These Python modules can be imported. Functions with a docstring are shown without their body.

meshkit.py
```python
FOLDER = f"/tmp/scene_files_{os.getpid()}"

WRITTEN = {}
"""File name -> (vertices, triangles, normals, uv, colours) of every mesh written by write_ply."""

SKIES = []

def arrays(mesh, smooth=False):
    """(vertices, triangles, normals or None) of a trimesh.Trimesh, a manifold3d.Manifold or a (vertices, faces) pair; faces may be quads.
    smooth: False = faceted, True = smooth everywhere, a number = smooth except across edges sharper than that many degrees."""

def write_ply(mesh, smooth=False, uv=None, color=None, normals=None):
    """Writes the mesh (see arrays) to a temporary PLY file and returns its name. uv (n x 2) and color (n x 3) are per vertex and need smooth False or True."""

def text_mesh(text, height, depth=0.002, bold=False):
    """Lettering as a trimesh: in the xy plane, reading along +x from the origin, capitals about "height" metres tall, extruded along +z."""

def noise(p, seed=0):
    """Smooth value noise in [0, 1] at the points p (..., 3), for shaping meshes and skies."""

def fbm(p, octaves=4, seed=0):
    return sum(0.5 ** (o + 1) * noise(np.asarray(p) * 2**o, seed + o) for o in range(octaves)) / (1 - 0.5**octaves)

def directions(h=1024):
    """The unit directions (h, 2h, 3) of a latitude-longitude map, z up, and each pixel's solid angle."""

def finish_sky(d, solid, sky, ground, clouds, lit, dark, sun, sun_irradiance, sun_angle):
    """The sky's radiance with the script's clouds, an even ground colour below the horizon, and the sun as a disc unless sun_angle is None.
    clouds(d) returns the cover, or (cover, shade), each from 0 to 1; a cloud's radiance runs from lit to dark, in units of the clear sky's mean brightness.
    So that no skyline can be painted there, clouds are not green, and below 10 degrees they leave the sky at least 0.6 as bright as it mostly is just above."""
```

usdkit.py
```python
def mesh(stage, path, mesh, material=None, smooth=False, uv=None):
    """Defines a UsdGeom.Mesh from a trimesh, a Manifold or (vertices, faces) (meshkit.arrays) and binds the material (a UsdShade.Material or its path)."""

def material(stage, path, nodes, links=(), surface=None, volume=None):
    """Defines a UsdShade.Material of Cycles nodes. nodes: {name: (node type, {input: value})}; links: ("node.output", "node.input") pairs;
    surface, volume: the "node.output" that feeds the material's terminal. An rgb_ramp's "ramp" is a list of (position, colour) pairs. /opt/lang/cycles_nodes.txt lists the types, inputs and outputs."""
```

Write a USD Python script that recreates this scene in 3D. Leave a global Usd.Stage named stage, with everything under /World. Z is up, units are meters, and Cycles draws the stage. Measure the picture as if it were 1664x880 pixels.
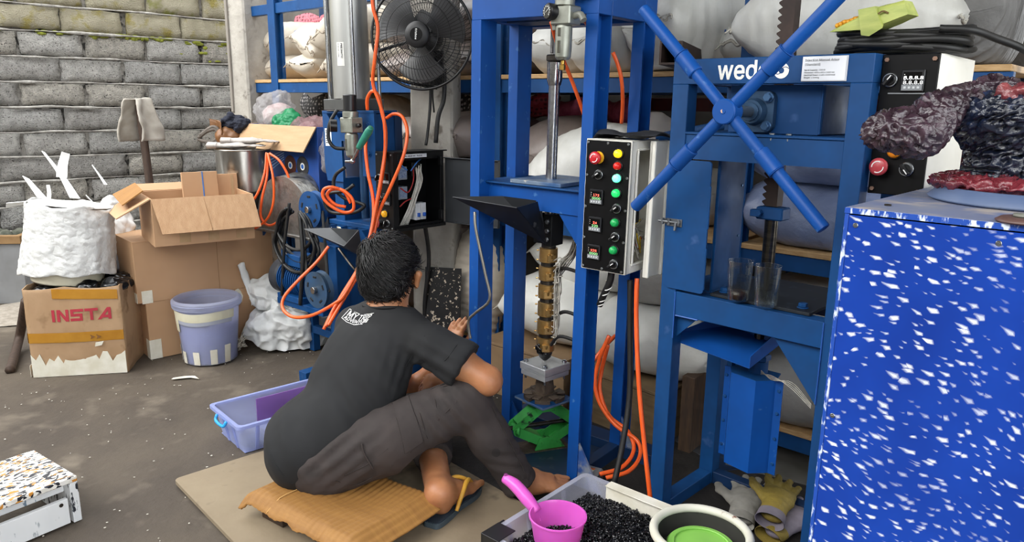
import math, random, numpy as np, trimesh, usdkit, meshkit
from pxr import Usd, UsdGeom, UsdLux, UsdShade, Gf, Sdf
from scipy.spatial import ConvexHull
from shapely.geometry import Polygon, Point, LineString, box as sbox
from shapely import affinity
from shapely.ops import unary_union

stage = Usd.Stage.CreateInMemory()
UsdGeom.SetStageUpAxis(stage, UsdGeom.Tokens.z); UsdGeom.SetStageMetersPerUnit(stage, 1.0)
UsdGeom.Xform.Define(stage, '/World'); UsdGeom.Scope.Define(stage, '/World/Looks')
random.seed(5); rng = np.random.default_rng(11)
A = np.array

# ---------------------------------------------------------------- camera (solved from the vanishing lines of the photograph)
FPX, PITCH, ROLL, EYE = 1204.0, math.radians(12.8), math.radians(-0.7), A([0, 0, 1.28])
_c, _s, _cr, _sr = math.cos(PITCH), math.sin(PITCH), math.cos(ROLL), math.sin(ROLL)
CM = A([[1, 0, 0], [0, _c, _s], [0, -_s, _c]]) @ A([[_cr, -_sr, 0], [_sr, _cr, 0], [0, 0, 1]])
_w = lambda v: A([v[0], v[2], -v[1]])
_r, _u, _b = _w(CM @ [1, 0, 0]), _w(CM @ [0, -1, 0]), _w(CM @ [0, 0, -1])
cam = UsdGeom.Camera.Define(stage, '/World/camera')
cam.AddTransformOp().Set(Gf.Matrix4d(*_r, 0, *_u, 0, *_b, 0, *EYE, 1))
cam.CreateHorizontalApertureAttr(36.0); cam.CreateVerticalApertureAttr(36.0 * 880 / 1664)
cam.CreateFocalLengthAttr(36.0 * FPX / 1664); cam.CreateClippingRangeAttr(Gf.Vec2f(0.05, 500))
cam.CreateFocusDistanceAttr(2.5)
cam.GetExposureAttr().Set(0.22) if cam.GetExposureAttr() else cam.CreateExposureAttr(0.22)

# ---------------------------------------------------------------- light: overcast sky round an open-sided, roofed workshop
def lin(c):
    c = c.lstrip('#'); v = A([int(c[i:i + 2], 16) for i in (0, 2, 4)]) / 255
    return np.where(v <= .04045, v / 12.92, ((v + .055) / 1.055) ** 2.4)
sky = UsdLux.DomeLight.Define(stage, '/World/sky_light')
sky.CreateIntensityAttr(1.1); sky.CreateColorAttr(Gf.Vec3f(0.95, 0.98, 1.0))
sun = UsdLux.DistantLight.Define(stage, '/World/sun_light')
sun.CreateAngleAttr(50.0); sun.CreateIntensityAttr(1.1); sun.CreateColorAttr(Gf.Vec3f(1.0, .97, .92))
sun.AddRotateXYZOp().Set(Gf.Vec3f(24, -46, 0))

# ---------------------------------------------------------------- measuring: from the picture to the room
def ray(px, py): return _w(CM @ A([px - 832, py - 440, FPX]) / FPX)
def gp(px, py, z=0.0):
    r = ray(px, py); return EYE + r * ((z - EYE[2]) / r[2])
def at(px, py, Y):
    r = ray(px, py); return EYE + r * (Y / r[1])
class Fr:
    """A machine's own frame: origin on the floor, x along its front, y away from the viewer."""
    def __init__(s, O, yaw):
        s.O, s.yaw, a = A(O, float), yaw, math.radians(yaw)
        s.x, s.y = A([math.cos(a), -math.sin(a), 0]), A([math.sin(a), math.cos(a), 0])
    def loc(s, P): d = A(P) - s.O; return A([d @ s.x, d @ s.y, d[2]])
    def w(s, x, y, z=0): return s.O + s.x * x + s.y * y + A([0, 0, z])
    def P(s, px, py, y0=0.0):
        r = ray(px, py); return s.loc(EYE + r * (((s.O + s.y * y0 - EYE) @ s.y) / (r @ s.y)))
    def S(s, px, py, x0=0.0):
        r = ray(px, py); return s.loc(EYE + r * (((s.O + s.x * x0 - EYE) @ s.x) / (r @ s.x)))
    def Z(s, px, py, z): return s.loc(gp(px, py, z))

# ---------------------------------------------------------------- shapes
def cat(*m):
    L = []
    for q in m: L += list(q) if isinstance(q, (list, tuple)) else [q]
    return trimesh.util.concatenate(L)
def TM(v, f): return trimesh.Trimesh(A(v, float), A(f), process=False)
def _tmpl():
    v = A([[sx * (2 if k == 0 else 1 + 0), sy * (2 if k == 1 else 1), sz * (2 if k == 2 else 1)] for sx in (-1, 1) for sy in (-1, 1) for sz in (-1, 1) for k in range(3)], float)
    h = ConvexHull(v); f = h.simplices.copy()
    for i, t in enumerate(f):
        if np.cross(v[t[1]] - v[t[0]], v[t[2]] - v[t[0]]) @ v[t].mean(0) < 0: f[i] = t[::-1]
    return v, f
_TV, _TF = _tmpl()
def bx(x0, x1, y0, y1, z0, z1, b=.0015):
    c = A([(x0 + x1) / 2, (y0 + y1) / 2, (z0 + z1) / 2]); h = A([abs(x1 - x0) / 2, abs(y1 - y0) / 2, abs(z1 - z0) / 2]); b = min(b, h.min() * .45)
    return TM(c + np.sign(_TV) * np.where(np.abs(_TV) > 1.5, h, h - b), _TF)
def bc(c, s, b=.0015): return bx(c[0] - s[0] / 2, c[0] + s[0] / 2, c[1] - s[1] / 2, c[1] + s[1] / 2, c[2] - s[2] / 2, c[2] + s[2] / 2, b)
def Rm(rx=0, ry=0, rz=0):
    M = np.eye(4)
    for a, d in ((rx, (1, 0, 0)), (ry, (0, 1, 0)), (rz, (0, 0, 1))):
        if a: M = trimesh.transformations.rotation_matrix(math.radians(a), d) @ M
    return M
def tf(m, loc=(0, 0, 0), rx=0, ry=0, rz=0, sc=1):
    m = m.copy(); m.vertices = m.vertices * sc
    if rx or ry or rz: m.apply_transform(Rm(rx, ry, rz))
    m.vertices = m.vertices + A(loc, float); return m
def loft(R, cap=True, closed=False, ringclosed=True):
    """Rings (k, n, 3) joined into a skin."""
    R = A(R, float); k, n = R.shape[:2]; v = R.reshape(-1, 3); F = []
    for i in range(k if closed else k - 1):
        a, b = i * n, ((i + 1) % k) * n; j = np.arange(n if ringclosed else n - 1); j2 = (j + 1) % n
        F += [np.stack([a + j, a + j2, b + j2], 1), np.stack([a + j, b + j2, b + j], 1)]
    if cap and not closed:
        v = np.vstack([v, R[0].mean(0), R[-1].mean(0)]); j = np.arange(n); j2 = (j + 1) % n; e = (k - 1) * n
        F += [np.stack([np.full(n, k * n), j2, j], 1), np.stack([np.full(n, k * n + 1), e + j, e + j2], 1)]
    return TM(v, np.vstack(F))
def crv(p, sm=6, closed=False):
    p = A(p, float)
    if len(p) < 3 or sm < 2: return p
    q = np.vstack([p[-1], p, p[:2]]) if closed else np.vstack([2 * p[0] - p[1], p, 2 * p[-1] - p[-2]])
    out = []
    for i in range(len(q) - 3):
        for t in np.arange(sm) / sm:
            a, b, c, d = q[i:i + 4]
            out.append(.5 * (2 * b + (c - a) * t + (2 * a - 5 * b + 4 * c - d) * t * t + (3 * b - a - 3 * c + d) * t ** 3))
    if not closed: out.append(p[-1])
    return A(out)
def frames(p, closed=False):
    t = np.gradient(p, axis=0) if not closed else np.roll(p, -1, 0) - np.roll(p, 1, 0)
    t /= np.maximum(np.linalg.norm(t, axis=1, keepdims=True), 1e-9)
    u = np.cross(t[0], [0, 0, 1.]); u = u if np.linalg.norm(u) > .1 else np.cross(t[0], [0, 1., 0]); U = []
    for q in t:
        u = u - q * (u @ q); u = u / max(np.linalg.norm(u), 1e-9); U.append(u)
    U = A(U); return t, U, np.cross(t, U)
def tube(p, r, n=8, sm=6, closed=False):
    p = crv(p, sm, closed); t, U, V = frames(p, closed); a = np.arange(n) / n * 2 * np.pi
    r = np.interp(np.linspace(0, 1, len(p)), np.linspace(0, 1, len(r)), r) if np.ndim(r) else np.full(len(p), r)
    return loft(p[:, None] + r[:, None, None] * (U[:, None] * np.cos(a)[:, None] + V[:, None] * np.sin(a)[:, None]), closed=closed)
def cyl(p0, p1, r0, r1=None, n=20, b=.001):
    p0, p1 = A(p0, float), A(p1, float); r1 = r0 if r1 is None else r1; d = p1 - p0; L = np.linalg.norm(d); d /= L; b = min(b, L * .3, r0 * .5, r1 * .5 if r1 > 0 else 1)
    u = np.cross(d, [0, 0, 1.]); u = u if np.linalg.norm(u) > .1 else np.cross(d, [1., 0, 0]); u /= np.linalg.norm(u); w = np.cross(d, u); a = np.arange(n) / n * 2 * np.pi
    ring = lambda p, r: p + r * (np.outer(np.cos(a), u) + np.outer(np.sin(a), w))
    return loft([ring(p0, r0 - b), ring(p0 + d * b, r0), ring(p1 - d * b, r1), ring(p1, max(r1 - b, 1e-5))])
def lathe(prof, n=32, loc=(0, 0, 0), closed=False):
    a = np.arange(n) / n * 2 * np.pi
    m = loft([[(max(r, 1e-5) * math.cos(t), max(r, 1e-5) * math.sin(t), z) for t in a] for r, z in prof], cap=not closed, closed=closed)
    m.vertices += A(loc, float); return m
def torus(R, r, n=40, k=10, loc=(0, 0, 0)):
    return lathe([(R + r * math.cos(t), r * math.sin(t)) for t in np.arange(k) / k * 2 * np.pi], n, loc, closed=True)
_AX = {'xy': np.eye(4), 'xz': A([[1, 0, 0, 0], [0, 0, 1, 0], [0, 1, 0, 0], [0, 0, 0, 1.]]), 'yz': A([[0, 0, 1, 0], [1, 0, 0, 0], [0, 1, 0, 0], [0, 0, 0, 1.]])}
def pr(poly, a0, a1, plane='xy'):
    """A polygon in a plane drawn out from a0 to a1 along the third axis."""
    if not isinstance(poly, (Polygon,)) and not hasattr(poly, 'geoms'): poly = Polygon(poly)
    out = []
    for g in getattr(poly, 'geoms', [poly]):
        m = trimesh.creation.extrude_polygon(g, a1 - a0, engine='earcut'); m.vertices += [0, 0, a0]
        v = m.vertices @ _AX[plane][:3, :3].T; f = m.faces if np.linalg.det(_AX[plane][:3, :3]) > 0 else m.faces[:, ::-1]
        out.append(TM(v, f))
    return cat(out)
def hull(pts):
    m = trimesh.convex.convex_hull(A(pts, float)); return m
def poly3(pts, t, nrm=None):
    """A flat plate of thickness t through 3-D points."""
    p = A(pts, float); n = np.cross(p[1] - p[0], p[2] - p[0]); n /= np.linalg.norm(n)
    return loft([p - n * t / 2, p + n * t / 2])
def hexnut(c, d, r, h):
    c, d = A(c, float), A(d, float) / np.linalg.norm(d); return cyl(c, c + d * h, r, n=6, b=r * .12)
def bump_along(m, amp, scale, seed=0, oct=3):
    m.vertices = m.vertices + m.vertex_normals * ((meshkit.fbm(m.vertices * scale + 31.7, oct, seed) - .5) * 2 * amp)[:, None]; return m
def grid_sheet(fn, nu, nv, t=.0):
    """A sheet fn(u, v) -> point with thickness t."""
    u, v = np.meshgrid(np.linspace(0, 1, nu), np.linspace(0, 1, nv), indexing='ij'); P = fn(u, v); P = P.reshape(nu, nv, 3)
    du, dv = np.gradient(P, axis=0), np.gradient(P, axis=1); N = np.cross(du, dv); N /= np.maximum(np.linalg.norm(N, axis=2, keepdims=True), 1e-9)
    a, b = P - N * t / 2, P + N * t / 2; i, j = np.meshgrid(np.arange(nu - 1), np.arange(nv - 1), indexing='ij'); k = (i * nv + j).ravel(); n = nu * nv
    top = np.vstack([np.stack([k, k + nv, k + nv + 1], 1), np.stack([k, k + nv + 1, k + 1], 1)])
    bd = np.concatenate([np.arange(nv), np.arange(1, nu) * nv + nv - 1, (nu - 1) * nv + np.arange(nv - 2, -1, -1), np.arange(nu - 2, 0, -1) * nv]); b2 = np.roll(bd, -1)
    side = np.vstack([np.stack([bd, b2, b2 + n], 1), np.stack([bd, b2 + n, bd + n], 1)])
    return TM(np.vstack([a.reshape(-1, 3), b.reshape(-1, 3)]), np.vstack([top[:, ::-1], top + n, side[:, ::-1]]))
def text(s, h, depth=.0006, bold=False, center=False):
    m = meshkit.text_mesh(s, h, depth, bold)
    if center: m.vertices -= [*(m.bounds.mean(0)[:2]), 0]
    return m
def upright(m): return tf(m, rx=90)      # text standing on a front face: reads along +x, faces -y

# ---- implicit shapes -> mesh (bodies, gloves, cloth)
def nets(fn, lo, hi, h):
    lo, hi = A(lo, float), A(hi, float); n = np.ceil((hi - lo) / h).astype(int) + 1
    ax_ = [lo[k] + h * np.arange(n[k]) for k in range(3)]
    V = np.full(n, .2, np.float32)
    fn(V, ax_)
    s = V < 0; c = np.zeros(n - 1, np.int8)
    for a in (0, 1):
        for b in (0, 1):
            for d in (0, 1): c += s[a:n[0] - 1 + a, b:n[1] - 1 + b, d:n[2] - 1 + d]
    idx = np.argwhere((c > 0) & (c < 8)); num = np.full(n - 1, -1, np.int64); num[tuple(idx.T)] = np.arange(len(idx))
    acc, cnt = np.zeros((len(idx), 3)), np.zeros(len(idx)); cor = [(a, b, d) for a in (0, 1) for b in (0, 1) for d in (0, 1)]
    val = {q: V[tuple((idx + q).T)] for q in cor}
    for p in cor:
        for k in range(3):
            if p[k] == 0:
                q = list(p); q[k] = 1; va, vb = val[p], val[tuple(q)]; cr = (va < 0) != (vb < 0)
                t = np.where(cr, va / np.where(cr, va - vb, 1), 0); pt = np.tile(A(p, float), (len(idx), 1)); pt[:, k] += t
                acc[cr] += pt[cr]; cnt[cr] += 1
    v = lo + h * (idx + acc / np.maximum(cnt, 1)[:, None]); F = []
    for k in range(3):
        i, j = (k + 1) % 3, (k + 2) % 3; sl = [slice(None)] * 3; sh = [slice(None)] * 3; sl[k], sh[k] = slice(0, -1), slice(1, None)
        e = np.argwhere(s[tuple(sl)] != s[tuple(sh)]); e = e[(e[:, i] > 0) & (e[:, j] > 0) & (e[:, i] < n[i] - 1) & (e[:, j] < n[j] - 1)]
        o = np.zeros(3, int); oi, oj = o.copy(), o.copy(); oi[i], oj[j] = 1, 1
        q = np.stack([num[tuple((e - oi - oj).T)], num[tuple((e - oj).T)], num[tuple(e.T)], num[tuple((e - oi).T)]], 1)
        fl = ~s[tuple(e.T)]; q[fl] = q[fl][:, ::-1]; F += [q[:, [0, 1, 2]], q[:, [0, 2, 3]]]
    return TM(v, np.vstack(F))
def relax(m, n=2):
    from scipy.sparse import coo_matrix, diags
    e = m.edges_unique; k = len(m.vertices); W = coo_matrix((np.ones(2 * len(e)), (np.r_[e[:, 0], e[:, 1]], np.r_[e[:, 1], e[:, 0]])), (k, k)).tocsr(); W = diags(1 / np.maximum(A(W.sum(1)).ravel(), 1)) @ W; v = A(m.vertices)
    for i in range(n): v = v + .5 * (W @ v - v); v = v - .52 * (W @ v - v)
    m.vertices = v; return m
def cones(V, ax_, prims, k=.02, pad=.05):
    """Smooth union of round cones (p0, p1, r0, r1[, k]) into V; each evaluated near itself only."""
    for P in prims:
        p0, p1, r0, r1 = A(P[0], float), A(P[1], float), P[2], P[3]; kk = P[4] if len(P) > 4 else k
        R = max(r0, r1) + pad; lo, hi = np.minimum(p0, p1) - R, np.maximum(p0, p1) + R
        sl = tuple(slice(max(0, int(np.searchsorted(ax_[a], lo[a]))), int(np.searchsorted(ax_[a], hi[a]))) for a in range(3))
        if any(q.stop <= q.start for q in sl): continue
        X = np.stack(np.meshgrid(*[ax_[a][sl[a]] for a in range(3)], indexing='ij'), -1)
        d = p1 - p0; t = np.clip(((X - p0) @ d) / max(d @ d, 1e-9), 0, 1)
        f = np.linalg.norm(X - p0 - t[..., None] * d, axis=-1) - (r0 + (r1 - r0) * t); g = V[sl]
        hh = np.clip(.5 + .5 * (g - f) / kk, 0, 1); V[sl] = g * (1 - hh) + f * hh - kk * hh * (1 - hh)
def ellip(V, ax_, c, r, M=np.eye(3), k=.02, pad=.05):
    c, r = A(c, float), A(r, float); R = r.max() + pad
    sl = tuple(slice(max(0, int(np.searchsorted(ax_[a], c[a] - R))), int(np.searchsorted(ax_[a], c[a] + R))) for a in range(3))
    X = np.stack(np.meshgrid(*[ax_[a][sl[a]] for a in range(3)], indexing='ij'), -1) - c; q = X @ M
    k0, k1 = np.linalg.norm(q / r, axis=-1), np.linalg.norm(q / (r * r), axis=-1); f = k0 * (k0 - 1) / np.maximum(k1, 1e-6); g = V[sl]
    hh = np.clip(.5 + .5 * (g - f) / k, 0, 1); V[sl] = g * (1 - hh) + f * hh - k * hh * (1 - hh)
def blob(prims, h=.006, k=.02):
    pts = A([q for P in prims for q in (P[0], P[1])]); R = max(max(P[2], P[3]) for P in prims) + k + 3 * h
    return nets(lambda V, a: cones(V, a, prims, k), pts.min(0) - R, pts.max(0) + R, h)

# ---------------------------------------------------------------- things, parts, labels
_used, _mat4 = {}, {}
def new(path):
    n = _used[path] = _used.get(path, -1) + 1
    return path if n == 0 else f'{path}_{n:03d}'
def keys(p, label=None, cat_=None, group=None, kind=None):
    for k, v in (('label', label), ('category', cat_), ('group', group), ('kind', kind)):
        if v: p.SetCustomDataByKey(k, v)
def thing(name, label=None, cat_=None, loc=(0, 0, 0), rz=0, group=None, kind=None, ry=0, rx=0):
    p = new('/World/' + name); x = UsdGeom.Xform.Define(stage, p); x.AddTranslateOp().Set(Gf.Vec3d(*map(float, loc)))
    if rz or rx or ry: x.AddRotateXYZOp().Set(Gf.Vec3f(rx, ry, rz))
    keys(x.GetPrim(), label, cat_, group, kind); M = Rm(rx, ry, rz); M[:3, 3] = loc; _mat4[p] = M; return p
def part(par, name, m, mat, smooth=30, label=None, kind=None, world=False):
    p = new(par + '/' + name)
    if world:
        m = m.copy(); top = '/'.join(par.split('/')[:3]); I = np.linalg.inv(_mat4[top]); m.vertices = m.vertices @ I[:3, :3].T + I[:3, 3]
    q = usdkit.mesh(stage, p, m, mat, smooth); keys(q.GetPrim(), label, None, None, kind); return p
def parts(par, name, ms, mat, smooth=30): return [part(par, name, m, mat, smooth) for m in ms]
def solo(name, m, mat, label=None, cat_=None, group=None, kind=None, smooth=30, loc=None, rz=0):
    p = new('/World/' + name); m = m.copy()
    if loc is None:
        b = m.bounds; loc = A([b[:, 0].mean(), b[:, 1].mean(), b[0, 2]]); m.vertices = m.vertices - loc
    q = usdkit.mesh(stage, p, m, mat, smooth); q.AddTranslateOp().Set(Gf.Vec3d(*map(float, loc)))
    if rz: q.AddRotateZOp().Set(rz)
    M = Rm(0, 0, rz); M[:3, 3] = loc; _mat4[p] = M
    keys(q.GetPrim(), label, cat_, group, kind); return p
def struct(name, m, mat, smooth=30): return solo(name, m, mat, kind='structure', smooth=smooth)
def copy_of(src, name, label, cat_, loc, rz=0, group=None, ry=0, rx=0):
    p = thing(name, label, cat_, loc, rz, group, None, ry, rx); q = stage.GetPrimAtPath(p)
    q.GetReferences().AddInternalReference(src); q.SetInstanceable(True); return p

# ---------------------------------------------------------------- materials
_m = {}
def mt(name, c, c2=None, sc=8, det=4, lo=.35, hi=.65, r=.5, m=0, b=0, bs=60, bd=.01, c3=None, sc3=40, lo3=.6, hi3=.7, stretch=None, **kw):
    """Base colour c mottled with c2 (and flecks of c3); r roughness (or a pair); m metallic; b bump strength at scale bs."""
    if name in _m: return _m[name]
    N = {'t': ('texture_coordinate', {}), 'p': ('principled_bsdf', {'roughness': r if np.ndim(r) == 0 else r[0], 'metallic': m, **kw})}; L = []; src = 't.object'
    if stretch: N['mp'] = ('mapping', {'scale': stretch}); L.append(('t.object', 'mp.vector')); src = 'mp.vector'
    if c2 is None and c3 is None: N['p'][1]['base_color'] = lin(c)
    else:
        N['n'] = ('noise_texture', {'scale': sc, 'detail': det, 'roughness': .6}); N['r'] = ('rgb_ramp', {'ramp': [(lo, lin(c)), (hi, lin(c2 or c))]})
        L += [(src, 'n.vector'), ('n.fac', 'r.fac')]; o = 'r.color'
        if c3:
            N['n3'] = ('noise_texture', {'scale': sc3, 'detail': 3, 'roughness': .6}); N['f3'] = ('map_range', {'from_min': lo3, 'from_max': hi3, 'clamp': True}); N['x'] = ('mix', {'color2': lin(c3)})
            L += [(src, 'n3.vector'), ('n3.fac', 'f3.value'), ('f3.result', 'x.fac'), (o, 'x.color1')]; o = 'x.color'
        L.append((o, 'p.base_color'))
        if np.ndim(r): N['rr'] = ('map_range', {'from_min': lo, 'from_max': hi, 'to_min': r[0], 'to_max': r[1], 'clamp': True}); L += [('n.fac', 'rr.value'), ('rr.result', 'p.roughness')]
    if b:
        N['bn'] = ('noise_texture', {'scale': bs, 'detail': 5, 'roughness': .6}); N['bp'] = ('bump', {'strength': b, 'distance': bd}); L += [(src, 'bn.vector'), ('bn.fac', 'bp.height'), ('bp.normal', 'p.normal')]
    _m[name] = usdkit.material(stage, '/World/Looks/' + name, N, L, 'p.BSDF'); return _m[name]
def glow(name, c, s, base=None):
    if name not in _m: _m[name] = usdkit.material(stage, '/World/Looks/' + name, {'p': ('principled_bsdf', {'base_color': lin(base or c), 'emission_color': lin(c), 'emission_strength': s, 'roughness': .3})}, [], 'p.BSDF')
    return _m[name]
# ================================================================ materials used all over
BLUE = mt('blue_paint', '#104d9b', '#0e458b', sc=5, r=(.38, .5), c3='#3a68a4', sc3=28, lo3=.66, hi3=.72, b=.05, bs=25, specular_ior_level=.3)
BLUE2 = mt('blue_paint_dusty', '#11477e', '#0e3d6e', sc=7, specular_ior_level=.3, r=(.42, .6), c3='#3f5f92', sc3=14, lo3=.66, hi3=.82)
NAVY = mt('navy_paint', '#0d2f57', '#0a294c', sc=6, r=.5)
BLACKM = mt('black_powder_coat', '#0b0c0d', '#111214', sc=30, r=.45, b=.08, bs=300, specular_ior_level=.25)
BLACKP = mt('black_plastic', '#121214', r=.35)
RUBBER = mt('black_rubber', '#151515', '#1d1d1c', sc=20, r=.5)
STEEL = mt('bright_steel', '#b9b9b8', '#8f9092', sc=18, r=(.18, .34), m=1, b=.03, bs=80)
DSTEEL = mt('dark_steel', '#5b5650', '#38342f', sc=22, r=(.3, .5), m=.9)
ZINC = mt('zinc_bolt', '#a9adb0', r=.3, m=1)
ALU = mt('milled_aluminium', '#c3c4c4', '#a9aaab', sc=10, r=(.32, .46), m=.55, stretch=(1, 1, 6))
BRASS = mt('brass_band', '#c4a26a', '#a3804a', sc=18, r=(.28, .45), m=.85, c3='#2b2117', sc3=26, lo3=.66, hi3=.70)
RUST = mt('rusty_brown_steel', '#3f2f29', '#2c211d', sc=12, r=.6, m=.3)
WHITEM = mt('cream_white_paint', '#f3f1e8', '#e9e6da', sc=6, r=.4)
CARD = mt('cardboard', '#b08f6c', '#a58360', sc=5, r=.75, b=.1, bs=30, stretch=(1, 1, 8))
CARDB = mt('cardboard_brown', '#986c34', '#8a602d', sc=7, r=.7, b=.12, bs=30, stretch=(1, 12, 1))
TAPE = mt('brown_tape', '#b5822f', '#a87426', sc=9, r=.25)
TAPEW = mt('clear_tape', '#b79a76', '#a88a66', sc=9, r=.15)
PAPERW = mt('torn_white_paper', '#e4e0d2', '#d3cdb9', sc=12, r=.7)
ORANGE = mt('orange_hose', '#f0642a', '#e2571f', sc=10, r=.32)
PLY = mt('plywood_edge', '#c3a173', '#a98557', sc=20, r=.7, stretch=(1, 1, 10))
CONC = mt('old_concrete', '#aaa59c', '#8b867e', sc=4, r=.85, c3='#6c655c', sc3=11, lo3=.6, hi3=.7, b=.5, bs=18, bd=.012)
DARKCONC = mt('dim_concrete', '#6d6862', '#585450', sc=3, r=.9, b=.3, bs=14)
SACKW = mt('white_woven_sack', '#cbcbc6', '#bdbcb5', sc=6, r=.42, b=.25, bs=45, bd=.006)
SACKG = mt('cream_woven_sack', '#cbc1b1', '#b8ad9c', sc=5, r=.45, b=.25, bs=40, bd=.006)
SACKB = mt('brown_grey_sack', '#857a75', '#756a64', sc=5, r=.38, b=.3, bs=40, bd=.006)
SACKP = mt('blue_grey_plastic_sack', '#8f9bb8', '#7a86a6', sc=6, r=.22, b=.5, bs=30, bd=.01)
THREAD = mt('sack_thread', '#d8d2c4', '#bfb6a3', sc=30, r=.8)
STRIPE = mt('blue_sack_stripe', '#33558f', r=.5)
GLASSM = usdkit.material(stage, '/World/Looks/clear_glass', {'g': ('glass_bsdf', {'color': (.96, .98, .97), 'IOR': 1.45, 'roughness': .02}), 't': ('transparent_bsdf', {'color': (.93, .95, .94)}), 'm': ('mix_closure', {'fac': .72})}, [('g.BSDF', 'm.closure1'), ('t.BSDF', 'm.closure2')], 'm.closure')
def film(name, c, cover, r=.2, b=.6, bs=30):
    """Thin translucent plastic: partly see-through, partly a glossy skin."""
    if name not in _m:
        _m[name] = usdkit.material(stage, '/World/Looks/' + name, {'tc': ('texture_coordinate', {}), 'n': ('noise_texture', {'scale': bs, 'detail': 4}), 'bp': ('bump', {'strength': b, 'distance': .01}),
            'p': ('principled_bsdf', {'base_color': lin(c), 'roughness': r}), 'l': ('translucent_bsdf', {'color': lin(c)}), 'x': ('mix_closure', {'fac': .4}), 't': ('transparent_bsdf', {'color': .5 + .5 * lin(c)}), 'm': ('mix_closure', {'fac': cover})},
            [('tc.object', 'n.vector'), ('n.fac', 'bp.height'), ('bp.normal', 'p.normal'), ('p.BSDF', 'x.closure1'), ('l.BSDF', 'x.closure2'), ('t.BSDF', 'm.closure1'), ('x.closure', 'm.closure2')], 'm.closure')
    return _m[name]

# ================================================================ the setting
FLOOR = mt('dusty_floor', '#463d34', '#5c5246', sc=1.6, det=8, lo=.38, hi=.66, r=(.82, .9), c3='#7b7062', sc3=4.5, lo3=.54, hi3=.80, b=.35, bs=14, bd=.02)
struct('floor', grid_sheet(lambda u, v: np.stack([-7 + 12 * u, -3 + 12 * v, np.interp(u, [0, 1], [0, 0]) - .0125 + .006 * (meshkit.fbm(np.stack([u * 13, v * 13, u * 0], -1), 3, 3) - .5)], -1), 97, 97, .02), FLOOR, True)

RK = Fr(gp(1279, 697, .155) * A([1, 1, 0]), 42)          # the racks' front line
# roof over racks and machines; open towards the yard on the left and behind the viewer
ROOF = mt('corrugated_roof', '#8a8c8c', '#74726e', sc=3, r=.5, m=.3)
rf = grid_sheet(lambda u, v: np.stack([-1.75 + 4.35 * u, -2.9 + 4.2 * v, 3.0 - .28 * (v - .5) + .018 * np.sin(u * 5.6 / .076 * 2 * np.pi / 2)], -1), 150, 4, .003)
t_ = thing('ceiling', loc=RK.O, rz=-RK.yaw, kind='structure'); part(t_, 'roof_sheet', rf, ROOF, True)
for x in (-1.65, -.3, 1.2): part(t_, 'roof_beam', bx(x - .04, x + .04, -2.9, 1.25, 2.74, 2.83), RUST)
struct('wall_back', tf(cat(bx(-4.6, .56, .80, .92, -.02, 3.0)), RK.O, rz=-RK.yaw), DARKCONC)

wr_ = grid_sheet(lambda u, v: np.stack([.56 + 2.2 * u, .12 + .012 * (meshkit.fbm(np.stack([u * 9, v * 14, u * 0], -1), 4, 6) - .5), -.02 + 3.02 * v], -1), 70, 90, .1)
RW = mt('patched_render', '#b3ada3', '#938c82', sc=3, det=7, r=.9, c3='#84796a', sc3=5, lo3=.56, hi3=.68, b=.8, bs=20, bd=.012)
struct('wall_right', tf(wr_, RK.O, rz=-RK.yaw), RW, True)

struct('wall_front', tf(bx(-6.5, 4.5, -5.4, -5.25, -.02, 2.7), RK.O, rz=-RK.yaw), DARKCONC)

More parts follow.
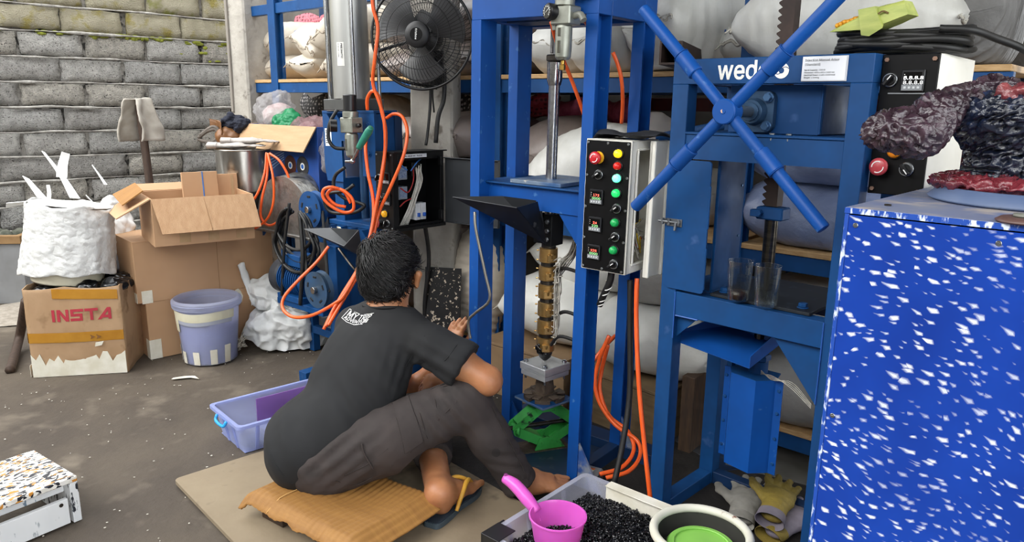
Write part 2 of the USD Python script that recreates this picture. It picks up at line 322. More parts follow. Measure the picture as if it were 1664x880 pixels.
# block wall on the left: every block its own piece
BW = Fr(at(363, 173, 6.1) * A([1, 1, 0]), -42)            # local x runs along the wall towards its far end
wl = thing('wall_left', loc=BW.O, rz=-BW.yaw, kind='structure')
BLK = [mt(f'grey_block_{i}', a, b_, sc=26, det=8, r=.95, c3='#66625c', sc3=95, lo3=.57, hi3=.67, b=1, bs=120, bd=.045) for i, (a, b_) in enumerate((('#d6d3ce', '#b0ada8'), ('#dfdbd4', '#bab6b0'), ('#c9c5bf', '#a5a19b'), ('#dad3c7', '#b0aaa0')))]
BLKM = [mt(f'mossy_block_{i}', '#c6bea5', '#aca38a', sc=7, det=5, r=.95, c3=m_, sc3=s_, lo3=.52, hi3=.66, b=1, bs=120, bd=.03) for i, (m_, s_) in enumerate((('#a89a55', 9), ('#8e9142', 7), ('#b5a976', 8)))]
MORT = mt('rough_mortar', '#6f6b65', '#8b8780', sc=12, r=.95, c3='#2c2a27', sc3=16, lo3=.5, hi3=.6, b=1, bs=40, bd=.02)
MOSS = mt('yellow_moss', '#93963a', '#77802c', sc=30, r=.95, b=1, bs=90)
part(wl, 'mortar', bx(-4.5, .6, .035, .12, -.02, 2.58), MORT)
RH, RL = .169, .405
def block(w, hgt, seed):
    nx, nz = 10, 5
    m = grid_sheet(lambda u, v: np.stack([(u - .5) * w * (1 - .02 * np.cos(v * 19)), u * 0 - .07, (v - .5) * hgt], -1), nx, nz, .0)
    u, v = np.meshgrid(np.linspace(-1, 1, nx), np.linspace(-1, 1, nz), indexing='ij')
    edge = np.maximum(np.abs(u) ** 9, np.abs(v) ** 9)
    y = -.0 + edge * .018 + (meshkit.fbm(np.stack([u * 5 + seed, v * 2.4, u * 0], -1), 3, seed) - .5) * .016
    j = (meshkit.noise(np.stack([u * 6, v * 5 + seed * 3.1, u * 0], -1), seed + 9) - .5) * .016 * edge
    P = np.stack([u * w / 2 + j, y, v * hgt / 2 + j * .8], -1); n = nx * nz; a = P.reshape(-1, 3); b = a * [1, 0, 1] + [0, .06, 0]
    i, k = np.meshgrid(np.arange(nx - 1), np.arange(nz - 1), indexing='ij'); q = (i * nz + k).ravel()
    f = np.vstack([np.stack([q, q + nz, q + nz + 1], 1), np.stack([q, q + nz + 1, q + 1], 1)])
    bd = np.concatenate([np.arange(nz), np.arange(1, nx) * nz + nz - 1, (nx - 1) * nz + np.arange(nz - 2, -1, -1), np.arange(nx - 2, 0, -1) * nz]); b2 = np.roll(bd, -1)
    return TM(np.vstack([a, b]), np.vstack([f, np.stack([bd, b2, b2 + n], 1), np.stack([bd, b2 + n, bd + n], 1)]))
for row in range(15):
    z0 = .027 + row * RH; off = (row * .47 % 1) * RL + (row % 2) * .05
    for c in range(11):
        x1 = .4 - off - c * RL + rng.uniform(-.008, .008)
        if x1 < -3.8: continue
        w = RL - .02 + rng.uniform(-.012, .008); top = row >= 10
        part(wl, 'brick', tf(block(w, RH - .017 + rng.uniform(-.006, .004), row * 17 + c), (x1 - w / 2, rng.uniform(-.006, .008) - (0.0 if not top else .012), z0 + RH / 2 + rng.uniform(-.003, .003))), (BLKM if top else BLK)[(row * 3 + c * 2 + (c * row) % 3) % (3 if top else 4)], True)
bead = []
for row in range(15):
    z0 = .027 + row * RH; xs = np.linspace(.4, -3.3, 90)
    rr = .003 + .011 * np.maximum(0, meshkit.fbm(np.stack([xs * 6, xs * 0 + row * 7.3, xs * 0], -1), 3, row) - .3) * 2
    yy = -.004 + (-.012 if row > 9 else 0)
    bead.append(tube(np.stack([xs, xs * 0 + yy + .01 * (meshkit.noise(np.stack([xs * 9, xs * 0 + row, xs * 0], -1), 4) - .5), z0 + .010 * (meshkit.noise(np.stack([xs * 5, xs * 0 + row * 2, xs * 0], -1), 7) - .5)], -1), rr, 6, 1))
part(wl, 'mortar_bead', cat(bead), mt('pale_mortar', '#b2aea7', '#85817a', sc=20, r=.95, b=1, bs=60), True, kind='stuff')
ms = []
for k in range(70):
    x = -rng.beta(1.2, 1.4) * 1.45 + .12 if k < 55 else rng.uniform(-3, -1); z = .031 + 10 * RH - abs(rng.normal(0, .012 + .06 * (x > -.35)))
    ms.append(bump_along(tf(trimesh.creation.icosphere(1, 1), (x, .012, z), sc=A([rng.uniform(.012, .04), .012, rng.uniform(.006, .016)])), .005, 60, k))
part(wl, 'moss', cat(ms), MOSS, True, kind='stuff')

# concrete columns
def column(name, px, py, Y, w, d, yaw, z1):
    F = Fr(at(px, py, Y) * A([1, 1, 0]), yaw); t = thing(name, loc=F.O, rz=-yaw, kind='structure')
    m = bx(0, w, 0, d, -.01, z1, .012); m = m.subdivide().subdivide().subdivide(); part(t, 'shaft', bump_along(m, .006, 9, 3), CONC, 40)
    return t, F
cl, CF = column('column_left', 371, 100, 4.9, .19, .2, 36, 3.0)
part(cl, 'form_strip', bx(.012, .035, -.012, .0, 1.2, 3.0), mt('grey_strip', '#837d75', r=.8))
cc, CF2 = column('column_back', 668, 300, 3.50, .205, .15, 12, 2.75)
# ================================================================ racks
def beam_c(x0, x1, y, z0, z1): return bx(x0, x1, y, y + .035, z0, z1)
rk = thing('storage_rack', 'long blue steel rack with plywood shelves running behind all the machines', 'shelving rack', RK.O, -RK.yaw)
for x in (-3.66, -3.34, -1.47, -.285, .47):
    for y in ((0, .58) if x < .4 else (.58,)):
        poly = Polygon([(0, 0), (.05, 0), (.05, .006), (.034, .006), (.034, .03), (.05, .03), (.05, .046), (.006, .046), (0, .046)])
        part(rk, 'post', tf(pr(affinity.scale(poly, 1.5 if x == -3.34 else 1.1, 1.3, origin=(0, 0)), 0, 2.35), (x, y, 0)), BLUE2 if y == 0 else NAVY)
SHZ = (.155, .80, 1.40)
for z in SHZ + (1.86,):
    for x0, x1 in ((-3.6, -1.44), (-1.42, -.26), (-.24, .515)):
        part(rk, 'front_beam', cat(beam_c(x0, x1, .01, z - .078, z - .02), bx(x0, x1, .012, .02, z - .03, z - .02)), BLUE2)
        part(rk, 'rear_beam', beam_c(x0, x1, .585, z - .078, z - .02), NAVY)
        if z < 1.8: part(rk, 'shelf_board', bx(x0 + .005, x1 - .005, .004, .60, z - .019, z, .002), PLY)
for x in (-3.34, -1.47, -.285):
    for z in SHZ: part(rk, 'side_beam', bx(x + .01, x + .04, .05, .58, z - .075, z - .03), NAVY)
rr = thing('rear_rack', 'dark red steel rack frame standing behind the blue rack at upper right', 'shelving rack', RK.w(-.6, .68), -RK.yaw)
RED = mt('dark_red_paint', '#5a1d1f', '#481719', sc=8, r=.5)
for z in (1.25, 1.70): part(rr, 'beam', bx(-.6, .9, 0, .04, z, z + .06), RED)
for x in (-.6, .2, .86): part(rr, 'post', bx(x, x + .04, .0, .04, 0, 2.0), RED)
part(rr, 'price_tag', bx(.14, .20, -.006, -.001, 1.72, 1.75), PAPERW)

# ================================================================ sacks
def sack(L, W, H, seed=0, ridge=0.0, wr=.010, nu=58, nv=40, sharp=.62):
    u = np.linspace(-1, 1, nu); a = np.linspace(0, 2 * np.pi, nv, endpoint=False); U, Aa = np.meshgrid(u, a, indexing='ij')
    w = W / 2 * (.80 + .20 * (1 - np.abs(U) ** 3)); hg = H / 2 * np.maximum(1 - np.abs(U) ** 2.6, 0) ** sharp + .007
    c, s = np.cos(Aa), np.sin(Aa)
    y = w * np.sign(c) * np.abs(c) ** .85; z = hg * np.sign(s) * np.abs(s) ** .9
    x = L / 2 * U * (1 - .05 * (np.abs(y) / (W / 2)) ** 2 * np.abs(U))
    P = np.stack([x, y, z], -1); n1 = meshkit.fbm(np.stack([x * 5, y * 5, z * 5 + seed * 9.1], -1), 3, seed)
    pull = np.abs(U) ** 3; fold = np.sin(y / W * 40 + n1 * 9 + seed) * .5 + np.sin(y / W * 23 - n1 * 6) * .5
    d = (n1 - .5) * 2 * wr * 1.6 + pull * fold * wr * .8 * (hg / (H / 2)) + ridge * np.sin(x / L * 85 + 5 * n1) * (.3 + .7 * np.abs(U))
    nrm = np.stack([U * .5, c, s], -1); nrm /= np.linalg.norm(nrm, axis=-1, keepdims=True)
    P += nrm * (d * np.minimum(1, hg / (H * .2)))[..., None]
    P[..., 2] += .012 * np.sin(U * 2.4 + seed) + pull * .012 * np.sin(y / W * 7 + seed * 2.3)
    P[..., 2] = np.where(P[..., 2] < -H * .38, -H * .38 + (P[..., 2] + H * .38) * .2, P[..., 2])
    m = loft(P); m.vertices[:, 2] += H * .40 + .0; return m, P + [0, 0, H * .40]
THREADS = {id(SACKG): mt('cream_seam', '#a99d8c', '#8d8272', sc=30, r=.8), id(SACKB): mt('grey_seam', '#6d635d', '#574e49', sc=30, r=.8), id(SACKP): mt('blue_seam', '#7f8698', '#686f82', sc=30, r=.8), id(SACKW): mt('white_seam', '#b9b5aa', '#a09b8f', sc=30, r=.8)}
def put_sack(label, F, x, y, z, L, W, H, rot, mat=SACKG, seed=0, tilt=0, roll=0, group=None, stripe=True, seams=(-1, 1), ridge=0., wr=.010, name='woven_sack', cat_='sack', sharp=.62, lie=1):
    p = F.w(x, y, z); t = thing(name, label, cat_, p, -F.yaw + rot, group, ry=tilt, rx=roll); m, P = sack(L, W, H, seed, ridge, wr, sharp=sharp)
    part(t, 'bag', m, mat, True)
    nv = P.shape[1]
    for e in seams:
        r = P[1 if e < 0 else -2]; o = r[np.argsort(r[:, 1])]; k = np.linspace(0, len(o) - 1, 15).astype(int); q = o[k].copy(); q[:, 0] += e * .006; q[:, 2] = q[:, 2].mean() + .3 * (q[:, 2] - q[:, 2].mean())
        q[:, 2] += .005 * np.sin(np.arange(15) * 2.1 + seed); q = np.vstack([q[0] + [e * .012, -.015, -.012], q, q[-1] + [e * .01, .02, -.02]])
        part(t, 'stitched_seam', cat(tube(q, [.003, .0055, .004, .006, .003], 6, 4), *[tube([q[i], q[i] + [e * .005, .004, .005], q[i + 1]], .0016, 4, 3) for i in range(1, 15)]), THREADS.get(id(mat), THREAD), True)
    if stripe:
        j = int(nv * .09); part(t, 'stripe', tube(P[3:-3, j] + (P[3:-3, j] - P[3:-3].mean(1)) * .012, .004, 5, 1), STRIPE, True)
    return t
G1, G2, G3 = 'sacks on the top shelf', 'sacks on the middle shelf', 'sacks on the bottom shelf'
R90 = 90; SACKD = mt('dusty_grey_sack', '#a3a09a', '#8b8882', sc=5, r=.5, b=.3, bs=40, bd=.006)
S_ = put_sack
S_('cream woven sack half hidden behind the left rack post, upper of two', RK, -3.60, .40, 1.53, .62, .46, .27, R90 - 6, SACKG, 1, ridge=.002)
S_('flat cream woven sack under another behind the left rack post', RK, -3.60, .40, 1.40, .64, .46, .20, R90 + 3, SACKG, 2)
S_('cream woven sack with folded seam wedged in the middle beside the left rack post', RK, -3.05, .30, 1.50, .64, .30, .24, R90 + 4, SACKG, 3, roll=24)
S_('topmost cream woven sack with a long stitched mouth beside the silver cylinder', RK, -2.68, .30, 1.56, .66, .44, .27, R90 - 5, SACKG, 4, roll=-14, tilt=-4)
S_('small cream woven sack lying on the shelf board right of the left rack post', RK, -3.02, .31, 1.40, .66, .32, .19, R90 + 2, SACKG, 5)
S_('cream woven sack on the shelf board nearest the silver cylinder', RK, -2.62, .31, 1.40, .66, .42, .23, R90 - 3, SACKG, 6, roll=-6)
S_('pinkish grey sack on the top shelf between silver cylinder and fan', RK, -2.16, .33, 1.40, .64, .42, .17, R90, SACKB, 7)
S_('dim grey brown sack behind the black fan', RK, -1.76, .34, 1.40, .62, .42, .20, R90 + 4, SACKB, 8)
S_('dim grey brown sack stacked on another behind the black fan', RK, -1.74, .34, 1.57, .62, .44, .22, R90 - 4, SACKB, 9, roll=5)
S_('upper brown grey sack behind the fan near the top', RK, -2.2, .36, 1.55, .62, .42, .24, R90 - 4, SACKB, 10)
S_('white woven sack with creased mouth framed between the tall press posts', RK, -1.17, .30, 1.40, .64, .34, .26, R90 + 8, SACKW, 11, ridge=.0015)
S_('round white woven sack with curved ridges behind the filter bowl', RK, -.86, .28, 1.40, .66, .38, .34, R90 - 14, SACKW, 12, ridge=.003, stripe=False)
S_('largest pale white sack with tight ridges left of the spoked handwheel', RK, -.50, .24, 1.40, .70, .42, .43, R90 - 24, SACKW, 13, ridge=.004, stripe=False, roll=-4)
S_('greyish white sack with dark blue stripe between pale sack and rack post', RK, -.30, .30, 1.40, .55, .34, .26, R90 + 16, SACKW, 14)
S_('bright white woven sack tied at its corner lying above the arbor press', RK, .06, .02, 1.405, .68, .36, .30, 4, SACKW, 15, ridge=.002, tilt=-2, wr=.012)
S_('dark grey ribbed sack standing at the right end of the rack', RK, .385, .14, 1.40, .34, .22, .34, R90, mt('grey_ribbed_sack', '#6d6c6a', '#5a5957', sc=8, r=.6, b=.4, bs=30), 16, ridge=.006, stripe=False, seams=())
for i, (x, z) in enumerate(((-.70, 1.765), (-.18, 1.765))):
    S_(('dark sack on the red rack beam at the upper edge, left one', 'dark sack on the red rack beam behind the rack post, right one')[i], RK, x, .60, z, .5, .38, .22, 0, mt('dark_sack', '#393433', '#2d2928', sc=6, r=.5), 17 + i, stripe=False)
# middle shelf
S_('big cream sack with fine curved ridges above the blue carton', RK, -2.72, .32, .98, .66, .52, .36, R90 - 12, SACKG, 20, ridge=.0035)
S_('cream sack lying under the ridged one behind the blue carton', RK, -2.70, .32, .80, .62, .5, .22, R90, SACKG, 21)
S_('grey white sack seen through the small press frame', RK, -2.25, .22, .80, .62, .5, .24, R90 + 6, SACKG, 22, stripe=False)
S_('brown grey sack stacked over another seen through the small press frame', RK, -2.2, .26, 1.0, .55, .46, .22, R90 + 6, SACKB, 23, stripe=False)
S_('brown shiny sack above the open control box door', RK, -1.72, .22, 1.02, .62, .40, .25, R90 - 8, SACKB, 24, stripe=False, wr=.014)
S_('greyish shiny sack right behind the open control box door', RK, -1.70, .22, .80, .62, .44, .25, R90 + 4, SACKB, 25, stripe=False)
S_('dark brown sack with red piping between the tall press posts', RK, -1.28, .36, .95, .6, .42, .29, R90 + 3, SACKB, 26)
S_('large white ridged sack leaning behind the chrome ram', RK, -.92, .16, .82, .68, .44, .40, 12, SACKW, 27, ridge=.003, tilt=-16, stripe=False)
S_('grey sack lying low behind the chrome ram', RK, -1.22, .30, .80, .62, .42, .20, R90, SACKB, 28, stripe=False)
S_('blue grey glossy plastic sack filling the gap under the arbor press beam', RK, -.04, .24, .80, .56, .50, .25, 3, SACKP, 29, stripe=False, wr=.012)
S_('upper blue grey plastic sack with a sewn edge behind the toothed bar', RK, -.02, .26, 1.02, .56, .48, .18, -3, SACKP, 30, stripe=False, wr=.012)
S_('white sack standing behind the blue cross handle on the middle shelf', RK, -.62, .36, .80, .5, .36, .24, R90, SACKW, 31, stripe=False)
# bottom shelf and the floor before it
S_('tall white ridged sack standing beside the tall press left post', RK, -1.56, .12, .40, .52, .30, .24, R90, SACKG, 32, ridge=.004, tilt=-80, stripe=False)
S_('grey sack standing behind the speckled black panel', RK, -1.88, .22, .40, .52, .34, .26, R90, SACKB, 33, ridge=.003, tilt=-78)
S_('white woven sack behind the brass barrel', RK, -1.02, .12, .26, .66, .5, .30, 8, SACKW, 34, stripe=False, wr=.012)
S_('white woven sack stacked above the one behind the brass barrel', RK, -.98, .22, .50, .60, .46, .24, -6, SACKW, 35, stripe=False)
S_('white woven sack behind the black cable and orange hose', RK, -.58, .10, .24, .58, .48, .30, 5, SACKW, 36, wr=.014)
S_('crumpled grey white sack below the white control box', RK, -.56, .18, .50, .52, .44, .25, 20, SACKD, 37, wr=.02)
S_('dusty grey sack lying behind the blue heat guard', RK, .04, .22, .16, .60, .5, .28, 5, SACKD, 38, stripe=False)
S_('dusty grey sack resting on another below the arbor press table', RK, .02, .28, .44, .60, .5, .26, -4, SACKD, 39, stripe=False)
S_('dusty sack at the far left of the bottom shelf behind the grinder', RK, -2.9, .25, .16, .62, .5, .32, R90, SACKB, 40, stripe=False)
S_('dim sack on the bottom shelf behind the small press', RK, -2.3, .25, .16, .62, .5, .30, R90, SACKB, 41, stripe=False)
# nets and foam rolls tucked behind the sacks
def foam(name_, c, c2): return usdkit.material(stage, '/World/Looks/' + name_, {'t': ('texture_coordinate', {}), 'v': ('voronoi_texture', {'scale': 42, 'randomness': .35}), 'r': ('rgb_ramp', {'ramp': [(.28, lin(c2)), (.42, lin(c))]}), 'b': ('bump', {'strength': .8, 'distance': .01}), 'p': ('principled_bsdf', {'roughness': .6})},
    [('t.object', 'v.vector'), ('v.distance', 'r.fac'), ('v.distance', 'b.height'), ('b.normal', 'p.normal'), ('r.color', 'p.base_color')], 'p.BSDF')
PINK, BWNET = foam('pink_foam_net', '#b4606c', '#6a2833'), foam('black_white_net', '#2a2a2e', '#a9a5a5')
def roll(label, x0, x1, y, z0, z1, mat, sd):
    m = grid_sheet(lambda u, v: np.stack([x0 + (x1 - x0) * u, y + .03 * np.sin(u * 9 + sd) + .02 * np.sin(v * 7), z0 + (z1 - z0) * v + .02 * np.sin(u * 11 + sd)], -1), 24, 10, .02)
    solo('foam_net', tf(m, RK.O, rz=-RK.yaw), mat, label, 'netting', smooth=True)
roll('pink perforated foam net hanging behind the left rack post', -4.0, -3.2, .60, 1.42, 1.86, PINK, 0)
roll('orange pink netting strip behind the topmost cream sacks', -3.1, -2.3, .62, 1.42, 1.84, foam('orange_net', '#b98a74', '#6a3a2c'), 1)
roll('black and white woven net tucked under the left top shelf', -3.9, -3.2, .55, 1.08, 1.31, BWNET, 2)
roll('black and white netting below the shelf right of the silver cylinder', -2.5, -1.9, .52, 1.05, 1.30, BWNET, 3)
roll('rose pink cloth strip under the top shelf behind the chrome ram', -1.5, -1.0, .56, 1.14, 1.30, mt('rose_cloth', '#b0506a', '#8f3550', sc=30, r=.8), 4)
roll('red netting strip above the brown shiny sack', -1.9, -1.5, .50, 1.2, 1.31, foam('red_net', '#9c2f3c', '#4f1620'), 5)
# clear bag with red ties by the press handle
bg = thing('plastic_bag', 'crumpled clear plastic bag with red ties beside the wheel spokes', 'plastic bag', RK.w(-.66, .10, .80), -RK.yaw)
m = trimesh.creation.icosphere(4, 1); m.vertices *= [.13, .12, .23]; m.vertices += [0, 0, .22]
part(bg, 'bag', bump_along(m, .03, 11, 8), film('cloudy_film', '#cfcac6', .55, .15, 1.0, 18), True)
part(bg, 'red_tie', cat(*[tube([(-.08 + .05 * i, -.12, .10 + .02 * i), (-.05 + .05 * i, -.135, .16), (.0 + .04 * i, -.13, .12 + .03 * i)], .006, 6) for i in range(3)]), mt('red_ribbon', '#a83440', r=.4), True)
part(bg, 'contents', bump_along(tf(trimesh.creation.icosphere(3, 1), (0, .01, .2), sc=A([.10, .09, .17])), .02, 14, 4), mt('dim_scrap', '#7d7472', '#5e5352', sc=30, r=.5), True)
# rusty square tube end on the shelf above the press
solo('square_tube', tf(pr(Polygon([(-.035, 0), (.035, 0), (.035, .07), (-.035, .07)], [[(-.029, .006), (.029, .006), (.029, .064), (-.029, .064)]]), -.35, .06, 'xz'), RK.w(-.45, -.06, 1.401), rz=-RK.yaw + 20), RUST, 'rusty brown square steel tube lying on the shelf by the pale sack', 'steel tube')
# boxes under the rack
for i, (lb, x, y, w, d, h, r) in enumerate((('worn brown carton on the floor behind the brass barrel', -1.10, -.20, .46, .3, .24, 2), ('brown plywood case behind the black cable and orange hose', -.62, -.16, .40, .26, .22, -3), ('dark wooden board standing on edge behind the left press leg', -.33, -.13, .05, .28, .30, 3))):
    if i == 2:
        solo('wooden_board', tf(bx(-w / 2, w / 2, 0, d, 0, h), RK.w(x, y, 0), rz=-RK.yaw + r), mt('dark_wood', '#4a3624', '#33251a', sc=10, r=.7, stretch=(1, 8, 1)), lb, 'board'); continue
    t = thing('storage_case', lb, 'box', RK.w(x, y, 0), -RK.yaw + r); mm = (mt('brown_carton_dim', '#7d6549', '#675139', sc=5, r=.8), mt('plywood_case', '#7f6a4c', '#66533a', sc=6, r=.8, stretch=(1, 1, 6)))[i]
    part(t, 'body', bx(-w / 2, w / 2, 0, d, 0, h - .015), mm); part(t, 'lid', bx(-w / 2 - .003, w / 2 + .003, -.003, d + .003, h - .012, h), mm)
    for k in (-1, 1): part(t, 'edge_strip', bx(k * w / 2 - .012, k * w / 2 + .012, -.006, .0, .0, h - .014), mm)
# ================================================================ the tall pneumatic press
PF = Fr(gp(920, 785) * A([1, 1, 0]), 37.7)
pp = thing('tall_press', 'tall blue steel press with brass heated barrel standing before the seated person', 'press machine', PF.O, -PF.yaw, ry=.77)
def chan(open_, w, d, t=.006):
    """C-section: web on one side, flanges to the open side (+1 right, -1 left)."""
    P = [(0, 0), (w, 0), (w, t), (t, t), (t, d - t), (w, d - t), (w, d), (0, d)]
    return Polygon(P if open_ > 0 else [(w - x, y) for x, y in P])
XL, XR, PW, PD = -.451, 0., .041, .082
for (x, y, o) in ((XL, 0, -1), (XR, 0, 1), (XL, .205, -1), (XR, .285, 1)):
    part(pp, 'post', tf(pr(chan(o, PW, PD), .006, 1.54), (x, y, 0)), BLUE)
part(pp, 'top_beam', bx(XL, XR + PW, 0, .08, 1.54, 1.76), BLUE); part(pp, 'top_beam', bx(XL, XR + PW, .29, .37, 1.54, 1.76), BLUE)
for x in (XL, XR): part(pp, 'top_side_beam', bx(x, x + PW, .082, .288, 1.54, 1.76), BLUE)
part(pp, 'top_plate', bx(XL + .05, XR - .01, .09, .28, 1.60, 1.615), NAVY); part(pp, 'top_lug', cat(bx(XL + .08, XL + .2, .085, .2, 1.535, 1.55), bx(-.25, -.09, .084, .2, 1.535, 1.555)), NAVY)
part(pp, 'cross_beam', tf(pr(Polygon([(0, 0), (.035, 0), (.035, .005), (.005, .005), (.005, .073), (.035, .073), (.035, .078), (0, .078)]), XL + PW, XR, 'yz'), (0, .055, .922)), BLUE)
part(pp, 'cross_beam', bx(XL + PW, XR, .25, .29, .922, 1.0), BLUE)
part(pp, 'table_plate', bx(XL + .01, XR - .002, .035, .30, 1.001, 1.007), BLUE2)
part(pp, 'ram_plate', bx(-.31, -.10, .045, .29, 1.008, 1.021), mt('scuffed_blue', '#27507f', '#6d7c8d', sc=9, r=.4, c3='#c8c2b4', sc3=16, lo3=.66, hi3=.72))
part(pp, 'gusset', pr([(-.115, .921), (-.002, .921), (-.002, .80), (-.02, .80)], .062, .068, 'xz'), BLUE); part(pp, 'gusset', pr([(XL + PW, .921), (XL + PW + .07, .921), (XL + PW, .85)], .062, .068, 'xz'), BLUE)
SCUF = mt('bare_grey_steel_plate', '#7f8797', '#2c5292', sc=10, lo=.46, hi=.54, r=.4)
part(pp, 'foot_gusset', pr([(.041, 0), (.14, 0), (.041, .16), (.012, .16), (.012, 0)], .004, .012, 'xz'), SCUF); part(pp, 'foot_gusset', pr([(.041, 0), (.14, 0), (.041, .16), (.012, .16), (.012, 0)], .29, .298, 'xz'), SCUF)
part(pp, 'foot_gusset', pr([(XL + PW, 0), (XL + .12, 0), (XL + PW, .12)], .215, .222, 'xz'), BLUE)
part(pp, 'base_rail', bx(XL, XR + .19, .285, .37, 0, .05), NAVY); part(pp, 'base_rail', bx(XL, XL + PW, .0, .3, 0, .006), NAVY); part(pp, 'base_rail', bx(XR, XR + PW, .082, .285, .0, .05), NAVY)
part(pp, 'base_plate', pr([(XL + .05, .28), (XL + .05, .03), (-.20, -.06), (.0, -.05), (.0, .28)], .004, .016), mt('dark_base_plate', '#20334f', '#16253c', sc=7, r=.45, c3='#40464d', sc3=20, lo3=.6, hi3=.7))
# ram: shaft, collar, nut
cx, cy = -.218, .16
part(pp, 'ram_shaft', cyl((cx, cy, .86), (cx, cy, 1.345), .019, n=28), STEEL, label='bright chrome ram shaft')
part(pp, 'collar', lathe([(0, 1.335), (.021, 1.335), (.026, 1.352), (.0265, 1.41), (.024, 1.412), (0, 1.412)], 32, (cx, cy, 0)), STEEL); part(pp, 'nut', hexnut((cx, cy, 1.413), (0, 0, 1), .03, .022), DSTEEL)
part(pp, 'piston_rod', cyl((cx + .005, cy, 1.435), (cx + .005, cy, 1.60), .012), STEEL)
for dx in (-.022, .026): part(pp, 'guide_rod', cyl((cx + dx, cy + .01, 1.44), (cx + dx, cy + .01, 1.60), .006), STEEL)
# feed block and hopper
part(pp, 'feed_block', bx(cx - .045, cx + .005, cy - .035, cy + .035, .795, .885, .003), BLACKM)
part(pp, 'feed_flange', bx(cx + .006, cx + .04, cy - .045, cy + .03, .79, .90, .002), BLACKM)
for z in (.815, .845, .877): part(pp, 'nut', cat(hexnut((cx + .024, cy - .0455, z), (0, -1, 0), .009, .007), cyl((cx + .024, cy - .053, z), (cx + .024, cy - .0455, z), .005)), ZINC)
part(pp, 'granules', cat(*[tf(trimesh.creation.icosphere(1, rng.uniform(.003, .006)), (cx - .02 + rng.normal(0, .014), cy + rng.normal(0, .014), .888 + rng.uniform(0, .006))) for _ in range(60)]), mt('black_granule', '#0c0c0e', '#1d1d20', sc=60, r=.25), kind='stuff')
hp = {k: PF.P(*q, y) * A([1, 1, 1]) - A([.0135 * .92, 0, 0]) for k, q, y in (('tip', (735, 322.5), -.075), ('fr', (839.5, 338.5), -.075), ('br', (873, 328.5), .04), ('bl', (817, 320.5), .03), ('bot', (888, 397), .06), ('botl', (872, 388), .05), ('brb', (880, 358), .055))}
part(pp, 'hopper', cat(poly3([hp['tip'], hp['fr'], hp['bot']], .003), poly3([hp['fr'], hp['br'], hp['brb'], hp['bot']], .003), poly3([hp['tip'], hp['bot'], hp['bl']], .003), poly3([hp['bl'], hp['bot'], hp['br'] + A([0, .02, 0])], .003)), mt('black_sheet_steel', '#101216', '#191b1f', sc=9, r=.42, specular_ior_level=.3, c3='#3a3a3c', sc3=30, lo3=.66, hi3=.72), label='black folded sheet hopper')
# barrel of brass heater bands
bz = [.388 + i * .0665 for i in range(7)]
part(pp, 'barrel', cyl((cx, cy, .38), (cx, cy, .80), .026, n=28), DSTEEL)
for i in range(6):
    b = part(pp, 'heater_band', lathe([(.0265, bz[i] + .004), (.0325, bz[i] + .006), (.033, bz[i] + .03), (.0325, bz[i] + .055), (.0265, bz[i] + .057)], 36, (cx, cy, 0)), BRASS)
    a = -.9 + .12 * (i % 3); d = A([math.cos(a), math.sin(a), 0]); c = A([cx, cy, bz[i] + .025]) + d * .04
    part(b, 'terminal', cat(tf(bc((0, 0, 0), (.018, .03, .026), .002), c, rz=math.degrees(a)), cyl(c + [.004, -.004, .0], c + [.012, -.014, .018], .004)), BRASS)
    for q in (.010, .045): part(b, 'clamp_screw', cyl((cx - .029, cy - .018, bz[i] + q), (cx - .037, cy - .021, bz[i] + q), .003, n=8), BRASS)
part(pp, 'nozzle', lathe([(0, .352), (.008, .354), (.022, .368), (.027, .385), (.024, .395), (0, .395)], 24, (cx, cy, 0)), mt('tarry_black', '#0b0a09', r=.15)); part(pp, 'plastic_drip', cat(*[tf(trimesh.creation.icosphere(2, 1), (cx + .031 * math.cos(a), cy + .031 * math.sin(a), z), sc=A([.007, .007, s])) for a, z, s in ((-2.2, .405, .012), (-1.9, .398, .016), (-1.6, .402, .009), (-2.6, .40, .01), (-1.3, .395, .014), (-1.75, .418, .007))]), mt('tarry_black', ''), True)
wires = []
for i in range(16):
    z = .44 + .02 * i; a = -.7 + .2 * math.sin(i * 2.1); p0 = A([cx + .045, cy - .03, z]); j = rng.uniform(-1, 1, 3) * .012
    wires.append(tube([p0, p0 + A([.03, -.01, .02]) + j, A([cx + .06, cy - .02, .70]) + j, A([cx + .085, cy + .02, .76]) + j, A([-.06, .10, .84]) + j], .0022, 5, 5))
part(pp, 'heater_wires', cat(*wires), mt('grey_braid', '#b9b4a8', '#8d887e', sc=40, r=.5), True, kind='stuff')
for p in ([(cx + .04, cy - .02, .70), (cx + .09, cy - .03, .72), (-.04, .08, .73)], [(cx + .045, cy - .03, .53), (cx + .10, cy - .03, .565), (-.01, .09, .57)], [(cx + .045, cy - .03, .43), (cx + .09, cy - .04, .475), (.0, .08, .485)]): part(pp, 'sleeved_cable', tube(p, .0065, 8), RUBBER, True)
# clamp stand of the mould
def spun(F, P): return P
PH = 52.0
part(pp, 'wire_lever', tube([(-.418, -.012, .90), (-.405, -.02, .84), (-.36, -.02, .69), (-.338, -.02, .60), (-.40, -.02, .54), (-.434, -.02, .505), (-.432, -.02, .46), (-.425, -.02, .435)], .0052, 8, 4), mt('dull_steel_wire', '#8c8880', r=.4, m=.7), True, label='bent grey steel rod hanging on the left post')
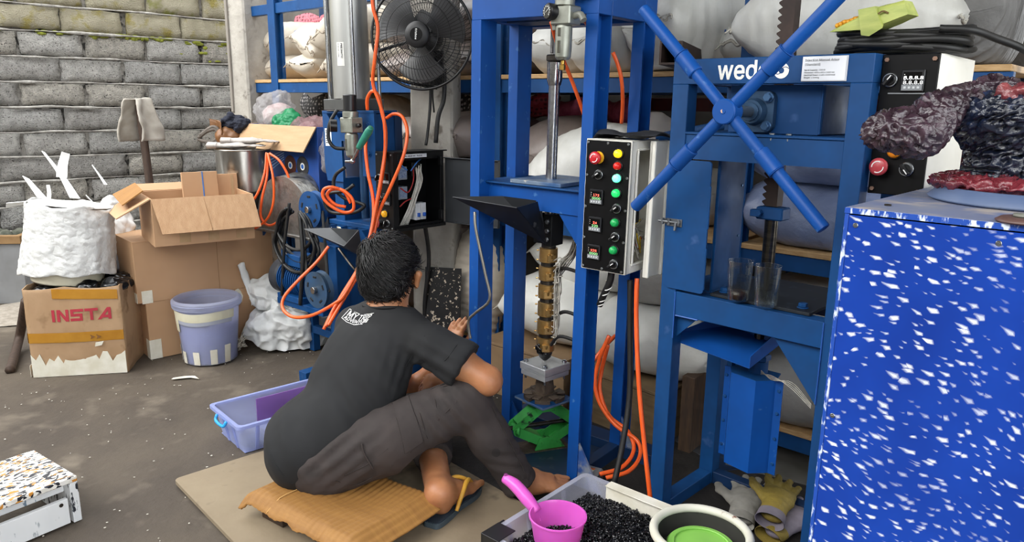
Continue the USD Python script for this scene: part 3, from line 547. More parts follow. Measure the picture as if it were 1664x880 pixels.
# filter regulator on the top beam
FC = PF.P(916, 60, -.05); FC = A([FC[0] - .0135 * 1.48, -.05, 0])
fr = part(pp, 'filter_regulator', cat(bx(FC[0] - .035, FC[0] + .035, -.075, -.012, 1.505, 1.56, .004), cyl((FC[0], -.05, 1.56), (FC[0], -.05, 1.585), .030), bx(FC[0] - .015, FC[0] + .015, -.03, .0, 1.51, 1.56)), mt('grey_die_cast', '#9d9f94', '#85877d', sc=20, r=.35, m=.6))
part(fr, 'bowl', lathe([(0, 1.405), (.018, 1.406), (.024, 1.414), (.0255, 1.44), (.0255, 1.498), (.022, 1.505), (0, 1.505)], 28, (FC[0], -.05, 0)), mt('grey_die_cast', '')); part(fr, 'sight_slot', cat(bx(FC[0] - .004, FC[0] + .006, -.0768, -.074, 1.425, 1.46, .002), bx(FC[0] - .004, FC[0] + .006, -.0768, -.074, 1.472, 1.496, .002)), mt('slot_dark', '#4c4a40', r=.2))
part(fr, 'drain', cat(cyl((FC[0], -.05, 1.405), (FC[0], -.05, 1.392), .006), hexnut((FC[0], -.05, 1.392), (0, 0, -1), .009, .016)), mt('yellow_brass', '#c39b4e', r=.3, m=1)); part(fr, 'knob', cyl((FC[0], -.05, 1.585), (FC[0], -.05, 1.66), .028, b=.004), BLACKP)
part(fr, 'elbow', tube([(FC[0] + .035, -.05, 1.53), (FC[0] + .06, -.055, 1.532), (FC[0] + .075, -.06, 1.515)], .010, 10), mt('grey_fitting', '#77786f', r=.4)); part(fr, 'bracket', bx(FC[0] - .05, FC[0] + .06, -.03, -.004, 1.585, 1.596), DSTEEL)
ga = A([FC[0] - .030, -.08, 1.542]); gd = A([-.35, -1, .05]); gd /= np.linalg.norm(gd)
gg = part(pp, 'pressure_gauge', cyl(ga - gd * .02, ga + gd * .012, .024, n=28, b=.003), BLACKP)
def on_disc(m, c, d):       # lay a flat shape (xy plane, up = y) on a dial at c facing d
    d = A(d, float) / np.linalg.norm(d); x = np.cross([0, 0, 1.], d); x /= np.linalg.norm(x); y = np.cross(d, x); m = m.copy(); m.vertices = c + np.outer(m.vertices[:, 0], x) + np.outer(m.vertices[:, 1], y) + np.outer(m.vertices[:, 2], d); return m
part(gg, 'dial', on_disc(tf(cyl((0, 0, 0), (0, 0, .0008), .0205, n=28, b=.0001)), ga + gd * .0125, gd), mt('dial_black', '#08080a', r=.2)); tk = [tf(bc((.016, 0, 0), (.004, .0013, .0006)), rz=a) for a in range(-45, 226, 27)] + [tf(bc((.013, 0, 0), (.0012, .006, .0006)), rz=a) for a in range(-40, 226, 15)]
part(gg, 'markings', on_disc(cat(*tk, tf(bc((.004, 0, .0004), (.02, .0016, .0006)), rz=35)), ga + gd * .0138, gd), mt('print_white', '#e8e8e4', r=.5)); part(gg, 'fitting', tube([ga + [0, .02, -.024], ga + [.004, .022, -.05]], .009, 8), mt('grey_fitting', ''))
# white control box with black panel
kb = thing('control_box', 'white control box with black panel of lamps and knobs beside the tall press', 'control box', PF.w(.048, -.03, .775), -PF.yaw, ry=.77)
KW, KH, KD = .156, .402, .17
part(kb, 'shell', cat(bx(0, KW, .004, .02, 0, KH), bx(0, .004, .004, KD, 0, KH), bx(0, KW, .004, KD, KH - .004, KH), bx(0, KW, .004, KD, 0, .004), bx(0, KW, KD - .004, KD, 0, KH), bx(KW - .004, KW, .004, .035, 0, KH), bx(KW - .004, KW, KD - .02, KD, 0, KH), bx(KW - .004, KW, .035, KD - .02, 0, .03), bx(KW - .004, KW, .035, KD - .02, KH - .03, KH)), WHITEM)
part(kb, 'opening_frame', cat(bx(KW, KW + .006, .036, .042, .03, KH - .03), bx(KW, KW + .006, KD - .03, KD - .022, .03, KH - .03), bx(KW, KW + .006, .036, KD - .022, .024, .03), bx(KW, KW + .006, .036, KD - .022, KH - .03, KH - .024)), WHITEM)
part(kb, 'door', tf(cat(bx(0, .012, 0, .085, -.012, KH + .0, .004), bx(.0, .02, .075, .085, -.012, KH, .004), bx(.0, .02, 0, .010, -.012, KH, .004)), (KW + .028, .062, .0), rz=-6), WHITEM); part(kb, 'hinge', cyl((KW + .015, .14, .06), (KW + .015, .14, .34), .004), ZINC)
part(kb, 'panel', bx(.004, KW - .004, -.001, .004, .004, KH - .004, .001), mt('black_panel', '#09090a', '#0e0e10', sc=40, r=.4, specular_ior_level=.2))
fx_, fz_ = lambda u: u * KW, lambda v: (1 - v) * KH
def screw(par, x, z, r=.0042, y=-.001): part(par, 'screw', cat(cyl((x, y, z), (x, y - .0022, z), r, n=14), bx(x - r * .6, x + r * .6, y - .0028, y - .0018, z - .0005, z + .0005, .0002)), ZINC)
for u, v in ((.06, .025), (.5, .025), (.94, .025), (.06, .27), (.95, .27), (.06, .51), (.95, .51), (.06, .75), (.95, .75), (.06, .975), (.5, .975), (.94, .975)): screw(kb, fx_(u), fz_(v))
def lamp(par, name, x, z, lit, dark, s, r=.0125, lab=None, y=-.001):
    p = part(par, name, cyl((x, y, z), (x, y - .004, z), r + .0035, n=24, b=.001), mt('bezel_black', '#1a1a1c', r=.3)); part(p, 'lens', lathe([(0, .016), (r * .6, .015), (r * .93, .011), (r, .003), (r, 0), (0, 0)], 24).apply_transform(Rm(90)).apply_translation((x, y - .003, z)), glow('lamp_' + dark.strip('#') + str(s).replace('.', '_'), lit, s, dark), True, label=lab)
def stop(par, x, z, c='#c1222b', ring=True, r=.019, y=-.001):
    p = part(par, 'emergency_stop', cat(cyl((x + .0, y, z), (x, y - .016, z), .013), *( [cyl((x, y, z), (x, y - .004, z), r * .98, n=28)] if ring else [])), mt('stop_yellow', '#e2a923', r=.4) if ring else ZINC); part(p, 'mushroom', lathe([(0, .030), (r * .7, .029), (r, .025), (r, .019), (r * .7, .014), (0, .014)], 28).apply_transform(Rm(90)).apply_translation((x, y, z)), mt('stop_' + c[1:], c, r=.35), True)
    for a in (70, 250): part(p, 'arrow_mark', tf(pr(LineString([(r * .62 * math.cos(t), r * .62 * math.sin(t)) for t in np.radians(np.linspace(a, a + 110, 12))]).buffer(.0012), 0, .0006), (x, y - .0295, z), rx=90), mt('print_white', ''))
def selector(par, x, z, a=35, r=.013, y=-.001, ring=ZINC):
    p = part(par, 'selector_knob', cat(cyl((x, y, z), (x, y - .005, z), r + .002, n=24), ), ring); part(p, 'grip', cat(cyl((x, y - .005, z), (x, y - .010, z), r * .85, n=24), tf(bc((0, -.004, 0), (r * 2.1, .013, r * .62), .002), (x, y - .013, z), ry=-a)), BLACKP); part(p, 'pointer', tf(bc((r * .45, -.0108, 0), (r * .9, .0008, .0026), .0002), (x, y - .013, z), ry=-a), mt('print_white', ''))
def pid(par, x, z, top, bot, w=.046, y=-.001, on=True, tc='#ff5a4a', bcol='#8fd08a'):
    p = part(par, 'temperature_controller', cat(bx(x - w / 2, x + w / 2, y - .007, y, z - w / 2, z + w / 2, .002)), mt('controller_black', '#1b1c1f', r=.3)); part(p, 'screen', bx(x - w * .40, x + w * .40, y - .0076, y - .0066, z - w * .12, z + w * .38, .0003), mt('screen_black', '#060607', r=.1))
    for s, dz, mm in ((top, .13, glow('digit_' + tc[1:], tc, 2.2 if on else .0)), (bot, -.08, glow('digit_' + bcol[1:], bcol, .7 if on else 0.0))):
        if s: m = text(s, w * .15, .0004, True, True); m.vertices *= [1.25, 1, 1]; part(p, 'digits', tf(upright(m), (x + w * .04, y - .0078, z + w * dz)), mm)
    part(p, 'key_strip', bx(x - w * .44, x + w * .44, y - .0078, y - .0066, z - w * .44, z - w * .18, .0005), mt('key_grey', '#86898c', r=.5))
    for k in range(4): part(p, 'key', bx(x - w * .34 + k * w * .19, x - w * .24 + k * w * .19, y - .009, y - .0076, z - w * .36, z - w * .26, .0004), mt('key_pale', '#c9ccce', r=.5))
    for k in range(3): part(p, 'indicator', bx(x - w * .37, x - w * .33, y - .0082, y - .0076, z + w * (.02 + .12 * k), z + w * (.06 + .12 * k), .0002), mt('print_white', ''))
stop(kb, fx_(.31), fz_(.135)); lamp(kb, 'indicator_lamp', fx_(.75), fz_(.095), '#ffd21f', '#e8c020', .9, lab='lit yellow lamp'); lamp(kb, 'push_button', fx_(.75), fz_(.185), '#ff3020', '#c8201c', .12, r=.0115, lab='red button')
selector(kb, fx_(.33), fz_(.262)); lamp(kb, 'indicator_lamp', fx_(.75), fz_(.275), '#4dffb0', '#9affd0', 1.6, lab='brightly lit green lamp'); lamp(kb, 'push_button', fx_(.75), fz_(.385), '#24d868', '#1fae5c', .75, lab='lit green button')
for i, (v, a_, b_) in enumerate(((.43, '173', '0000'), (.64, '26', '220'), (.855, '225', '0000'))): pid(kb, fx_(.31), fz_(v), a_, b_)
for v in (.50, .715, .925): selector(kb, fx_(.77), fz_(v), 38)
for v in (.605, .815): lamp(kb, 'push_button', fx_(.76), fz_(v), '#24d868', '#1c9a50', .10, lab='green button')
ws = [tube([(.13 + rng.uniform(-.03, .02), .07 + rng.uniform(0, .08), .05 + rng.uniform(0, .05)), (.12 + rng.uniform(-.03, .03), .08 + rng.uniform(-.02, .03), .10 + rng.uniform(0, .04)), (.14, .08 + rng.uniform(0, .06), .02 + rng.uniform(.0, .14))], .0022, 5) for _ in range(26)]
part(kb, 'inner_wires', cat(*ws[:20]), mt('pale_wire', '#cfccc4', '#9c9992', sc=40, r=.5), True, kind='stuff'); part(kb, 'red_wire', cat(*ws[20:23]), mt('red_wire', '#c12d2d', r=.4), True); part(kb, 'yellow_wire', cat(*ws[23:]), mt('yellow_wire', '#d0b02c', r=.4), True)
part(kb, 'terminal_block', cat(*[bx(.06 + .012 * i, .070 + .012 * i, .06, .10, .15, .19) for i in range(7)]), BLACKP)
part(kb, 'conduit', tube([(.085, .05, .0), (.08, .05, -.04), (.055, .06, -.09), (.035, .07, -.13)], .011, 10), RUBBER, True); part(kb, 'spiral_wrap', cat(*[tf(torus(.0115, .0022, 14, 5), p_, rx=20, ry=-20) for p_ in ((.072, .055, -.065), (.06, .06, -.085), (.047, .066, -.11), (.04, .07, -.125))]), mt('print_white', ''), True)
# black cloth on the box
solo('rag', tf(bump_along(grid_sheet(lambda u, v: np.stack([-.03 + .24 * u, .02 + .12 * v, .012 + .012 * np.sin(u * 7) * np.sin(v * 5) - .11 * np.maximum(0, .16 - u) * 3.2], -1), 26, 14, .003), .006, 30, 2), PF.w(.06, -.02, 1.178), rz=-PF.yaw), mt('black_cloth', '#22242a', '#191a1e', sc=20, r=.85), 'strip of black cloth lying along the top of the white control box', 'cloth', smooth=True)
# mould, pedestal, plate and jack under the barrel
mc = PF.w(cx + .006, cy, 0); mo = thing('injection_mould', 'square grey aluminium mould block bolted together under the brass barrel', 'mould', mc + [0, 0, .298], 42)
MH = .066
part(mo, 'upper_plate', bx(-MH, MH, -MH, MH, .024, .052, .002), ALU); part(mo, 'lower_plate', bx(-MH + .003, MH - .003, -MH + .003, MH - .003, .004, .0235, .002), ALU)
for x in (-1, 1):
    for y in (-1, 1): part(mo, 'bolt', cat(cyl((x * .05, y * .05, .052), (x * .05, y * .05, .060), .009, n=16), hexnut((x * .05, y * .05, .0595), (0, 0, 1), .006, .003), cyl((x * .05, y * .05, -.012), (x * .05, y * .05, .004), .004)), ZINC)
pd = thing('mould_stand', 'brown tapered iron pedestal on a toothed round flange under the mould', 'stand', mc + [0, 0, .213], 42); IRON = mt('brown_cast_iron', '#6a5c4f', '#4c4138', sc=20, r=.5, m=.5, b=.3, bs=60)
part(pd, 'pedestal', loft([[(x * w, y * w, z) for x, y in ((-1, -1), (1, -1), (1, 1), (-1, 1))] for w, z in ((.036, .014), (.035, .022), (.026, .024), (.022, .075), (.030, .078), (.030, .084))]), IRON, 20)
fl = Point(0, 0).buffer(.078, 8)
for a in range(0, 360, 60): fl = fl.difference(affinity.rotate(sbox(.05, -.012, .1, .012), a + 10, origin=(0, 0)))
part(pd, 'flange', pr(fl, 0, .014), IRON)
for a in range(20, 380, 60): part(pd, 'clamp_jaw', tf(bx(.045, .076, -.014, .014, .0145, .02), rz=a), IRON)
sp_ = thing('support_plate', 'blue steel plate with worn edges lying on the green jack', 'plate', mc + [0, 0, .202], 40); part(sp_, 'plate', bx(-.078, .078, -.078, .078, 0, .0105), BLUE2)
part(sp_, 'worn_edge', cat(bx(-.0785, .0785, -.0788, -.0776, .002, .009), bx(-.0788, -.0776, -.078, .078, .002, .009)), mt('scuffed_blue', ''))
GREEN = mt('green_jack_paint', '#43b052', '#36943f', sc=9, r=.42, c3='#1f2b20', sc3=22, lo3=.62, hi3=.7)
jk = thing('scissor_jack', 'green steel scissor jack holding up the mould plate', 'jack', mc + [0, 0, .016], 20); JB = cat
def arm(p, q, w, y): d = A([q[0] - p[0], q[1] - p[1]]); L = np.linalg.norm(d); a = math.degrees(math.atan2(d[1], d[0])); s_ = LineString([(0, 0), (L, 0)]).buffer(w, 6); return tf(cat(pr(s_, y, y + .003, 'xz'), pr(s_, -y - .003, -y, 'xz'), bx(.012, L - .012, -y, y, w - .004, w)), (p[0], 0, p[1]), ry=-a)
for sx in (-1, 1):
    part(jk, 'lower_arm', arm((sx * .115, .085), (sx * .015, .03), .017, .030), GREEN); part(jk, 'upper_arm', arm((sx * .115, .095), (sx * .02, .165), .017, .024), GREEN)
    part(jk, 'trunnion', cat(cyl((sx * .115, -.036, .09), (sx * .115, .036, .09), .012), cyl((sx * .115 - .004, -.037, .09), (sx * .115 + .004, -.042, .09), .016)), GREEN)
part(jk, 'base_bracket', cat(pr([(-.05, 0), (.075, 0), (.05, .035), (.02, .05), (-.03, .05)], -.038, -.034, 'xz'), pr([(-.05, 0), (.075, 0), (.05, .035), (.02, .05), (-.03, .05)], .034, .038, 'xz')), GREEN); part(jk, 'base_plate', bx(-.10, .09, -.05, .05, -.0, .004), IRON)
part(jk, 'head', cat(bx(-.04, .04, -.03, .03, .172, .186), pr([(-.04, .15), (.04, .15), (.04, .18), (-.04, .18)], -.034, -.03, 'xz')), GREEN); part(jk, 'screw_rod', cyl((-.15, 0, .09), (.17, 0, .09), .008), DSTEEL)
for x in (-.02, .02): part(jk, 'rivet', cyl((x, -.042, .033), (x, -.038, .033), .006, n=12), GREEN)
# grey foot switch box and the cable
fs = thing('foot_switch', 'grey plastic junction box with orange label at the foot of the tall press', 'switch box', gp(955, 786, .0) * A([1, 1, 0]), -30); part(fs, 'body', bx(-.045, .045, -.035, .03, 0, .058, .005), mt('grey_plastic', '#77797b', r=.45)); part(fs, 'label', bx(-.026, .022, -.022, .012, .058, .0586), PAPERW); part(fs, 'label_band', bx(-.026, .022, .0, .012, .0586, .059), mt('label_orange', '#c8642c', r=.6)); part(fs, 'cable_gland', cyl((.045, 0, .02), (.06, 0, .02), .008), BLACKP)

# ================================================================ the manual arbor press
WF = Fr(gp(1053, 832) * A([1, 1, 0]), 44)
wp = thing('arbor_press', 'blue manual arbor press with big four-spoked handwheel and white lettering', 'press machine', WF.O, -WF.yaw)
WW, ZT = .537, 1.402
for x, y in ((0, 0), (WW - .05, 0), (0, .31), (WW - .05, .31)): part(wp, 'leg', bx(x, x + .05, y, y + .05, .0 if y else .0, ZT - .067 if y == 0 else ZT - .067), BLUE2)
part(wp, 'top_beam', bx(0, WW, 0, .055, ZT - .067, ZT), BLUE2, label='front top beam carrying the white lettering'); part(wp, 'top_beam', bx(0, WW, .305, .36, ZT - .067, ZT), BLUE2)
for x in (0, WW - .05): part(wp, 'side_beam', bx(x, x + .05, .056, .304, ZT - .067, ZT), BLUE2); part(wp, 'foot_rail', bx(x + .002, x + .048, .05, .31, .0, .045), BLUE2); part(wp, 'middle_rail', bx(x + .002, x + .048, .05, .31, .69, .742), BLUE2)
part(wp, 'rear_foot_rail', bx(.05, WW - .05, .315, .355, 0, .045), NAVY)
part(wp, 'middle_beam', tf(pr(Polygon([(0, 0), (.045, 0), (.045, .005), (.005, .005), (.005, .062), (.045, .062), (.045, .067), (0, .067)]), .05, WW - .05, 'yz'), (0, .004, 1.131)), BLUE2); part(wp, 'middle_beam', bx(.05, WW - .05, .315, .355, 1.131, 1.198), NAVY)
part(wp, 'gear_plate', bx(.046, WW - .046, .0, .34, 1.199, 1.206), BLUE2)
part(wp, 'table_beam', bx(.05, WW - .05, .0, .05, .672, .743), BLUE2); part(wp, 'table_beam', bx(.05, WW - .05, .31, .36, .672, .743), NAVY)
DTAB = mt('dark_table_plate', '#1b2027', '#12161c', sc=9, r=.55, c3='#2c3540', sc3=20)
part(wp, 'table_plate', bx(.15, .44, .022, .34, .744, .753), DTAB)
for x, y in ((.175, .06), (.405, .06), (.17, .30), (.41, .30)): part(wp, 'table_bolt', cat(cyl((x, y, .753), (x, y, .756), .015), hexnut((x, y, .756), (0, 0, 1), .012, .011)), BLUE2)
GW = BLUE2
part(wp, 'corner_gusset', pr([(.05, .672), (.12, .672), (.05, .60)], .02, .026, 'xz'), BLUE2); part(wp, 'corner_gusset', pr([(WW - .05, .672), (WW - .19, .672), (WW - .05, .50)], .02, .026, 'xz'), BLUE2)
part(wp, 'weld_seam', cat(*[tube([(x, -.001, z0), (x + .0008, -.002, (z0 + z1) / 2), (x, -.001, z1)], .0022, 5) for x, z0, z1 in ((.05, .60, .742), (WW - .05, .52, .742))], tube([(.055, -.001, .671), (.13, -.002, .672)], .0024, 5)), mt('weld_bead', '#2a5aa6', r=.4))
# gear housing with flanged bearing and shaft
part(wp, 'gear_housing', cat(bx(.148, .40, .058, .075, 1.207, 1.333), bx(.148, .16, .076, .30, 1.207, 1.333), bx(.388, .40, .076, .30, 1.207, 1.333), bx(.16, .388, .29, .30, 1.207, 1.333)), BLUE2)
part(wp, 'housing_rib', tube([(.402, .058, 1.21), (.402, .057, 1.27), (.402, .058, 1.33)], .003, 6), BLUE2)
bcx, bcz = .232, 1.264
bf = part(wp, 'flange_bearing', pr(sbox(bcx - .033, bcz - .033, bcx + .033, bcz + .033).buffer(.020, 6), .038, .056, 'xz'), mt('blue_grey_cast', '#34516f', '#2b4560', sc=18, r=.4, m=.4)); part(bf, 'bearing_ring', cat(cyl((bcx, .038, bcz), (bcx, .016, bcz), .036, .031, n=32), cyl((bcx, .016, bcz), (bcx, .008, bcz), .024, n=32)), mt('blue_grey_cast', ''))
for x in (-1, 1):
    for z in (-1, 1): part(bf, 'bolt', cat(cyl((bcx + x * .037, .038, bcz + z * .037), (bcx + x * .037, .034, bcz + z * .037), .014), hexnut((bcx + x * .037, .034, bcz + z * .037), (0, -1, 0), .0115, .010)), mt('blue_bolt', '#4a6c92', r=.35, m=.6))
part(wp, 'drive_shaft', cyl((bcx, .06, bcz), (bcx, -.10, bcz), .0145, n=24), mt('worn_shaft', '#6f7880', r=.35, m=.8))
for x in (.30, .125, .345): part(wp, 'plate_bolt', cat(hexnut((x, .012, 1.206), (0, 0, 1), .008, .005), cyl((x, .012, 1.14), (x, .012, 1.199), .005), hexnut((x, .012, 1.199), (0, 0, -1), .009, .008), cyl((x, .012, 1.163 if x == .30 else 1.178), (x, .012, 1.19), .0065)), ZINC)
# handwheel: four pipe spokes
hx, hy, hz = .236, -.115, 1.264
hw = part(wp, 'handwheel', cat(cyl((hx, hy - .022, hz), (hx, hy + .022, hz), .032, n=36, b=.003), cyl((hx, hy - .024, hz), (hx, hy - .0215, hz), .006, n=14)), BLUE, label='blue four-spoked handwheel')
for a in (45, 135, 225, 315):
    d = A([math.cos(math.radians(a + .5)), 0, math.sin(math.radians(a + .5))]); c = A([hx, hy, hz])
    part(hw, 'spoke', cat(cyl(c + d * .028, c + d * .15, .0155, n=24), cyl(c + d * .15, c + d * .378, .0165, n=24, b=.002)), BLUE); part(hw, 'coupling', cat(cyl(c + d * .135, c + d * .20, .0205, n=28, b=.002), cyl(c + d * .1999, c + d * .2016, .0216, n=28)), BLUE)
part(hw, 'paint_chip', bump_along(tf(trimesh.creation.icosphere(1, 1), (hx - .002, hy - .0225, hz), sc=A([.004, .002, .006])), .002, 200), mt('bare_chip', '#c9a58e', r=.6))
part(wp, 'rear_lever', cyl((.10, .40, 1.245), (-.30, .40, 1.165), .0165, n=20), BLUE2)
# toothed rack, clamp and ram rod
tb = [(.0, 0), (.034, 0), (.034, .86)] + [q for i in range(43, 0, -1) for q in ((.0, .02 * i), (-.011, .02 * i - .006), (-.011, .02 * i - .010))]
part(wp, 'toothed_rack', pr(Polygon(tb).buffer(0), 0, .036, 'xz').apply_translation((.226, .165, 1.0)), RUST, label='brown toothed steel bar')
part(wp, 'ram_clamp', cat(bx(.205, .285, .15, .205, .962, .998, .004), bx(.195, .225, .135, .155, .97, .99)), BLUE2); part(wp, 'clamp_bolt', hexnut((.222, .15, .981), (0, -1, 0), .008, .018), BLUE2); part(wp, 'ram_rod', cyl((.242, .18, .745), (.242, .18, .965), .0185, n=28), mt('oily_rod', '#3d3a35', '#5a554c', sc=14, r=.25, m=.9, stretch=(1, 1, 6)))
# left cupboard with door and latch
part(wp, 'cupboard', cat(bx(.051, .139, .052, .20, .745, .75), bx(.13, .139, .052, .20, .75, 1.13), bx(.051, .139, .195, .203, .75, 1.13)), BLUE2)
dr = part(wp, 'cupboard_door', pr(sbox(.016, .752, .142, 1.128).buffer(-.01).buffer(.01, 4), -.006, -.0005, 'xz'), BLUE2); part(dr, 'hinge', cat(*[cyl((.143, -.006, z), (.143, -.006, z + .12), .0035) for z in (.765, .94)]), BLUE2)
lt = part(dr, 'latch', cat(bx(.012, .062, -.009, -.006, .936, .958), bx(-.012, .008, -.004, -.0005, .94, .956)), mt('old_zinc', '#8d9194', '#6d7074', sc=30, r=.4, m=.8)); part(lt, 'bolt', cat(cyl((-.014, -.012, .948), (.058, -.012, .948), .0042), cyl((.045, -.014, .948), (.045, -.018, .925), .004), *[bx(x, x + .007, -.0165, -.008, .939, .957) for x in (-.004, .018, .05)]), mt('old_zinc', ''))
for z in (.80, .90, 1.05): part(wp, 'rivet', cyl((.1395, .185, z), (.1415, .185, z), .004, n=10), mt('blue_bolt', ''))
# scoop under the table and folded heat guard
t0, t1, t2, t3 = A([.0, .075, .583]), A([.135, .19, .618]), A([.305, .16, .60]), A([.272, .055, .548])
part(wp, 'chute', cat(poly3([t0, A([.05, .045, .575]), t3, t2, t1], .003), poly3([t0, t1, t1 + A([0, .003, .045]), t0 + A([.02, .01, .012])], .003), poly3([t1, t2, t2 + A([0, .003, .05]), t1 + A([0, .003, .045])], .003), poly3([t3, t2, t2 + A([0, 0, .05]), t3 + A([0, 0, .035])], .003)), BLUE, label='blue sheet chute under the table')
part(wp, 'barrel', cat(cyl((.242, .18, .52), (.242, .18, .74), .020, n=24)), mt('tarry_black', '')); part(wp, 'barrel_nut', cat(cyl((.242, .18, .485), (.242, .18, .535), .028), hexnut((.242, .18, .535), (0, 0, 1), .034, .02)), BLUE2)
pts = [(.145, .16), (.165, .16), (.19, .115), (.275, .10), (.315, .145), (.338, .145)]
def strip(P, z0, z1, t=.003): return pr(LineString(P).buffer(t / 2, cap_style=2, join_style=2), z0, z1)
gd_ = part(wp, 'heat_guard', cat(strip(pts, .205, .498)), BLUE, label='blue folded sheet guard with screws'); part(gd_, 'guard_top', pr([(.165, .16), (.19, .115), (.275, .10), (.315, .145), (.30, .21), (.18, .21)], .496, .499), BLUE2)
for x, y in ((.153, .158), (.328, .143)):
    for z in (.24, .32, .40, .47): part(gd_, 'screw', cyl((x, y, z), (x, y - .004, z), .005, n=10), BLUE2)
part(wp, 'heater_wires', cat(*[tube([(.26, .16,   .50 + .004 * i), (.31, .13, .515 - .004 * i), (.38, .10, .505 + .006 * i), (.455, .06, .48 + .004 * i)], .0012, 5) for i in range(4)]), mt('grey_braid', ''), True, kind='stuff')
# lettering and sign
WHT = mt('print_white_gloss', '#f2f1ea', r=.35)
m1 = text('wed', .046, .0008, True); sx = .112 / (m1.bounds[1][0] - m1.bounds[0][0]); m1.vertices *= [sx, 1, 1]
def swirl(cx_, cz_, R):
    g = Point(0, 0).buffer(R, 24).difference(Point(0, 0).buffer(R * .36, 16)); c1 = [(R * (.30 + .75 * t) * math.cos(.9 - 1.1 * t), R * (.30 + .75 * t) * math.sin(.9 - 1.1 * t)) for t in np.linspace(0, 1, 8)]
    for k in (0, 180): g = g.difference(affinity.rotate(LineString(c1), k + 20, origin=(0, 0)).buffer(R * .045))
    return affinity.translate(g, cx_, cz_)
lw = upright(m1); lw.vertices += A([.137 - lw.bounds[0][0], -.0005, 1.348])
R_ = .0195; oo = pr(unary_union([swirl(.137 + .112 + .0235, 1.3665, R_), swirl(.137 + .112 + .0235 + .0425, 1.3665, R_)]), -.0014, -.0004, 'xz')
part(wp, 'lettering', cat(lw, oo), WHT, label='white lettering on the top beam')
sg = part(wp, 'sign', bx(.368, .478, -.0035, -.0005, 1.339, 1.3985), mt('clear_sleeve', '#c9cbd0', r=.2)); part(sg, 'sheet', bx(.369, .474, -.0045, -.0034, 1.341, 1.397, .0003), mt('sheet_white', '#eef0f4', r=.5))
INK = mt('ink', '#25262a', r=.6); tl = []
for s, h_, x, z in (('Injection Manual Arbor', .0056, .375, 1.3865), ('(Standard)', .0056, .375, 1.3765), ('Barrel Capacity : 250 ml', .0033, .375, 1.3645), ('Dimension : 620 x 485 x 1400 mm', .0033, .375, 1.3585), ('Electrical Power : 1 kW / 1000 Watt', .0033, .375, 1.3525), ('Weight : ± 100 kg', .0033, .375, 1.3465)):
    q = upright(text(s, h_, .0003)); w_ = q.bounds[1][0] - q.bounds[0][0]; q.vertices *= [min(1, .092 / w_), 1, 1]; q.vertices += A([x, -.0046, z]); tl.append(q)
part(sg, 'lettering', cat(*tl), INK)
# its control box on the right
wb = thing('control_box', 'white control box with black front hanging at the right of the arbor press', 'control box', WF.w(.538, .05, 1.075), -WF.yaw)
BWD, BH, BD = .122, .325, .17
part(wb, 'shell', loft([[(x, y, z) for x, y, z in ((BWD - .001 + a, .006, b), (BWD + .012 + a * 1.2, .03, b), (BWD + .03, BD, b - .0 if b < .1 else b - .01), (.004, BD, b), (.004, .006, b))] for a, b in ((0, 0), (0, .01), (0, BH - .012), (-.008, BH))]), WHITEM, 40)
part(wb, 'panel', bx(0, BWD, -.001, .006, .0, BH, .002), mt('black_panel', ''))
for x in (.010, BWD - .010):
    for z in (.012, BH - .012): part(wb, 'corner_bolt', hexnut((x, -.001, z), (0, -1, 0), .0055, .005), mt('rusty_bolt', '#8c6f5e', r=.6, m=.4))
part(wb, 'rating_plate', bx(.02, .10, -.0018, -.001, .235, .238), mt('key_grey', ''))
selector(wb, .022, BH - .058, 52, .0145); pid(wb, .072, BH - .060, '8.8.8.8', '8.8.8.8', w=.050, tc='#e8e8e8', bcol='#e2e2e2')
lamp(wb, 'indicator_lamp', .052, .102, '#e88a18', '#d8801c', .05, .0145, 'amber lamp'); stop(wb, .026, .066, '#b8434a', False, .021); selector(wb, .082, .063, -52, .0145)
q = text('JBOX', .009, .0008, True); part(wb, 'embossed_mark', tf(q, (BWD + .0225, .09, .05), rx=90, rz=80), WHITEM)
# things lying on top of the press
cb = []
for i in range(7):
    r1, r2, z = .145 + .012 * rng.uniform(-1, 1), .085 + .01 * rng.uniform(-1, 1), .011 + .013 * (i % 4); ph = rng.uniform(0, 6)
    cb.append(tube([(r1 * math.cos(t) + .01 * math.sin(3 * t + ph), r2 * math.sin(t) + .008 * math.cos(2 * t + ph), z + .005 * math.sin(2 * t + ph)) for t in np.linspace(0, 2 * np.pi, 14, endpoint=False)], .0085, 8, 4, closed=True))
cb.append(tube([(.1, -.08, .05), (.16, -.06, .045), (.2, -.0, .028), (.235, .035, .012), (.27, .04, -.01)], .0085, 8))
solo('cable_coil', cat(*cb), RUBBER, 'coil of thick black cable on top of the arbor press and its box', 'cable', smooth=True, loc=WF.w(.55, .13, ZT + .0005), rz=-WF.yaw)
cz_ = thing('maize_cob', 'pale green husk with yellow corn kernels showing, lying on the black cable', 'corn cob', WF.w(.495, .06, ZT + .072), -WF.yaw - 8, ry=-6)
HUSK = mt('pale_green_husk', '#b3bb63', '#99a552', sc=6, r=.5, stretch=(2, 9, 9)); part(cz_, 'husk', cat(bump_along(hull([(-.085, -.03, -.008), (-.075, .03, -.008), (.02, -.036, -.018), (.02, .036, -.018), (.10, -.026, .0), (.10, .026, .0), (.02, -.03, .022), (.02, .03, .022), (.088, -.02, .034), (.088, .02, .034), (-.02, -.034, .0), (-.02, .034, .0), (-.03, .0, .02), (-.0, 0, .032)]).subdivide().subdivide(), .002, 40, 3), hull([(-.01, -.037, .03), (.03, -.038, .03), (.05, -.040, -.022), (.02, -.043, -.036), (-.0, -.041, -.03), (.0, .03, .034), (.03, .03, .034)])), HUSK, 50)
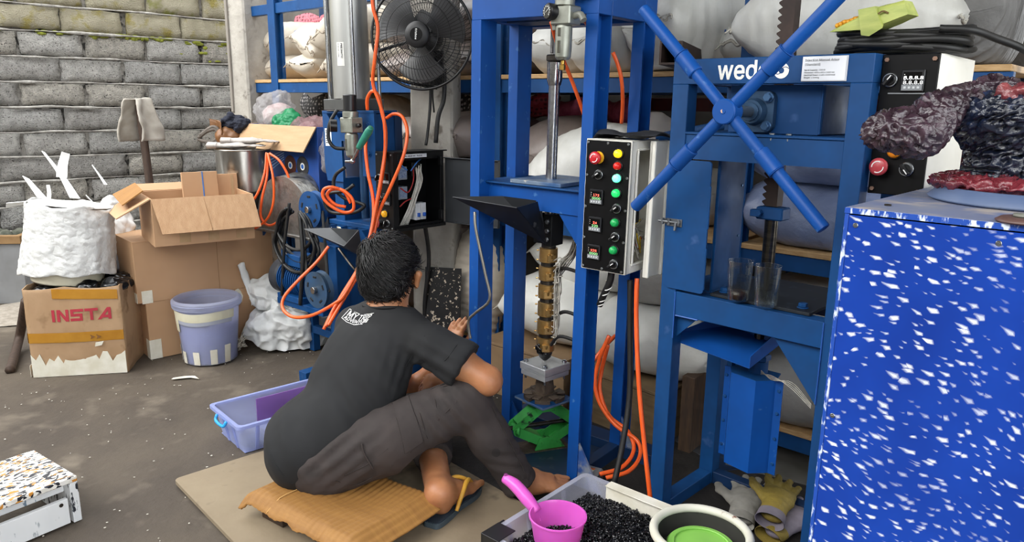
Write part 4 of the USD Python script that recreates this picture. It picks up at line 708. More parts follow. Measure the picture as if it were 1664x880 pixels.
part(cz_, 'kernels', cat(*[tf(trimesh.creation.icosphere(1, 1), (-.07 + .0095 * i, .0 + .010 * j, .010 + .0013 * i - .002 * abs(j) + rng.uniform(-.001, .002)), sc=A([.0055, .0058, .006])) for i in range(6) for j in range(-2, 3)]), mt('corn_yellow', '#e2a32a', '#d18a1c', sc=40, r=.35), True, kind='stuff')
part(cz_, 'worm_hole', cat(torus(.005, .0018, 14, 6), tube([(.008, 0, 0), (.018, .004, 0), (.028, .0, -.006)], .0022, 5)).apply_transform(Rm(70)).apply_translation((.03, -.036, .012)), mt('husk_brown', '#6e5a33', r=.7))
# drinking glasses on the table
def glass(px, py, liquid, label):
    P = WF.Z(px, py, .7535); g = thing('drinking_glass', label, 'glass', WF.w(P[0], P[1], .7535), -20, 'drinking glasses on the press table')
    n, k = 40, []
    prof = [(0, .004), (.024, .004), (.0255, .012), (.029, .05), (.0325, .112), (.0345, .113), (.0352, .111), (.0315, .05), (.0275, .002), (.025, 0), (0, 0)]
    part(g, 'glass_wall', lathe(prof, n), GLASSM, True); part(g, 'facet', cat(*[tf(tube([(.0283, 0, .006), (.0296, 0, .022), (.0305, 0, .036)], .0014, 5, 3), rz=a) for a in range(0, 360, 30)]), GLASSM, True)
    if liquid: part(g, 'coffee', lathe([(0, .0045), (.0238, .0045), (.0262, .026), (0, .026)], n), mt('dregs', '#2a140b', r=.15), True)
glass(1199, 487, True, 'drinking glass holding dark coffee dregs'); glass(1243, 497, False, 'empty clear drinking glass in front of the steel rod')

# ================================================================ speckled blue cabinet with the plastic vase
BF = Fr(at(1375, 336, 1.30) * A([1, 1, 0]), 44); BZ = 1.1077
def speckle(name_, ctr):
    """Flecks with a pale tail on one side: distance to the nearest cell point, stretched along the sheet's flow."""
    MM = lambda k, **kw: ('math', {'math_type': k, **kw})
    N = {'t': ('texture_coordinate', {}), 'sx': ('separate_xyz', {}), 'c': ('combine_xyz', {}), 'd': ('noise_texture', {'scale': 4, 'detail': 2}), 'dm': ('mix', {'mix_type': 'linear_light', 'fac': .05}), 'mp': ('mapping', {'rotation': (0, 0, .45), 'scale': (42, 74, 1)}),
         'v': ('voronoi_texture', {'scale': 1.0, 'dimensions': '2D'}), 'sub': ('vector_math', {'math_type': 'subtract'}), 's2': ('separate_xyz', {}), 'neg': MM('multiply', value2=-1.0), 'p1': MM('maximum', value2=0.0), 'p2': MM('maximum', value2=0.0), 'pw': MM('multiply', value2=1.5), 'nw': MM('multiply', value2=.62), 'ab': MM('absolute'), 'aw': MM('multiply', value2=1.25), 'a1': MM('add'), 'a2': MM('add'),
         'n': ('noise_texture', {'scale': 70, 'detail': 3}), 'nz': MM('multiply_add', value2=.42), 'sp': ('separate_color', {}), 'sz': MM('multiply_add', value2=.42), 'thr': MM('greater_than', value2=.24), 'big': ('noise_texture', {'scale': 3.0, 'detail': 2}), 'bm': ('map_range', {'from_min': .34, 'from_max': .5, 'clamp': True}), 'm1': MM('multiply'), 'm2': MM('multiply'),
         'r': ('rgb_ramp', {'ramp': [(0, (1, 1, 1)), (.46, (1, 1, 1)), (.52, (.62, .62, .62)), (.80, (0, 0, 0)), (1, (0, 0, 0))]}), 'bn': ('noise_texture', {'scale': 5, 'detail': 3}), 'br': ('rgb_ramp', {'ramp': [(.3, lin('#0f3288')), (.7, lin('#143f9f'))]}), 'x': ('mix', {'color2': lin('#eef3fb')}), 'p': ('principled_bsdf', {'roughness': .3, 'specular_ior_level': .4})}
    L = [('t.object', 'sx.vector'), ('sx.x', 'c.x'), ('sx.z', 'c.y'), ('c.vector', 'd.vector'), ('c.vector', 'dm.color1'), ('d.color', 'dm.color2'), ('dm.color', 'mp.vector'), ('mp.vector', 'v.vector'), ('mp.vector', 'sub.vector1'), ('v.position', 'sub.vector2'), ('sub.vector', 's2.vector'), ('s2.x', 'p1.value1'), ('s2.x', 'neg.value1'), ('neg.value', 'p2.value1'), ('p1.value', 'pw.value1'), ('p2.value', 'nw.value1'), ('s2.y', 'ab.value1'), ('ab.value', 'aw.value1'),
         ('pw.value', 'a1.value1'), ('nw.value', 'a1.value2'), ('a1.value', 'a2.value1'), ('aw.value', 'a2.value2'), ('c.vector', 'n.vector'), ('n.fac', 'nz.value1'), ('a2.value', 'nz.value3'), ('v.color', 'sp.color'), ('sp.g', 'sz.value1'), ('nz.value', 'sz.value3'), ('sz.value', 'r.fac'), ('sp.r', 'thr.value1'), ('c.vector', 'big.vector'), ('big.fac', 'bm.value'), ('r.color', 'm1.value1'), ('thr.value', 'm1.value2'), ('m1.value', 'm2.value1'), ('bm.result', 'm2.value2'), ('m2.value', 'x.fac'), ('t.object', 'bn.vector'), ('bn.fac', 'br.fac'), ('br.color', 'x.color1'), ('x.color', 'p.base_color')]
    return usdkit.material(stage, '/World/Looks/' + name_, N, L, 'p.BSDF')
SPK = speckle('speckled_blue_sheet', 0); SPE = mt('speckled_edge', '#1c47a0', '#cfd9ea', sc=26, lo=.52, hi=.6, r=.4, stretch=(3, 3, 1))
cbx = thing('display_cabinet', 'tall cabinet of bright blue recycled plastic sheet flecked with white', 'cabinet', BF.O, -BF.yaw)
part(cbx, 'front_panel', bx(.007, .80, -.001, .012, .002, BZ - .013, .001), SPK); part(cbx, 'side_panel', bx(0, .012, .0125, .66, .002, BZ - .011, .002), SPK); part(cbx, 'corner_strip', bx(-.001, .0065, -.0005, .012, .002, BZ - .011, .001), SPE); part(cbx, 'side_panel', bx(.788, .80, .0125, .66, .002, BZ - .011), SPK); part(cbx, 'back_panel', bx(.012, .788, .648, .66, .002, BZ - .011), SPK)
part(cbx, 'top_panel', bx(-.001, .802, -.0005, .661, BZ - .0105, BZ, .001), mt('dusty_top', '#787c8c', '#5f6c92', sc=6, det=7, r=.55, c3='#a39a94', sc3=9, lo3=.52, hi3=.68)); part(cbx, 'top_edge', bx(-.0015, .802, -.0012, -.0004, BZ - .0105, BZ - .0006, .0003), SPE)
for x, z in ((.020, BZ - .030), (.236, BZ - .032), (.45, BZ - .032), (.018, .72), (.018, .42), (.02, .12)): screw(cbx, x, z, .0045, -.001)
screw(cbx, .04, .11)
part(cbx, 'top_screw', cat(cyl((.045, .075, BZ), (.045, .075, BZ + .003), .006, n=14)), DSTEEL)
VX = BF.Z(1618, 322, BZ); V = BF.w(VX[0] + .02, VX[1] - .03, BZ)
dish = thing('round_tray', 'round grey blue plastic tray under the lumpy vase', 'tray', V + [.03, -.03, 0], -44); part(dish, 'tray', lathe([(0, .0005), (.165, .0005), (.172, .006), (.152, .026), (.147, .027), (.146, .020), (0, .017)], 56), mt('grey_blue_plastic', '#5c6b88', '#4c5d7f', sc=4, r=.45), True)
vs = thing('lumpy_vase', 'flower shaped vase of melted plastic in dark blue, purple and maroon', 'vase', V + [.0, .0, .0205], 0)
def goo(name_, c, c2, c3): return mt(name_, c, c2, sc=14, r=.1, specular_ior_level=.8, c3=c3, sc3=10, lo3=.55, hi3=.68, b=.35, bs=42, bd=.02)
NB, PU, MA = goo('melted_navy', '#10141f', '#1b2338', '#2c3a5c'), goo('melted_purple', '#3c2a33', '#2a1d26', '#5a4450'), goo('melted_maroon', '#7a2c35', '#5b1f29', '#8f4a4c')
def worms(m, amp, s, sd):
    p = m.vertices; n = meshkit.fbm(p * s + sd, 2, sd); q = np.abs(np.sin((n * 7 + .6 * meshkit.noise(p * s * 2.3 + 4, sd + 2)) * 2.6)); m.vertices = p + m.vertex_normals * ((q - .5) * amp)[:, None]; return m
def lob(prof, n=120, k=40, amp=.016, s=34, sd=1):
    P = crv([(r, 0, z) for r, z in prof], 8); return worms(lathe([(max(a[0], .001), a[2]) for a in P], n), amp, s, sd)
part(vs, 'foot', lob([(.0, .0), (.09, .0), (.122, .006), (.126, .016), (.10, .024), (.06, .03), (0, .03)], amp=.014, sd=2), MA, True)
part(vs, 'body', lob([(.0, .02), (.07, .022), (.073, .035), (.072, .055), (.076, .075), (.092, .10), (.110, .125), (.116, .145), (.098, .168), (.05, .178), (0, .18)], amp=.016, sd=5), NB, True)
def petal(a0, half, r0, r1, z0, z1, sd, sag=.5):
    def fn(u, v):
        th = np.radians(a0 + (u - .5) * 2 * half); e = 1 - np.abs(2 * u - 1) ** 2.6; r = r0 + (r1 - r0) * v * (.35 + .65 * e) + .012 * np.sin(u * 17 + sd) * v
        z = z0 + .012 * np.sin(u * 9 + sd) - (z0 - z1) * v ** 1.6 * (.5 + .5 * e) + .02 * np.sin(v * 3.1) * e
        return np.stack([r * np.cos(th), r * np.sin(th), z], -1)
    return worms(grid_sheet(fn, 90, 56, .022), .015, 36, sd)
def lobe(L, sd): return worms(blob(L, .0055, .03), .013, 36, sd)
part(vs, 'petal', lobe([((-.08, .0, .165), (-.17, -.03, .150), .018, .020), ((-.17, -.03, .135), (-.215, -.04, .108), .036, .036), ((-.20, -.05, .105), (-.255, -.03, .110), .036, .030), ((-.26, -.04, .112), (-.282, -.03, .104), .022, .015)], 3), PU, True, label='dark purple lobe drooping to the left')
part(vs, 'petal', lobe([((-.06, -.06, .178), (.0, -.10, .162), .018, .024), ((.0, -.11, .155), (.06, -.12, .125), .026, .026), ((.06, -.08, .165), (.12, -.09, .115), .028, .026), ((.0, -.12, .14), (.05, -.135, .105), .022, .018)], 7), MA, True, label='maroon lobe at the front')
part(vs, 'petal', lobe([((-.12, .05, .168), (.0, .09, .19), .016, .018), ((.0, .09, .19), (.14, .05, .182), .018, .02)], 9), PU, True); part(vs, 'petal', lobe([((.08, .0, .175), (.18, .0, .145), .026, .028), ((.18, .0, .14), (.22, -.02, .11), .03, .024)], 11), MA, True)
sd_ = thing('small_disc', 'small brown round plastic disc at the right end of the cabinet top', 'disc', BF.w(*BF.Z(1662, 362, BZ)[:2], BZ), 0); part(sd_, 'plate', lathe([(0, 0), (.035, 0), (.038, .004), (.03, .009), (0, .009)], 36), mt('brown_plastic', '#5c4540', r=.4), True); part(sd_, 'button', lathe([(0, .009), (.015, .009), (.014, .014), (0, .015)], 24), mt('grey_fitting', ''), True)
# ================================================================ the small pneumatic press at the back
SO = at(547, 300, 3.45) * A([1, 1, 0]); SF = Fr(SO, 42)
sp = thing('small_press', 'small blue pneumatic press with tall silver air cylinder beside the fan', 'press machine', SO, -42, ry=-1.1)
def q4(px, py, y0=0): return SF.P(px, py, y0)
part(sp, 'post', bx(.0, .07, 0, .10, .0, .93), BLUE2); part(sp, 'post', bx(.26, .33, .0, .10, 0, 1.22), BLUE2)
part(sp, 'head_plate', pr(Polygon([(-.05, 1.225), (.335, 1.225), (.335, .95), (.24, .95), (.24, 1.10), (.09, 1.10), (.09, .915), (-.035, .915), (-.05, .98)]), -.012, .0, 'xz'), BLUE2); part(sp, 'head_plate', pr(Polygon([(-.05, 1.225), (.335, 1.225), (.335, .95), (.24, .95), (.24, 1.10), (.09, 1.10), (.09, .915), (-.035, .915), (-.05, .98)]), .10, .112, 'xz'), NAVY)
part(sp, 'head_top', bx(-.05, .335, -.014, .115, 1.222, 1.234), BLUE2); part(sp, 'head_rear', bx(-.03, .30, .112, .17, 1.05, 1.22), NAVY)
for x in (.03, .10, .17): part(sp, 'rib', hull([(x, -.012, 1.222), (x + .006, -.012, 1.222), (x, -.045, 1.222), (x + .006, -.045, 1.222), (x, -.012, 1.17), (x + .006, -.012, 1.17)]), BLUE2)
for z in (1.17, 1.05): part(sp, 'bolt', cat(cyl((.295, -.012, z), (.295, -.016, z), .014), hexnut((.295, -.016, z), (0, -1, 0), .011, .008)), BLUE2)
part(sp, 'cylinder_base', bx(-.01, .215, -.03, .14, 1.235, 1.285, .003), mt('grey_end_cap', '#5c5d5c', '#505150', sc=9, r=.4, m=.5))
ccx, ccy = .10, .05; part(sp, 'air_cylinder', cat(cyl((ccx, ccy, 1.285), (ccx, ccy, 1.98), .083, n=48)), mt('anodised_barrel', '#b4b4b0', '#a3a39e', sc=3, r=.36, m=.8, stretch=(4, 4, .3)), label='tall silver air cylinder'); part(sp, 'cylinder_cap', bx(-.0, .20, -.05, .15, 1.98, 2.04), mt('grey_end_cap', ''))
part(sp, 'profile_groove', cat(*[bx(ccx - .045 + d, ccx - .041 + d, ccy - .078, ccy - .066, 1.286, 1.98) for d in (0, .008)]), mt('groove_dark', '#3a3a39', r=.5))
for dx, dy in ((-.085, -.06), (.095, -.055), (.09, .085), (-.08, .085)): part(sp, 'tie_rod', cyl((ccx + dx, ccy + dy, 1.285), (ccx + dx, ccy + dy, 1.98), .008, n=16), STEEL)
lb = part(sp, 'cylinder_label', tf(grid_sheet(lambda u, v: np.stack([.0838 * np.sin((u - .5) * .42), -.0838 * np.cos((u - .5) * .42), (v - .5) * .10], -1), 10, 3, .0004), (ccx, ccy, 1.475), rz=24), mt('label_silver', '#d8d8d2', r=.4))
tq = tf(cat(tf(text('PNEUMATIC', .0075, .0003, True), (-.045, .003, 0)), tf(text('SC 160 x 400 - 1.0 MPa', .0036, .0003), (-.045, -.010, 0))), rz=-90); tq = on_disc(tq, A([0, 0, 0]), A([math.sin(.42), -math.cos(.42), 0])); part(lb, 'lettering', tf(tq, A([ccx, ccy, 1.475]) + A([math.sin(.42), -math.cos(.42), 0]) * .0842), INK)
part(sp, 'piston_rod', cyl((.165, .05, .75), (.165, .05, 1.235), .021, n=24), mt('blue_rod', '#2b4d72', '#223e5e', sc=5, r=.3, m=.4))
part(sp, 'table', cat(bx(-.03, .33, -.02, .20, .715, .735), pr([(-.02, .62), (.30, .62), (.32, .715), (-.03, .715)], -.016, -.006, 'xz')), BLUE2)
for x in (.02, .10, .18, .26): part(sp, 'table_rib', hull([(x, -.016, .715), (x + .007, -.016, .715), (x, -.05, .715), (x + .007, -.05, .715), (x, -.016, .66), (x + .007, -.016, .66)]), BLUE2)
for x in (.0, .27): part(sp, 'table_bolt', hexnut((x, .02, .735), (0, 0, 1), .014, .012), BLUE2)
sgn = part(sp, 'warning_label', bx(-.02, .075, -.0175, -.0162, .665, .705), PAPERW); part(sgn, 'lettering', cat(tf(upright(text('GP', .016, .0004, True)), (-.016, -.0176, .675)), *[tf(upright(text(s_, .0055, .0004, True)), (.018, -.0176, z)) for s_, z in (('Open', .693), ('The grip', .682), ('machine', .671))]), INK)
pl = part(sp, 'paper_label', bx(-.035, .015, -.0135, -.0123, 1.075, 1.155), mt('sheet_white', '')); part(pl, 'lettering', cat(*[tf(bx(-.030, -.030 + w_, -.0142, -.0136, 0, .0035), (0, 0, z)) for z, w_ in ((1.143, .032), (1.135, .02), (1.118, .03), (1.108, .036), (1.098, .024), (1.088, .03))]), INK)
part(sp, 'base_rail', cat(bx(-.02, .35, .0, .10, 0, .05), bx(.0, .06, -.25, .35, 0, .05), bx(.27, .33, -.25, .35, 0, .05)), BLUE2); part(sp, 'lower_post', bx(.02, .085, -.07, -.005, .05, .62), BLUE2)
RX, RY = .255, -.075
f2 = part(sp, 'filter_regulator', cat(bx(RX - .04, RX + .045, RY - .03, RY + .03, 1.14, 1.205, .004), cyl((RX, RY, 1.205), (RX, RY, 1.23), .034)), mt('grey_die_cast', ''))
part(f2, 'bowl', lathe([(0, 1.035), (.02, 1.036), (.027, 1.045), (.029, 1.07), (.029, 1.13), (.024, 1.14), (0, 1.14)], 28, (RX, RY, 0)), mt('grey_die_cast', '')); part(f2, 'sight_slot', bx(RX - .008, RX + .004, RY - .0302, RY - .027, 1.065, 1.115, .002), mt('slot_dark', '')); part(f2, 'drain', cyl((RX, RY, 1.036), (RX, RY, 1.015), .008), mt('yellow_brass', ''))
part(f2, 'knob', cyl((RX, RY, 1.23), (RX, RY, 1.30), .029, b=.004), BLACKP); part(f2, 'gauge', cyl((RX - .06, RY - .03, 1.17), (RX - .075, RY - .055, 1.17), .027, n=24), BLACKP); part(f2, 'fitting', tube([(RX + .045, RY, 1.17), (RX + .075, RY - .01, 1.172)], .009, 8), BLACKP, True)
wr = thing('socket_wrench', 'green handled chrome wrench hanging from the small press regulator', 'wrench', SF.w(.10, -.13, .985), -42)
w0, w1, w2 = SF.P(603, 207, -.13) - A([.10, -.13, .985]), SF.P(583, 240, -.13) - A([.10, -.13, .985]), SF.P(573, 262, -.13) - A([.10, -.13, .985])
part(wr, 'grip', tube([w0, (w0 * 2 + w1) / 3, w1], [.012, .017, .016, .013], 10), mt('teal_rubber', '#2f8a74', '#267260', sc=12, r=.4), True); part(wr, 'shaft', cyl(w1, w2, .0065), STEEL); part(wr, 'ratchet_head', cat(trimesh.creation.icosphere(2, .012).apply_translation(w2), cyl(w2, w2 + A([-.05, .0, -.004]), .006)), STEEL, True)
h2 = {k: SF.P(*q, y) for k, q, y in (('tip', (497, 372), -.16), ('fr', (562, 402), -.16), ('br', (586, 376), -.10), ('bl', (540, 371), -.08), ('bot', (592, 420), -.07))}
part(sp, 'hopper', cat(poly3([h2['tip'], h2['fr'], h2['bot']], .003), poly3([h2['fr'], h2['br'], h2['bot']], .003), poly3([h2['tip'], h2['bot'], h2['bl']], .003), poly3([h2['bl'], h2['bot'], h2['br']], .003)), mt('grey_black_sheet', '#2c2e31', '#3a3b3d', sc=8, r=.35), label='dark grey sheet hopper')
part(sp, 'hopper_strut', tube([SF.P(553, 405, -.1), SF.P(575, 435, -.1), SF.P(590, 450, -.08)], .006, 6), DSTEEL)
# black control box with its door open
KO = SF.w(.335, -.03, .735); k2 = thing('control_box', 'black control box with open door and wiring on the small press', 'control box', KO, -42)
a, d, hh = .115, .29, .335
part(k2, 'shell', cat(bx(0, a, 0, .004, 0, hh), bx(0, .004, .004, d, 0, hh), bx(.004, a, d - .004, d, 0, hh), bx(.004, a, .004, d, 0, .004), bx(.004, a, .004, d, hh - .004, hh), bx(a - .004, a, .004, .03, .004, hh), bx(a - .004, a, d - .02, d, .004, hh), bx(a - .004, a, .03, d - .02, .004, .022), bx(a - .004, a, .03, d - .02, hh - .035, hh), bx(a, a + .012, .0, d + .012, hh - .003, hh + .002), bx(a, a + .014, .01, d, -.002, .012)), BLACKM)
for x in (.010, a - .010):
    for z in (.012, hh - .012): screw(k2, x, z, .004, 0)
for z, s_ in ((.225, .262), (.135, .178)): pid(k2, .075, z, '', '', .05, y=0, on=False); selector(k2, .026, z, 60, .013, 0)
lamp(k2, 'indicator_lamp', .062, .072, '#f5b52a', '#e0a01e', .25, .0145, 'amber lamp', 0); stop(k2, .022, .030, '#c4525c', False, .021, 0); selector(k2, .075, .032, 70, .013, 0)
st = part(k2, 'name_strip', bx(a - .0005, a + .0012, .06, .19, hh - .026, hh - .010), mt('sheet_white', '')); q = text('NO. MESIN 001    INJEKSI', .0055, .0003, True); part(st, 'lettering', tf(q, (a + .0014, .068, hh - .021), rx=90, rz=90), INK)
for z in (.215, .13): rl = part(k2, 'relay', bx(.045, .09, .05, .10, z, z + .055), mt('relay_grey', '#8d949e', r=.4)); part(rl, 'relay_label', cat(bx(.0895, .0915, .055, .095, z + .008, z + .047), ), mt('relay_label', '#5b6f92', '#9aa7bd', sc=120, r=.5)); part(rl, 'relay_base', bx(.03, .046, .045, .105, z - .006, z + .06), BLACKP)
part(k2, 'breaker', cat(bx(.04, .085, .15, .178, .03, .105), bx(.04, .085, .182, .21, .03, .105)), mt('breaker_white', '#e4e5e6', r=.4)); part(k2, 'breaker_switch', cat(*[bx(.084, .094, y, y + .012, .045, .062) for y in (.158, .19)]), mt('switch_blue', '#2a5fc0', r=.4))
ww = [tube([(.06 + rng.uniform(0, .03), .17 + rng.uniform(-.02, .02), .26 + rng.uniform(-.01, .02)), (.085 + rng.uniform(-.01, .01), .155 + .0028 * i, .2), (.09 + rng.uniform(-.01, .0), .11 + .003 * i, .10), (.07, .07 + .004 * i, .012)], .0032, 5) for i in range(12)]
part(k2, 'white_wires', cat(*ww), mt('white_wire', '#dedad0', '#c4c0b5', sc=30, r=.5), True, kind='stuff')
for nm, c, P in (('red_wire', '#b02a2a', [(.09, .06, .18), (.095, .10, .16), (.095, .13, .21), (.07, .15, .27)]), ('blue_wire', '#3a78c8', [(.07, .06, .30), (.095, .075, .27), (.09, .10, .255)]), ('blue_wire', '#3a78c8', [(.08, .19, .30), (.095, .15, .285), (.09, .12, .25)]), ('red_wire', '#b02a2a', [(.09, .055, .10), (.095, .08, .12), (.09, .12, .13)])): part(k2, nm, tube(P, .003, 6), mt(nm + '_coat', c, r=.4), True)
for y in (.16, .185): part(k2, 'contactor', bx(.03, .075, y - .02, y + .002, .225, .285), BLACKP)
part(k2, 'door', tf(cat(bx(0, .3, 0, .003, .014, hh - .03), bx(0, .3, -.012, .0, .014, .018), bx(0, .3, -.012, 0, hh - .034, hh - .03), bx(.296, .3, -.012, 0, .014, hh - .03)), (a + .014, d - .004, 0), rz=8), mt('grey_black_door', '#33363a', '#2b2e31', sc=4, r=.4)); parts(k2, 'hinge', [bx(a, a + .022, d - .035, d - .02, z, z + .04) for z in (.03, .27)], BLACKP)
part(k2, 'door_latch', tf(cat(cyl((.285, -.004, .17), (.285, -.012, .17), .010), tf(bc((0, 0, 0), (.008, .004, .045)), (.292, -.014, .185), ry=20)), (a + .014, d - .004, 0), rz=8), mt('pale_latch', '#c9b9a0', r=.4, m=.4))
# cables on the back column, speckled black panel
for lb, P in (('thin black cable running down the back column', [(700, 118, 3.41), (699, 170, 3.41), (695, 215, 3.41), (692, 236, 3.40)]), ('thick black conduit running down the right edge of the back column', [(722, 112, 3.40), (721, 160, 3.40), (712, 190, 3.40), (708, 232, 3.40)]), ('black cable hanging below the black control box', [(690, 362, 3.3), (697, 420, 3.36), (690, 500, 3.38), (697, 560, 3.4)])):
    solo('power_cable', tube([at(*p) for p in P], .0065 if 'thin' in lb else .010, 8), RUBBER, lb, 'cable', smooth=True)
tz = Fr(at(692, 480, 3.40) * A([1, 1, 0]), 12); TERB = mt('black_terrazzo', '#1b1c1d', '#141516', sc=8, r=.4, c3='#b9ab98', sc3=55, lo3=.60, hi3=.62)
tp = solo('terrazzo_panel', tf(bx(0, .175, 0, .012, 0, .525), rx=-5), TERB, 'black recycled plastic panel with beige flecks leaning on the back column', 'panel', loc=tz.w(0, -.05, .001), rz=-12)

# ================================================================ wall fan
FY = 3.30; FP = at(685, 58, FY); fn = thing('wall_fan', 'large black wall fan on the back column above the control box', 'fan', FP, 4)
def fanM(m): return tf(m, rx=90)          # built facing +z -> faces -y (the viewer)
WIRE = mt('black_wire', '#111112', r=.4); FR_ = .222
rot = lambda m: tf(fanM(m), rz=-14)
def cage(front):
    s = 1 if front else -1; L = []
    for k in range(72):
        a = 2 * np.pi * k / 72; tw = .35
        P = [(r * math.cos(a + tw * (r / FR_ - .3)), r * math.sin(a + tw * (r / FR_ - .3)), s * (.065 * (1 - (r / FR_) ** 3))) for r in np.linspace(.045, FR_, 7)]
        L.append(tube(P, .0011, 3, 1))
    for r in (.09, .14, .185): L.append(torus(r, .0016, 48, 4, (0, 0, s * (.065 * (1 - (r / FR_) ** 3)))))
    return cat(L)
part(fn, 'front_grille', rot(cage(True)), WIRE, True, kind='stuff'); part(fn, 'rear_grille', rot(cage(False)), WIRE, True, kind='stuff'); part(fn, 'rim', rot(torus(FR_, .006, 72, 8)), BLACKP, True)
BLD = mt('dark_grey_blade', '#3c3c3d', r=.3)
for k in range(3):
    def bl(u, v, k=k):
        a = 2 * np.pi * k / 3 + .5 + (v - .5) * (1.0 + .35 * u); r = .05 + .145 * u * (1 - .12 * (2 * v - 1) ** 2); return np.stack([r * np.cos(a), r * np.sin(a), (v - .5) * .05], -1)
    part(fn, 'blade', rot(grid_sheet(bl, 14, 12, .002)), BLD, True)
hb = part(fn, 'hub_cap', rot(lathe([(0, .078), (.03, .078), (.05, .073), (.054, .065), (.054, .055), (0, .055)], 40)), mt('matt_black', '#1b1b1d', r=.45), True); part(hb, 'badge', rot(cyl((0, 0, .0775), (0, 0, .0792), .027, n=32)), mt('dial_black', '')); q = tf(text('Krisbow', .0085, .0004, True, True), (.0, 0, .0795), rz=-94); part(hb, 'lettering', rot(q), mt('print_white', ''))
part(fn, 'motor', rot(cat(lathe([(0, -.06), (.055, -.06), (.06, -.08), (.055, -.15), (0, -.155)], 28), )), BLACKP, True); part(fn, 'bracket', rot(cat(cyl((0, -.0, -.10), (-.0, -.10, -.15), .018), bx(-.05, .05, -.2, -.05, -.19, -.155))), BLACKP)
part(fn, 'motor_plate', rot(cat(pr(Polygon([(-.075, .03), (-.01, .10), (.025, .085), (.02, .03), (-.03, .0)]).buffer(.012), -.052, -.045))), mt('grey_black_sheet', ''))
part(fn, 'support_arm', cat(*[tube([rot(TM([p], [[0, 0, 0]])).vertices[0] for p in P], .008, 6) for P in ([(-.2, -.12, -.04), (-.12, -.18, -.05), (.05, -.215, -.06)], [(-.21, -.06, -.04), (-.1, -.02, -.1), (0, 0, -.1)])]), BLACKP, True)
part(fn, 'cable', tube([rot(TM([p], [[0, 0, 0]])).vertices[0] for p in ((.025, -.05, -.09), (.03, -.15, -.08), (.02, -.24, -.09), (.02, -.32, -.11))], .004, 6), RUBBER, True)

# ================================================================ grinder with steel hopper, pulleys and motor
GO = at(398, 300, 4.05) * A([1, 1, 0]); GF = Fr(GO, 40)
gm = thing('grinder', 'blue framed grinder with cast aluminium hood, pulley and steel hopper behind the cardboard boxes', 'grinding machine', GO, -40)
CAST = mt('cast_aluminium', '#b4b4b1', '#7d7c79', sc=9, r=(.25, .5), m=.85, c3='#2b2a29', sc3=6, lo3=.54, hi3=.66, b=.3, bs=30)
STAIN = mt('stainless', '#b3b0aa', '#8e8a84', sc=5, r=(.2, .32), m=1, stretch=(1, 1, .3))
hp_ = part(gm, 'steel_hopper', lathe([(.138, 1.02), (.143, 1.02), (.143, 1.015), (.1405, 1.012), (.1405, .80), (.138, .79), (.05, .68), (.046, .60), (.044, .60), (.048, .68), (.135, .79), (.138, .80)], 56, closed=True), STAIN, True, label='round stainless steel hopper'); part(hp_, 'weld_band', torus(.1405, .002, 56, 6, (0, 0, .80)), DSTEEL, True); part(hp_, 'outlet', lathe([(.0, .55), (.034, .55), (.036, .56), (.036, .605), (0, .605)], 28), STAIN)
part(gm, 'frame', cat(bx(.02, .075, -.02, .03, 0, .64), bx(.75, .80, -.02, .03, 0, .64), bx(.02, .07, .34, .39, 0, .64), bx(.75, .80, .34, .39, 0, .64), bx(-.06, .82, -.025, .035, .60, .655), bx(-.06, .82, .335, .395, .60, .655), bx(-.02, .07, .035, .335, .60, .655), bx(.75, .80, .035, .335, .60, .655), bx(.05, .76, .0, .03, .10, .14)), BLUE2)
part(gm, 'frame_gusset', pr([(.075, .60), (.2, .60), (.075, .48)], -.01, .0, 'xz'), BLUE2)
half = lambda R, r: Polygon([(R * math.cos(t), R * math.sin(t)) for t in np.linspace(0, np.pi, 40)] + [(-R, -.05), (R, -.05)])
hd = part(gm, 'hood', tf(cat(pr(half(.235, 0), .0, .10, 'xz'), tf(pr(half(.242, 0), -.004, .006, 'xz'))), (.41, -.03, .66)), CAST, 30, label='half round cast aluminium hood'); part(hd, 'hood_lip', tf(bx(-.28, .28, -.02, .12, -.06, -.045, .006), (.41, -.03, .66)), CAST); part(gm, 'inlet_shell', bump_along(lathe([(0, .0), (.14, .0), (.155, .02), (.13, .10), (.09, .16), (.0, .17)], 44), .004, 9, 2).apply_transform(Rm(-62, 0, 0)).apply_translation((.26, .13, .74)), CAST, True)
def pulley(par, c, R, mat, n_slots=5, name='pulley'):
    a = part(par, name, tf(lathe([(.02, -.028), (R * .55, -.016), (R * .86, -.016), (R * .90, -.026), (R, -.026), (R * .93, -.006), (R, .014), (R * .9, .014), (0, .014), (0, -.028)], 48), c, rx=90), mat, 25)
    for k in range(n_slots): part(a, 'slot', tf(tf(tf(bc((0, 0, 0), (R * .24, R * .11, .006), .004), (R * .70, 0, .0), rz=0), rz=90), c, rx=90, ry=k * 72 + 20) if False else tf(tf(tf(bc((0, 0, 0), (R * .11, R * .28, .004), .0015), (R * .70, 0, .0145)), rz=k * 72 + 20), c, rx=90), mt('slot_black', '#0c0f14', r=.6))
    part(a, 'shaft_end', cyl(A(c) - [0, .014, 0], A(c) - [0, .032, 0], .016, n=20), STEEL); return a
pc = GF.P(507, 340, -.085); pulley(gm, pc, .088, BLUE2)
part(gm, 'shaft', cyl(pc, pc + A([0, .25, 0]), .014), DSTEEL)
